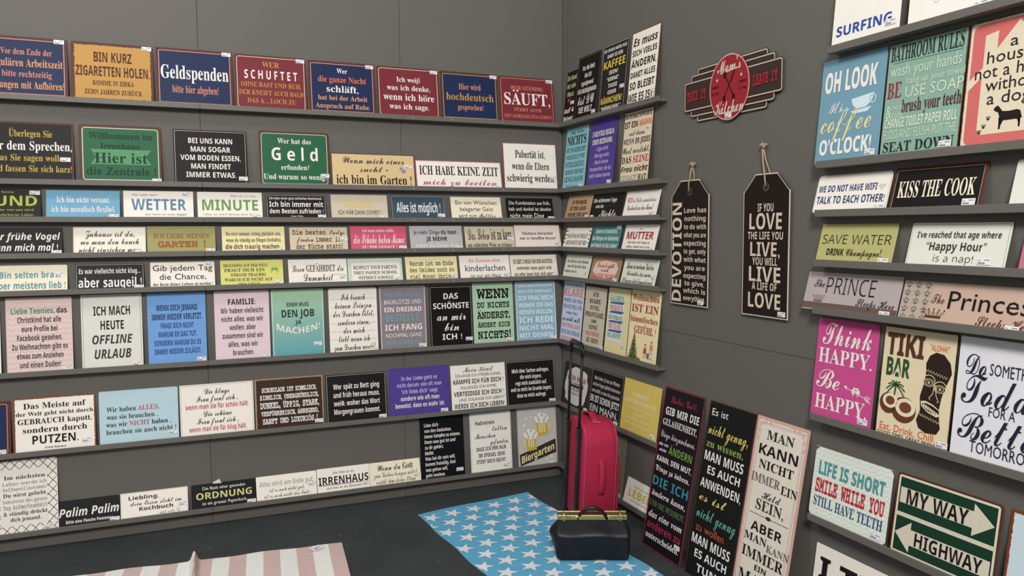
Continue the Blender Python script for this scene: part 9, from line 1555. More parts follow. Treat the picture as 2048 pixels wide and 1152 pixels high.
        for cx, cy, s in ((.62, .36, 1), (.33, .6, .92)):
            mw, mh = .15*s, .13*s
            P.poly(q(cx-mw, cy-mh*.8, cx+mw*.95, cy-mh, cx+mw*1.05, cy+mh, cx-mw*.7, cy+mh*1.15), 'D4B12E', y+.0001)
            sgn = 1 if cx > .5 else -1
            P.line([(X(cx+sgn*mw*u), Z(cy+mh*v)) for u, v in ((.95, -.75), (1.6, -.85), (1.85, -.1), (1.5, .6), (1, .6))], .007, 'D9BE4A', y+.0001)
            for t in (-.5, -.1, .3): P.poly(q(cx+mw*t, cy-mh*.5, cx+mw*(t+.2), cy-mh*.52, cx+mw*(t+.26), cy+mh*.6, cx+mw*(t+.06), cy+mh*.62), 'F0E2B4', y+.0002)
            for dx, dy, r in ((-.13, -.16, .055), (-.04, -.2, .07), (.06, -.19, .065), (.14, -.15, .05), (0, -.13, .08), (-.1, -.12, .05), (.1, -.11, .05)):
                P.poly(disc(X(cx+dx*s), Z(cy+dy*s), r*w*1.25, n=16), 'D4B12E', y+.0003); P.poly(disc(X(cx+dx*s), Z(cy+dy*s), r*w*1.12, n=16), 'EDEAE2', y+.0004+(.00005 if dy > -.14 else 0))
        for cx, cy, r in ((.22, .19, .045), (.36, .17, .035), (.17, .3, .04)):
            P.poly(disc(X(cx), Z(cy), r*w, n=7), 'D8C45A', y+.0002); P.poly(disc(X(cx), Z(cy), r*w*.75, n=7), 'EDEAE2', y+.0003)
        for cx, cy, r in ((.82, .86, .05), (.72, .91, .04)): P.poly(disc(X(cx), Z(cy), r*w, n=8), 'E8DFA0', y+.0005)
        c_ = [(ch, 'B', 'E6DB9A') for ch in 'Biergarten']; t0 = len(P.V); P.text(c_, 'B', 0, Z(.78), w*.84, h*.115, y+.0006)
        P.V[t0:] = [(v[0], v[1], v[2]+v[0]*.3) for v in P.V[t0:]]
    elif k == 'X':   # fir tree and two dancing figures
        for i in range(9):
            t = i/8; wz = .03+.17*t; P.poly(q(.22-wz, .66+.3*t, .22, .58+.3*t, .22+wz, .66+.3*t, .22+wz*.5, .65+.3*t, .22, .68+.3*t, .22-wz*.5, .65+.3*t), ('3F5A2A', '56682E')[i % 2], y+i*.00003)
        rr = random.Random(2)
        for i in range(26): t = rr.random(); P.poly(disc(X(.22+(rr.random()-.5)*.34*t), Z(.64+.3*t), .0024, n=6), rr.choice(('B8342C', 'D8B24A', 'E8E0C0')), y+.0004)
        for cx, cy, s, cc in ((.62, .84, 1, 'C4453C'), (.82, .78, .9, 'C99A3A')):
            E('3A2A22', cx, cy-.09*s, .03, .022, y+.0002, 12); E('E6BE98', cx, cy-.08*s, .022, .017, y+.0003, 12)
            P.poly(q(cx-.03, cy-.06, cx+.03, cy-.06, cx+.06, cy+.02, cx-.06, cy+.02), cc, y+.0002)
            for sg in (-1, 1): P.line(q(cx+sg*.02, cy+.02, cx+sg*.03, cy+.09), .003, '2f2622', y+.0002); P.line(q(cx+sg*.02, cy-.05, cx+sg*.09, cy-.02), .003, 'E6BE98', y+.0002)
        P.poly(q(.68, .86, .76, .84, .78, .92, .7, .93), '5a7a4a', y+.0002)
        P.poly(q(.05, .955, .45, .94, .5, .975, .05, .985), '8a6a3a', y+.0001)
    elif k == 'O':   # sketch of a floating surf figure
        P.poly(disc(X(.46), Z(.4), w*.2, h*.14, 26), '3a3638', y); P.poly(disc(X(.46), Z(.4), w*.19, h*.13, 26), 'BDB4BC', y+.0001)
        for i in range(4): P.line([(X(.2+.05*i)+.012*math.cos(t/3), Z(.55)+.014*math.sin(t/3)) for t in range(20)], .0012, '3a3638', y, True)
    elif k == 'W':
        P.line([(X(.28+u), Z(.4+v)) for u, v in ((-.02, .38), (0, .395), (0, .44), (.02, .455), (.05, .45), (.055, .4), (.05, .36))], .0012, 'B8606A', y)
        P.line([(X(.2+.1*math.cos(t/4)), Z(.45+.12*math.sin(t/4))) for t in range(26)], .0012, 'B8606A', y)
    elif k == 'Y':
        P.poly(q(.52, 0.415, .86, 0.385, .84, 0.455, .76, 0.505, .62, 0.515, .55, 0.475), 'CFE6EE', y); P.line([(X(.85)+.011*math.cos(t/3), Z(.44)+.013*math.sin(t/3)) for t in range(20)], .003, 'CFE6EE', y, True)
        P.poly(q(.52, 0.53, .84, 0.51, .78, 0.55, .58, 0.555), 'CFE6EE', y); P.line(q(.38, 0.435, .38, 0.505, .46, 0.505), .004, 'A6D4E6', y); P.poly(q(.45, 0.475, .5, 0.505, .45, 0.53), 'A6D4E6', y)
        P.line(q(.4, 0.625, .48, 0.655), .0016, 'CFE6EE', y)
    elif k == 'H':   # coral ground, cream house with chimney, dog and paw prints
        P.poly(rrect(-w/2+.012, .01, w/2-.012, h-.01, .02), 'D86A66', y)
        P.poly(q(.02, .47, .17, .37, .17, .12, .3, .1, .3, .24, .5, .05, .98, .46, .98, .56, .83, .44, .83, .86, .79, .895, .21, .895, .17, .86, .17, .44, .02, .55), 'E4D6BA', y+.0001)
        D = [(.30, .81), (.33, .79), (.36, .785), (.38, .8), (.42, .83), (.5, .835), (.6, .83), (.64, .84), (.66, .87), (.67, .895), (.655, .895), (.645, .87), (.645, .9), (.655, .93), (.64, .95), (.63, .925), (.61, .9), (.5, .9), (.44, .9), (.415, .93), (.4, .96), (.38, .96), (.395, .92), (.385, .87), (.365, .835), (.335, .83)]
        D = [(.09+.78*x, -.14+1.05*yv) for x, yv in D]
        P.poly([(X(x), Z(yv)) for x, yv in D], '231d1a', y+.0002)
        for i in (0, 1):
            bx = .38+.19*i; P.poly(q(bx+.005, .78, bx+.03, .78, bx+.03, .865, bx+.012, .865), '231d1a', y+.0002)
        for cx, cy in ((.24, .84), (.28, .78), (.2, .88), (.66, .72), (.74, .79), (.7, .85)):
            P.poly(disc(X(cx), Z(cy), .0045, .0038, 10), '2f2622', y+.0002)
            for t in (-1, -.35, .35, 1): P.poly(disc(X(cx)+t*.0055, Z(cy)+.0068-abs(t)*.002, .0017, .0022, 7), '2f2622', y+.0002)
    elif k == 'A':
        f = list(map(float, a[2:])); P.line(q(f[0], f[1], f[2], f[3]), .002, a[1], y); P.poly(q(f[0]-.02, f[1]-.004, f[0]+.04, f[1]-.015, f[0]+.04, f[1]+.022), a[1], y)
        for t in (.8, .87, .94): x0 = f[0]+(f[2]-f[0])*t; z0 = f[1]+(f[3]-f[1])*t; P.line(q(x0+.05, z0-.022, x0, z0, x0+.05, z0+.032), .0025, a[1], y)
        for cx, sg in ((.69, 1), (.76, -1)): E(a[1], cx, .668, .033, .027); E(a[1], cx+sg*.012, .64, .02, .015); P.poly(q(cx-.015, .685, cx+.015, .685, cx-sg*.005, .72), a[1], y)
    elif k == 't':   # carved wooden mask, halved coconuts and palm
        dk = '30221c'; Z_ = Z; Z = lambda v: (1-v+.047)*h; q = lambda *p: [(X(p[i]), Z(p[i+1])) for i in range(0, len(p), 2)]
        P.poly(q(.62, .33, .66, .26, .74, .225, .84, .235, .93, .3, .96, .385, .9, .5, .86, .6, .84, .72, .88, .86, .84, .915, .7, .925, .6, .895, .56, .83, .6, .74, .58, .62, .62, .5, .63, .42), dk, y)
        for zz, c_ in ((.385, 'E6D5AE'), (.775, 'E6D5AE')):
            P.line([(X(.62+.29*i/16-(.02 if zz > .5 else 0)), Z(zz+.004*i*.7+(.012 if i % 2 else -.012))) for i in range(17)], .002, c_, y+.0002)
        for cx, cy in ((.68, .49), (.83, .53)):
            for r_, c_ in ((.075, 'E6D5AE'), (.066, dk), (.05, 'E6D5AE'), (.042, dk), (.018, 'E6D5AE')): P.poly(disc(X(cx), Z(cy), r_*w, r_*w*.62, 20), c_, y+.0003+(.08-r_)*.004)
            P.line([(X(cx+.085*math.cos(R(t))), Z(cy-.005-.06*math.sin(R(t)))) for t in range(10, 171, 16)], .0022, 'E6D5AE', y+.0003)
        P.line(q(.755, .5, .745, .58, .7, .62, .72, .635), .0022, 'E6D5AE', y+.0004); P.line(q(.77, .5, .79, .59, .83, .64, .8, .645), .0022, 'E6D5AE', y+.0004)
        M_ = q(.6, .66, .66, .65, .76, .67, .86, .71, .87, .75, .82, .77, .7, .745, .61, .7)
        P.poly(M_, 'E6D5AE', y+.0003); P.poly([(X(.74)+(x-X(.74))*.86, Z(.71)+(z-Z(.71))*.7) for x, z in M_], dk, y+.0004)
        for i in range(7): x0 = .635+.029*i; P.poly(q(x0, .675+i*.009, x0+.023, .68+i*.009, x0+.02, .71+i*.008, x0, .705+i*.008), 'E6D5AE', y+.0005)
        for cx, cy, rx, ry in ((.16, .74, .13, .095), (.38, .775, .17, .115)):
            E('6B3A24', cx, cy, rx, ry, y+.0001, 24); E('E9DDBE', cx+.02, cy-.025, rx*.82, ry*.7, y+.0002, 24); E('7A4226', cx+.02, cy-.025, rx*.5, ry*.42, y+.0003, 20)
        P.line(q(.23, .66, .24, .58), .006, '2f5a30', y+.0003)
        for t in range(9):
            an = R(-20+t*27.5); r_ = .035; P.line([(X(.24)+r_*u*math.cos(an), Z(.57)+r_*(u*math.sin(an)-.6*u*u)) for u in (0, .3, .6, .85, 1)], .0042, '27552A', y+.0004)
    elif k == 's':   # scrolled corners of the ornamented border
        for sx in (-1, 1):
            for sz in (0, 1):
                for n_, (ox, oz) in enumerate(((.03, .03), (.05, .022), (.022, .055), (.075, .02), (.02, .085))):
                    cx = sx*(w/2-ox); cz = oz if sz == 0 else h-oz; r_ = .009-.0009*n_
                    P.line([(cx+r_*(1-t/30)*math.cos(t/3.2*sx), cz+r_*(1-t/30)*math.sin(t/3.2)) for t in range(26)], .0016, a[1], y)
    elif k == 'k':   # crossed fork and knife, two stars
        cx, cz = 0, h*.53; dk = '3c1a18'
        for sg in (-1, 1):
            P.line([(cx-sg*.03, cz-.05), (cx+sg*.026, cz+.045)], .006, dk, y+.0002); P.poly(disc(cx-sg*.03, cz-.05, .009, .014), dk, y+.0002)
        P.poly([(cx+.008, cz+.012), (cx+.014, cz+.008), (cx+.036, cz+.05), (cx+.038, cz+.066), (cx+.03, cz+.06)], dk, y+.0003)
        P.poly(disc(cx-.026, cz+.042, .012, .014), dk, y+.0003)
        for t in (-1, 0, 1): P.line([(cx-.026+t*.005, cz+.045), (cx-.033+t*.006, cz+.064)], .0026, dk, y+.0003)
        for sx in (-1, 1):
            P.poly([(sx*.075+(.009 if i % 2 == 0 else .0038)*math.sin(i*math.pi/5), h*.64+(.009 if i % 2 == 0 else .0038)*math.cos(i*math.pi/5)) for i in range(10)], 'E6C2B0', y+.0002)
    elif k == 'B': pass

# ------------------------------------------------------------------ signs
ZL = [0, 2.050, 1.682, 1.5155, 1.3535, 1.188, .8235, .4605, .0955]
ZB = [0, 2.0555, 1.6787, 1.5135, 1.3438, 1.180, .8075, .4485, .089]
FB = .038
ROWN = {'L': 'signs on the ledges of the back wall', 'R': 'signs on the ledges of the side wall by the corner', 'B': 'signs on the ledges of the side wall at the picture edge',
        'T': 'tall signs leaning on the side wall', 'H': 'signs hung on the side wall'}
seen = {}
for s in specs:
    k, W, H, o = s['k'], s['w'], s['h'], s['opt']
    edge = o.get('edge', '').split(','); ec, ew = (edge[0], float(edge[1])*1.2) if len(edge) == 2 else (None, 0)
    mat = board_mat(s['bg'], W, H, ec, ew, 'A2C8A4' if s['bg'] == 'tealg' else None)
    th = .002; shp = o.get('shape')
    if shp == 'tag': out = [(-W/2, 0), (W/2, 0), (W/2, H-.068), (W/2-.068, H), (-W/2+.068, H), (-W/2, H-.068)]
    elif shp == 'kitchen': out = disc(0, H/2, .125, H/2, 48)
    else: out = rrect(-W/2, 0, W/2, H, float(o.get('r', .0025)))
    root = plate('hanging_sign' if k[0] == 'H' else 'tin_sign', out, th, mat)
    tag(root, s['label'], 'sign', ROWN[k[0]]); s['root'] = root
    ys_ = th+.0003; P = Print(); A = Print(); lay = 0
    ops = s['ops']
    if shp == 'kitchen':
        # three stepped bars behind the oval, each a plate with a pale outline
        for i, (bw, bh, yo) in enumerate(((W, .125, 0), (W*.86, .178, .0022), (W*.72, .225, .0044))):
            b_ = plate('side_bars', rrect(-bw/2, H/2-bh/2, bw/2, H/2+bh/2, .012), .002, plain('3A2A24', .5), root, yoff=.0068-.0022+yo-.0022)
            q = Print(); q.ring(rrect(-bw/2+.003, H/2-bh/2+.003, bw/2-.003, H/2+bh/2-.003, .01), rrect(-bw/2+.007, H/2-bh/2+.007, bw/2-.007, H/2+bh/2-.007, .007), 'cream9', -(.0068-.0044+yo)+.002+.0003)
            q.build('outline_print', b_)
        A.ring(disc(0, H/2, .124, H/2-.001, 48), disc(0, H/2, .1195, H/2-.0055, 48), 'E0A89A', ys_)
    if shp == 'tag':
        i_ = lambda d: [(-W/2+d, d), (W/2-d, d), (W/2-d, H-.068-d*.4), (W/2-.068-d*.4, H-d), (-W/2+.068+d*.4, H-d), (-W/2+d, H-.068-d*.4)]
        A.ring(i_(.0015), i_(.0045), 'cream9', ys_)
        A.ring(disc(0, H-.05, .0165, n=20), disc(0, H-.05, .0155, n=20), '8a7468', ys_+.0002); A.poly(disc(0, H-.05, .0155, n=20), '4a3a33', ys_)
        A.poly(disc(0, H-.05, .006, n=12), '0c0a09', ys_+.0003)
    for l in ops:
        if l[0] == '!': art(A, l, W, H, ys_+lay*.00006); lay += 1
    tl = [parse(l) for l in ops if l[0] != '!']
    blk = [t for t in tl if len(t[2]) < 4]
    y0, y1 = map(float, o.get('T', '.12,.88').split(','))
    if blk:
        tw = sum(t[2][0] for t in blk); avg = tw/len(blk); gap = .62*avg
        unit = (y1-y0)/(tw+gap*(len(blk)-1)); pos = y0
        for t in blk: t[2][0:1] = [t[2][0]*unit, ]; t[2].append(None) if len(t[2]) < 3 else None; t[2].append(pos+t[2][0]/2); pos += t[2][0]+gap*unit
    for st, co, g, chars in tl:
        if len(g) < 4: continue
        hh = g[0]*H if (st, co, g, chars) in blk or g[0] < .3 and blk else g[0]*H
        if not blk or all(g is not t[2] for t in blk): hh = g[0]*H*float(o.get('q', .028 if k[0] == 'T' else .062 if k[0] == 'H' else .085))
        if st == '_': continue
        if st == 'c': hh *= 1.22
        cx = ((g[2] if g[2] is not None else .5)-.5)*W; cz = (1-g[3])*H
        if st == 'v': P.text(chars, 'v', cx, cz, g[1]*H, g[0]*.024, ys_+.0012, vert=True); continue
        P.text(chars, st, cx, cz, g[1]*W, hh, ys_+.0012, arc=.024 if st == 'a' else 0)
    A.build('artwork', root); P.build('lettering', root)
    if 'st' in o:
        a, b = map(float, o['st'].split(',')); x = max(-W/2+.021, min(W/2-.0205, (a-.5)*W)); z = max(.0095, min(H-.0095, (1-b)*H))
        price_sticker(root, x, z, -ys_-.0016)
    if k[0] == 'T': dist, zb = .13, 0.001
    elif k[0] == 'H': dist, zb = None, float(o['z'])
    else: dist, zb = FB, (ZB if k[0] == 'B' else ZL)[int(k[1])]-.012+.0004
    if dist is None: tilt = 0; off = .0125 if shp else .004
    else: tilt = math.asin((dist-.004)/H); off = dist-.0025
    rz = 0 if k[0] == 'L' else -math.pi/2; zb += .0021*math.sin(tilt)
    root.rotation_euler = (-tilt, 0, rz)
    root.location = (s['t'], -off, zb) if k[0] == 'L' else (-off, s['t'], zb)

# ------------------------------------------------------------------ picture ledges
lm = plain('6c6962', .5, spec=.35); screw_m = plain('d8d4cc', .35, metal=.6)
def ledge(side, row, a, b, zt, label, screws=()):
    """a (nearer the corner) to b along the wall; zt = top of the front lip"""
    root = empty('picture_ledge', ((a+b)/2, 0, zt) if side == 'L' else (0, (a+b)/2, zt), 0 if side == 'L' else -math.pi/2)
    tag(root, label, 'ledge', 'grey picture ledges'); L2 = abs(a-b)/2-.0007
    box_obj('shelf_board', (-L2, L2, -.042, -.0005, -.024, -.0125), lm, root, .0008)
    box_obj('front_lip', (-L2, L2, -.05, -.0424, -.024, 0), lm, root, .001)
    for sx in screws:
        bm = bmesh.new(); bmesh.ops.create_cone(bm, cap_ends=True, segments=10, radius1=.0035, radius2=.0028, depth=.0012, matrix=Matrix.Translation((sx-(a+b)/2, -.0505, -.013)) @ Matrix.Rotation(math.pi/2, 4, 'X'))
        bm_obj('screw', bm, screw_m, root)
used_l = set()
def label_for(key, a, b):
    best = [s for s in specs if s['k'] == key and min(a, b)-.05 <= s['t'] <= max(a, b)+.05]
    if best:
        best.sort(key=lambda s: abs(s['t']-(a+b)/2)); t = best[0]['label']
        t = t.split(' reading ')[-1] if ' reading ' in t else ' '.join(t.split()[:5])
        t = ' '.join(t.split()[:6]); lab = 'grey picture ledge holding the sign '+t
    else: lab = 'grey picture ledge in row %s' % key
    n = 1
    while lab in used_l: lab += ' and others'
    used_l.add(lab); return lab
for r_ in range(1, 9):
    for i in range(3):
        ledge('L', r_, xs[i] if i else -.0005, xs[i+1], ZL[r_], label_for('L%d' % r_, xs[i], xs[i+1]), screws=(-.899, -.683, -.388, -.121) if i == 0 and r_ < 6 else ())
    ledge('R', r_, -.0515, -1.07 if r_ > 1 else -1.06, ZL[r_], label_for('R%d' % r_, 0, -1.08))
    y0_ = -2.045 if r_ > 1 else -2.085
    ledge('R', r_, y0_+.022, -3.03, ZB[r_], label_for('B%d' % r_, -2.02, -3.03))

# ------------------------------------------------------------------ strings of the two hanging tags
rope_m = plain('A8966E', .85, bump=.6, bscale=260)
for key, hx, zt_, kx, kz in (('Devotion', -1.2557, 1.611, -1.266, 1.725), ('life you live', -1.738, 1.608, -1.712, 1.762)):
    s = next(q for q in specs if key in q['label']); bm = bmesh.new(); rr = s['root']
    inv = lambda x, y, z: (-(y-s['t']), x+.0125, z-float(s['opt']['z']))     # world -> sign coordinates
    tube(bm, [inv(-.0175, s['t']+.001, zt_), inv(-.0215, s['t'], zt_+.03), inv(-.018, s['t']*.4+kx*.6, zt_*.4+kz*.6), inv(-.014, kx, kz-.01)], .0032, 8)
    tube(bm, [inv(-.0115+.0105, s['t']-.004, zt_), inv(-.006, s['t']-.012, zt_+.045), inv(-.009, kx-.014, kz-.05), inv(-.012, kx-.006, kz-.012)], .003, 8)
    for dx, dz, r_ in ((.006, .002, .0085), (-.008, -.002, .0085), (.0, .008, .006), (-.018, .004, .006)):
        bmesh.ops.create_icosphere(bm, subdivisions=2, radius=r_, matrix=Matrix.Translation(inv(-.0125, kx+dx, kz+dz)))
    bm_obj('hanging_string', bm, rope_m, rr, smooth=True)
    bm = bmesh.new(); tube(bm, [inv(0, kx-.004, kz), inv(-.026, kx-.004, kz)], .0018, 8); bm_obj('nail', bm, plain('6d6a66', .4, metal=.8), rr)
tag(plate('paper_slip', rrect(-.018, 0, .018, .035, .001, 2), .0008, plain('E6E3DC', .7)), 'small white paper slip sticking up behind the Ordnung sign', 'paper')
ps = bpy.data.objects['paper_slip']; ps.location = (-1.905, -.004, .182); ps.rotation_euler = (-.02, -.42, 0)

# ------------------------------------------------------------------ rugs
def cloth_mat(n, sc_=900):
    m = plain(n, .95, spec=.1, bump=.5, bscale=sc_); return m
U = Vector((.988, .156, 0)); Vv = Vector((.075, -.997, 0)); O_ = Vector((-.976, -.308, 0))
NX, NY = 56, 120; LX, LY = .66, 1.42
def wav(u, v):
    return .0035+.0022*math.sin(u*9+v*3)*math.exp(-8*abs(u-.45))+.003*math.exp(-((v-.03)/.03)**2)*(.5+.5*math.sin(u*14))+.0035*math.exp(-((v-.30-.25*(u-.4))/.018)**2)*(1 if u > .3 else 0)
def rp(u, v, e=0): 
    j = .004*math.sin(v*17+u*3)*(1 if u < .01 or u > LX-.01 else 0); p = O_+U*(u+j)+Vv*(v-.006*math.sin(u*8)); return (p.x, p.y, wav(u, v)+e)
Vt = []; Ft = []
for j in range(NY+1):
    for i in range(NX+1): Vt.append(rp(LX*i/NX, LY*j/NY))
n1 = len(Vt); Vt += [(x, y, z-.003) for x, y, z in Vt]
for j in range(NY):
    for i in range(NX): a = j*(NX+1)+i; Ft.append((a, a+NX+1, a+NX+2, a+1)); Ft.append((n1+a, n1+a+1, n1+a+NX+2, n1+a+NX+1))
for i in range(NX): a = i; b = NY*(NX+1)+i; Ft += [(a, a+1, n1+a+1, n1+a), (b+1, b, n1+b, n1+b+1)]
for j in range(NY): a = j*(NX+1); b = a+NX; Ft += [(a+NX+1, a, n1+a, n1+a+NX+1), (b, b+NX+1, n1+b+NX+1, n1+b)]
star = mesh_obj('star_rug', Vt, Ft, cloth_mat('5CB6DE'), smooth=False)
tag(star, 'sky blue woven rug with white stars lying under the black bag', 'rug')
SV = []; SF = []
def inside(u, v): return .0 < u < LX and 0 < v < LY
for row in range(14):
    v0 = .085+row*.1075
    for c_ in range(-1, 7):
        u0 = .045+c_*.123+(.068 if row % 2 else .0)-row*.0035+(.123 if row > 9 else 0)*0
        if not (-.02 < u0 < LX+.02): continue
        b = len(SV); pts = []
        for i in range(10):
            an = i*math.pi/5+.05+math.pi; rr_ = .053 if i % 2 == 0 else .0205
            u = u0+rr_*math.sin(an)*1.02; v = v0-rr_*math.cos(an)*1.0; pts.append((min(max(u, .002), LX-.002), min(max(v, .002), LY-.002)))
        for u, v in pts: SV.append(rp(u, v, .0012))
        SV.append(rp(min(max(u0, .002), LX-.002), v0, .0012))
        for i in range(10): SF.append((b+i, b+(i+1) % 10, b+10))
mesh_obj('star_pattern', SV, SF, cloth_mat('F2F0F5'), parent=star)
# striped rug
U3 = Vector((-.9965, .08, 0)); V3 = Vector((-.1, -.995, 0)); O3 = Vector((-1.401, -.512, 0))
fold = .637; nx, ny = 190, 50; LX3, LY3 = 1.35, .75
def hz(u): return .045*math.exp(-((u-fold)/.013)**2)
VV = []; FF = []; FMi = []
for j in range(ny+1):
    v = LY3*j/ny
    for i in range(nx+1):
        u = LX3*i/nx; p = O3+U3*u+V3*(v+.004*math.sin(u*11+1)); k_ = math.exp(-v*1.2)
        VV.append((p.x, p.y, .004+hz(u+.06*v)*k_+.0018*math.sin(u*23+v*5)))
n1 = len(VV); VV += [(x, y, max(.0003, z-.0035)) for x, y, z in VV]
for j in range(ny):
    for i in range(nx):
        a = j*(nx+1)+i; FF.append((a, a+1, a+nx+2, a+nx+1)); u = LX3*(i+.5)/nx; q = int((u+.0095)/.0713); FMi.append(q % 2)
for i in range(nx): a = i; FF.append((a, n1+a, n1+a+1, a+1)); u = LX3*(i+.5)/nx; FMi.append(int((u+.0095)/.0713) % 2)
for j in range(ny): a = j*(nx+1); FF.append((a, a+nx+1, n1+a+nx+1, n1+a)); FMi.append(0)
srug = mesh_obj('striped_rug', VV, FF, [cloth_mat('DCBFB9', 600), cloth_mat('F4F4EE', 600)], FMi)
tag(srug, 'pink and white striped rug with a raised fold on the dark floor', 'rug')
lb = O3+U3*.115+V3*.045
o = plate('care_label', rrect(-.03, -.025, .03, .025, .002, 2), .0006, plain('ECECEA', .7), srug); o.location = (lb.x, lb.y, .0085); o.rotation_euler = (-math.pi/2, 0, .55)
q = Print(); q.poly([(-.016, -.006), (.004, -.006), (.004, .001), (-.016, .001)], '55555a', .0009); q.poly(disc(.015, .006, .003), '55555a', .0009); q.poly([(-.024, -.02), (.024, -.02), (.024, -.0185), (-.024, -.0185)], '9a9a9e', .0009); q.build('label_print', o)

# ------------------------------------------------------------------ red trolley suitcase
sx = empty('trolley_suitcase', (-.358, -.903, .0135), math.atan2(-.20, .98))
tag(sx, 'raspberry red fabric trolley suitcase with black pull-out handle standing in the corner', 'suitcase')
sx.rotation_euler = (0, R(2.4), math.atan2(-.20, .98))
redf = plain('B81A46', .8, spec=.25, bump=.35, bscale=500); blkp = plain('1b1b1d', .45)
WD, HT, DP = .172, .522, .31
def arch(ins=0., r=.105, n=9):
    """outline of the case seen from its front: square foot, rounded shoulders (y, z)"""
    y0, y1, z0, z1 = ins, DP-ins, .04+ins, HT-ins; pts = [(y0+.02, z0), (y1-.02, z0)]
    for k in range(1, 4): a_ = R(-90+30*k); pts.append((y1-.02+.02*math.cos(a_), z0+.02+.02*math.sin(a_)))
    for k in range(n+1): a_ = R(90*k/n); pts.append((y1-r+r*math.cos(a_), z1-r+r*math.sin(a_)))
    for k in range(n+1): a_ = R(90+90*k/n); pts.append((y0+r+r*math.cos(a_), z1-r+r*math.sin(a_)))
    for k in range(1, 4): a_ = R(180+30*k); pts.append((y0+.02+.02*math.cos(a_), z0+.02+.02*math.sin(a_)))
    return pts
bm = bmesh.new(); rings = []
for x_, in_ in ((0, .014), (.003, .006), (.010, .001), (.03, -.002), (WD/2, -.004), (WD-.03, -.002), (WD-.010, .001), (WD-.002, .007), (WD+.004, .02), (WD+.010, .05)):
    rings.append([bm.verts.new((x_, p[0]+(.0015*math.sin(p[1]*31+x_*40) if 0 < x_ < WD else 0), p[1])) for p in arch(in_)])
n = len(rings[0])
for a in range(len(rings)-1):
    for k in range(n): bm.faces.new((rings[a][k], rings[a][(k+1) % n], rings[a+1][(k+1) % n], rings[a+1][k]))
bm.faces.new(rings[0][::-1]); bm.faces.new(rings[-1]); bm_obj('case_body', bm, redf, sx, True)
pm = plain('D4607C', .5)
for x_ in (.010, WD-.010):
    bm = bmesh.new(); pp = arch(-.0004); tube(bm, [(x_, p[0], p[1]) for p in pp[1:]+pp[:1]], .0015, 6); bm_obj('piping', bm, pm, sx, True)
bm = bmesh.new(); pp = arch(-.0016); tube(bm, [(WD-.026, p[0], p[1]) for p in pp[3:-3]], .0011, 6); bm_obj('zip', bm, plain('7A1030', .6), sx, True)
bm = bmesh.new(); box(bm, WD+.004, WD+.032, .055, DP-.055, .09, .34, .012); bm_obj('front_pocket', bm, redf, sx, True)
def strap(name, path, ax, wd, th, mat):
    """flat webbing handle along a path; ax = width axis"""
    bm = bmesh.new(); rings = []; P_ = [Vector(p) for p in path]
    for k, p in enumerate(P_):
        d = (P_[min(k+1, len(P_)-1)]-P_[max(k-1, 0)]).normalized(); nn = d.cross(ax).normalized()
        rings.append([bm.verts.new(p+ax*sx_*wd/2+nn*sn*th/2) for sx_, sn in ((-1, -1), (1, -1), (1, 1), (-1, 1))])
    for a in range(len(rings)-1):
        for k in range(4): bm.faces.new((rings[a][k], rings[a][(k+1) % 4], rings[a+1][(k+1) % 4], rings[a+1][k]))
    bm.faces.new(rings[0][::-1]); bm.faces.new(rings[-1]); return bm_obj(name, bm, mat, sx, True)
strap('grab_handle', [(.075, .075+.16*k/14, HT-.006+.034*math.sin(math.pi*k/14)**.5) for k in range(15)], Vector((1, 0, 0)), .036, .008, redf)
box_obj('handle_patch', (.06, .095, .062, .09, HT-.001, HT+.003), plain('D85A78', .8), sx, .001)
strap('side_handle', [(.09, .002-.024*math.sin(math.pi*k/14)**.55, .19+.17*k/14) for k in range(15)], Vector((1, 0, 0)), .028, .008, redf)
box_obj('handle_patch', (.074, .106, -.003, .006, .35, .39), plain('C84A62', .8), sx, .001)
# back plate, rods, grip, wheels
for yy in (.062, DP-.058):
    box_obj('rod_housing', (-.016, .0, yy-.015, yy+.015, .04, .46), blkp, sx, .003)
    box_obj('rod_collar', (-.021, .002, yy-.021, yy+.021, .45, .495), blkp, sx, .003)
    bm = bmesh.new(); tube(bm, [(-.009, yy, .46), (-.009, yy, .866)], .0068, 10); bm_obj('pull_rod', bm, blkp, sx, True)
    bm = bmesh.new(); bmesh.ops.create_cone(bm, cap_ends=True, segments=24, radius1=.03, radius2=.03, depth=.022, matrix=Matrix.Translation((.014, yy-.028*(1 if yy < .1 else -1), .03)) @ Matrix.Rotation(math.pi/2, 4, 'X'))
    bm_obj('wheel', bm, blkp, sx, True)
    box_obj('foot', (WD-.04, WD-.015, yy-.01, yy+.01, 0, .045), blkp, sx, .003)
bm = bmesh.new(); tube(bm, [(-.009, .062, .838), (-.009, .062, .863), (-.009, .068, .880), (-.009, .085, .890), (-.009, DP-.081, .890), (-.009, DP-.064, .880), (-.009, DP-.058, .863), (-.009, DP-.058, .838)], [.0105, .0115, .012, .0125, .0125, .012, .0115, .0105], 12); bm_obj('pull_grip', bm, blkp, sx, True)

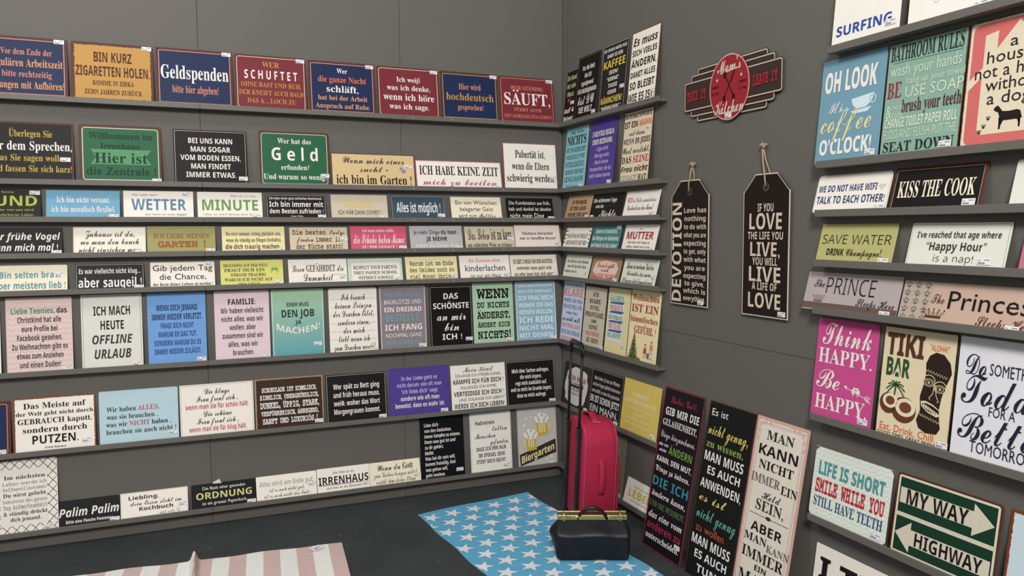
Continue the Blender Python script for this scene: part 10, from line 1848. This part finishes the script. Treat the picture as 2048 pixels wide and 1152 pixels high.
# ------------------------------------------------------------------ black doctor's bag
ang = math.atan2(-.40, .915)
bag = empty('doctor_bag', (-.41, -1.1085, .0085), ang)
tag(bag, 'black leather doctor bag with brass frame standing on the star rug', 'bag')
def leather():
    m, t, b = nt('black_leather'); b.inputs['Roughness'].default_value = .42; b.inputs['Specular IOR Level'].default_value = .32; b.inputs['Base Color'].default_value = lin('14161b')
    tc = t.nodes.new('ShaderNodeTexCoord'); v = t.nodes.new('ShaderNodeTexVoronoi'); v.inputs['Scale'].default_value = 330; t.links.new(tc.outputs['Object'], v.inputs['Vector'])
    n = t.nodes.new('ShaderNodeTexNoise'); n.inputs['Scale'].default_value = 16; t.links.new(tc.outputs['Object'], n.inputs['Vector'])
    a = t.nodes.new('ShaderNodeMath'); a.operation = 'MULTIPLY_ADD'; t.links.new(v.outputs['Distance'], a.inputs[0]); a.inputs[1].default_value = .15; t.links.new(n.outputs['Fac'], a.inputs[2])
    bp = t.nodes.new('ShaderNodeBump'); bp.inputs['Strength'].default_value = .6; bp.inputs['Distance'].default_value = .003; t.links.new(a.outputs[0], bp.inputs['Height']); t.links.new(bp.outputs[0], b.inputs['Normal'])
    return m
LEA = leather(); BRASS = plain('CFBE78', .3, metal=.85)
# local x along the bag, y towards the room is negative; cross-section (half depth) by height; ends swell at the fold
prof = [(0, .068), (.006, .072), (.05, .074), (.102, .076), (.114, .072), (.130, .056), (.150, .032), (.164, .018), (.17, .014)]
halfw = [.157, .159, .160, .161, .160, .157, .151, .148, .146]
gus = [0, .0, .012, .032, .034, .022, .006, 0, 0]
bm = bmesh.new(); rings = []
for (z, d), hw, g_ in zip(prof, halfw, gus):
    ring = []
    for k in range(17):
        u = -1+2*k/16; ring.append((u*hw, -d-(.002*math.sin(u*7) if .02 < z < .15 else 0), z+(.003*math.sin(u*5+1) if .06 < z < .14 else 0)))
    ring.append((hw+g_*.2, -d*.5, z)); ring.append((hw+g_*.3, 0, z)); ring.append((hw+g_*.2, d*.5, z))
    for k in range(17): u = 1-2*k/16; ring.append((u*hw, d, z))
    ring.append((-hw-g_*.55, d*.5, z)); ring.append((-hw-g_, 0, z)); ring.append((-hw-g_*.55, -d*.5, z))
    rings.append([bm.verts.new(p) for p in ring])
n = len(rings[0])
for a in range(len(rings)-1):
    for k in range(n): bm.faces.new((rings[a][k], rings[a][(k+1) % n], rings[a+1][(k+1) % n], rings[a+1][k]))
bm.faces.new(rings[0][::-1]); bm.faces.new(rings[-1])
body = bm_obj('bag_body', bm, LEA, bag, True)
md = body.modifiers.new('subd', 'SUBSURF'); md.levels = 1; md.render_levels = 2
for i, z in enumerate((.107,)):
    bm = bmesh.new(); tube(bm, [(x/20*.155, -.0775-.002*math.sin(x/20*7), z+.003*math.sin(x/20*5+1)) for x in range(-20, 21)], .0032, 6); bm_obj('crease_piping', bm, LEA, bag, True)
bm = bmesh.new(); box(bm, -.153, .153, -.026, -.012, .165, .186, .0015); bm_obj('frame_bar', bm, BRASS, bag)
bm = bmesh.new(); box(bm, -.153, .153, .016, .028, .176, .19, .0015); bm_obj('frame_bar', bm, BRASS, bag)
for sgn in (-1, 1):
    bm = bmesh.new(); tube(bm, [(sgn*.124+.013*math.cos(t/8*6.283), -.0275, .176+.015*math.sin(t/8*6.283)) for t in range(9)], .0017, 6)
    tube(bm, [(sgn*.124, -.027, .19), (sgn*.124, .0, .196), (sgn*.124, .022, .192)], .0022, 6); bm_obj('clasp', bm, BRASS, bag, True)
    for q_ in (-.026, .02):
        bm = bmesh.new(); bmesh.ops.create_icosphere(bm, subdivisions=2, radius=.0038, matrix=Matrix.Translation((sgn*.124+q_*sgn, -.0268, .175))); bm_obj('rivet', bm, plain('8f7a34', .35, metal=.9), bag, True)
bm = bmesh.new(); hp = []
for k in range(19): t = k/18; hp.append((-.064+.128*t, -.027-.014*math.sin(math.pi*t), .170+.056*math.sin(math.pi*t)**.62))
tube(bm, hp, [.007+.002*math.sin(math.pi*k/18) for k in range(19)], 10); bm_obj('carry_handle', bm, plain('2A1A16', .4), bag, True)
for sgn in (-1, 1):
    box_obj('handle_mount', (sgn*.064-.011, sgn*.064+.011, -.0305, -.0262, .166, .182), BRASS, bag, .001)
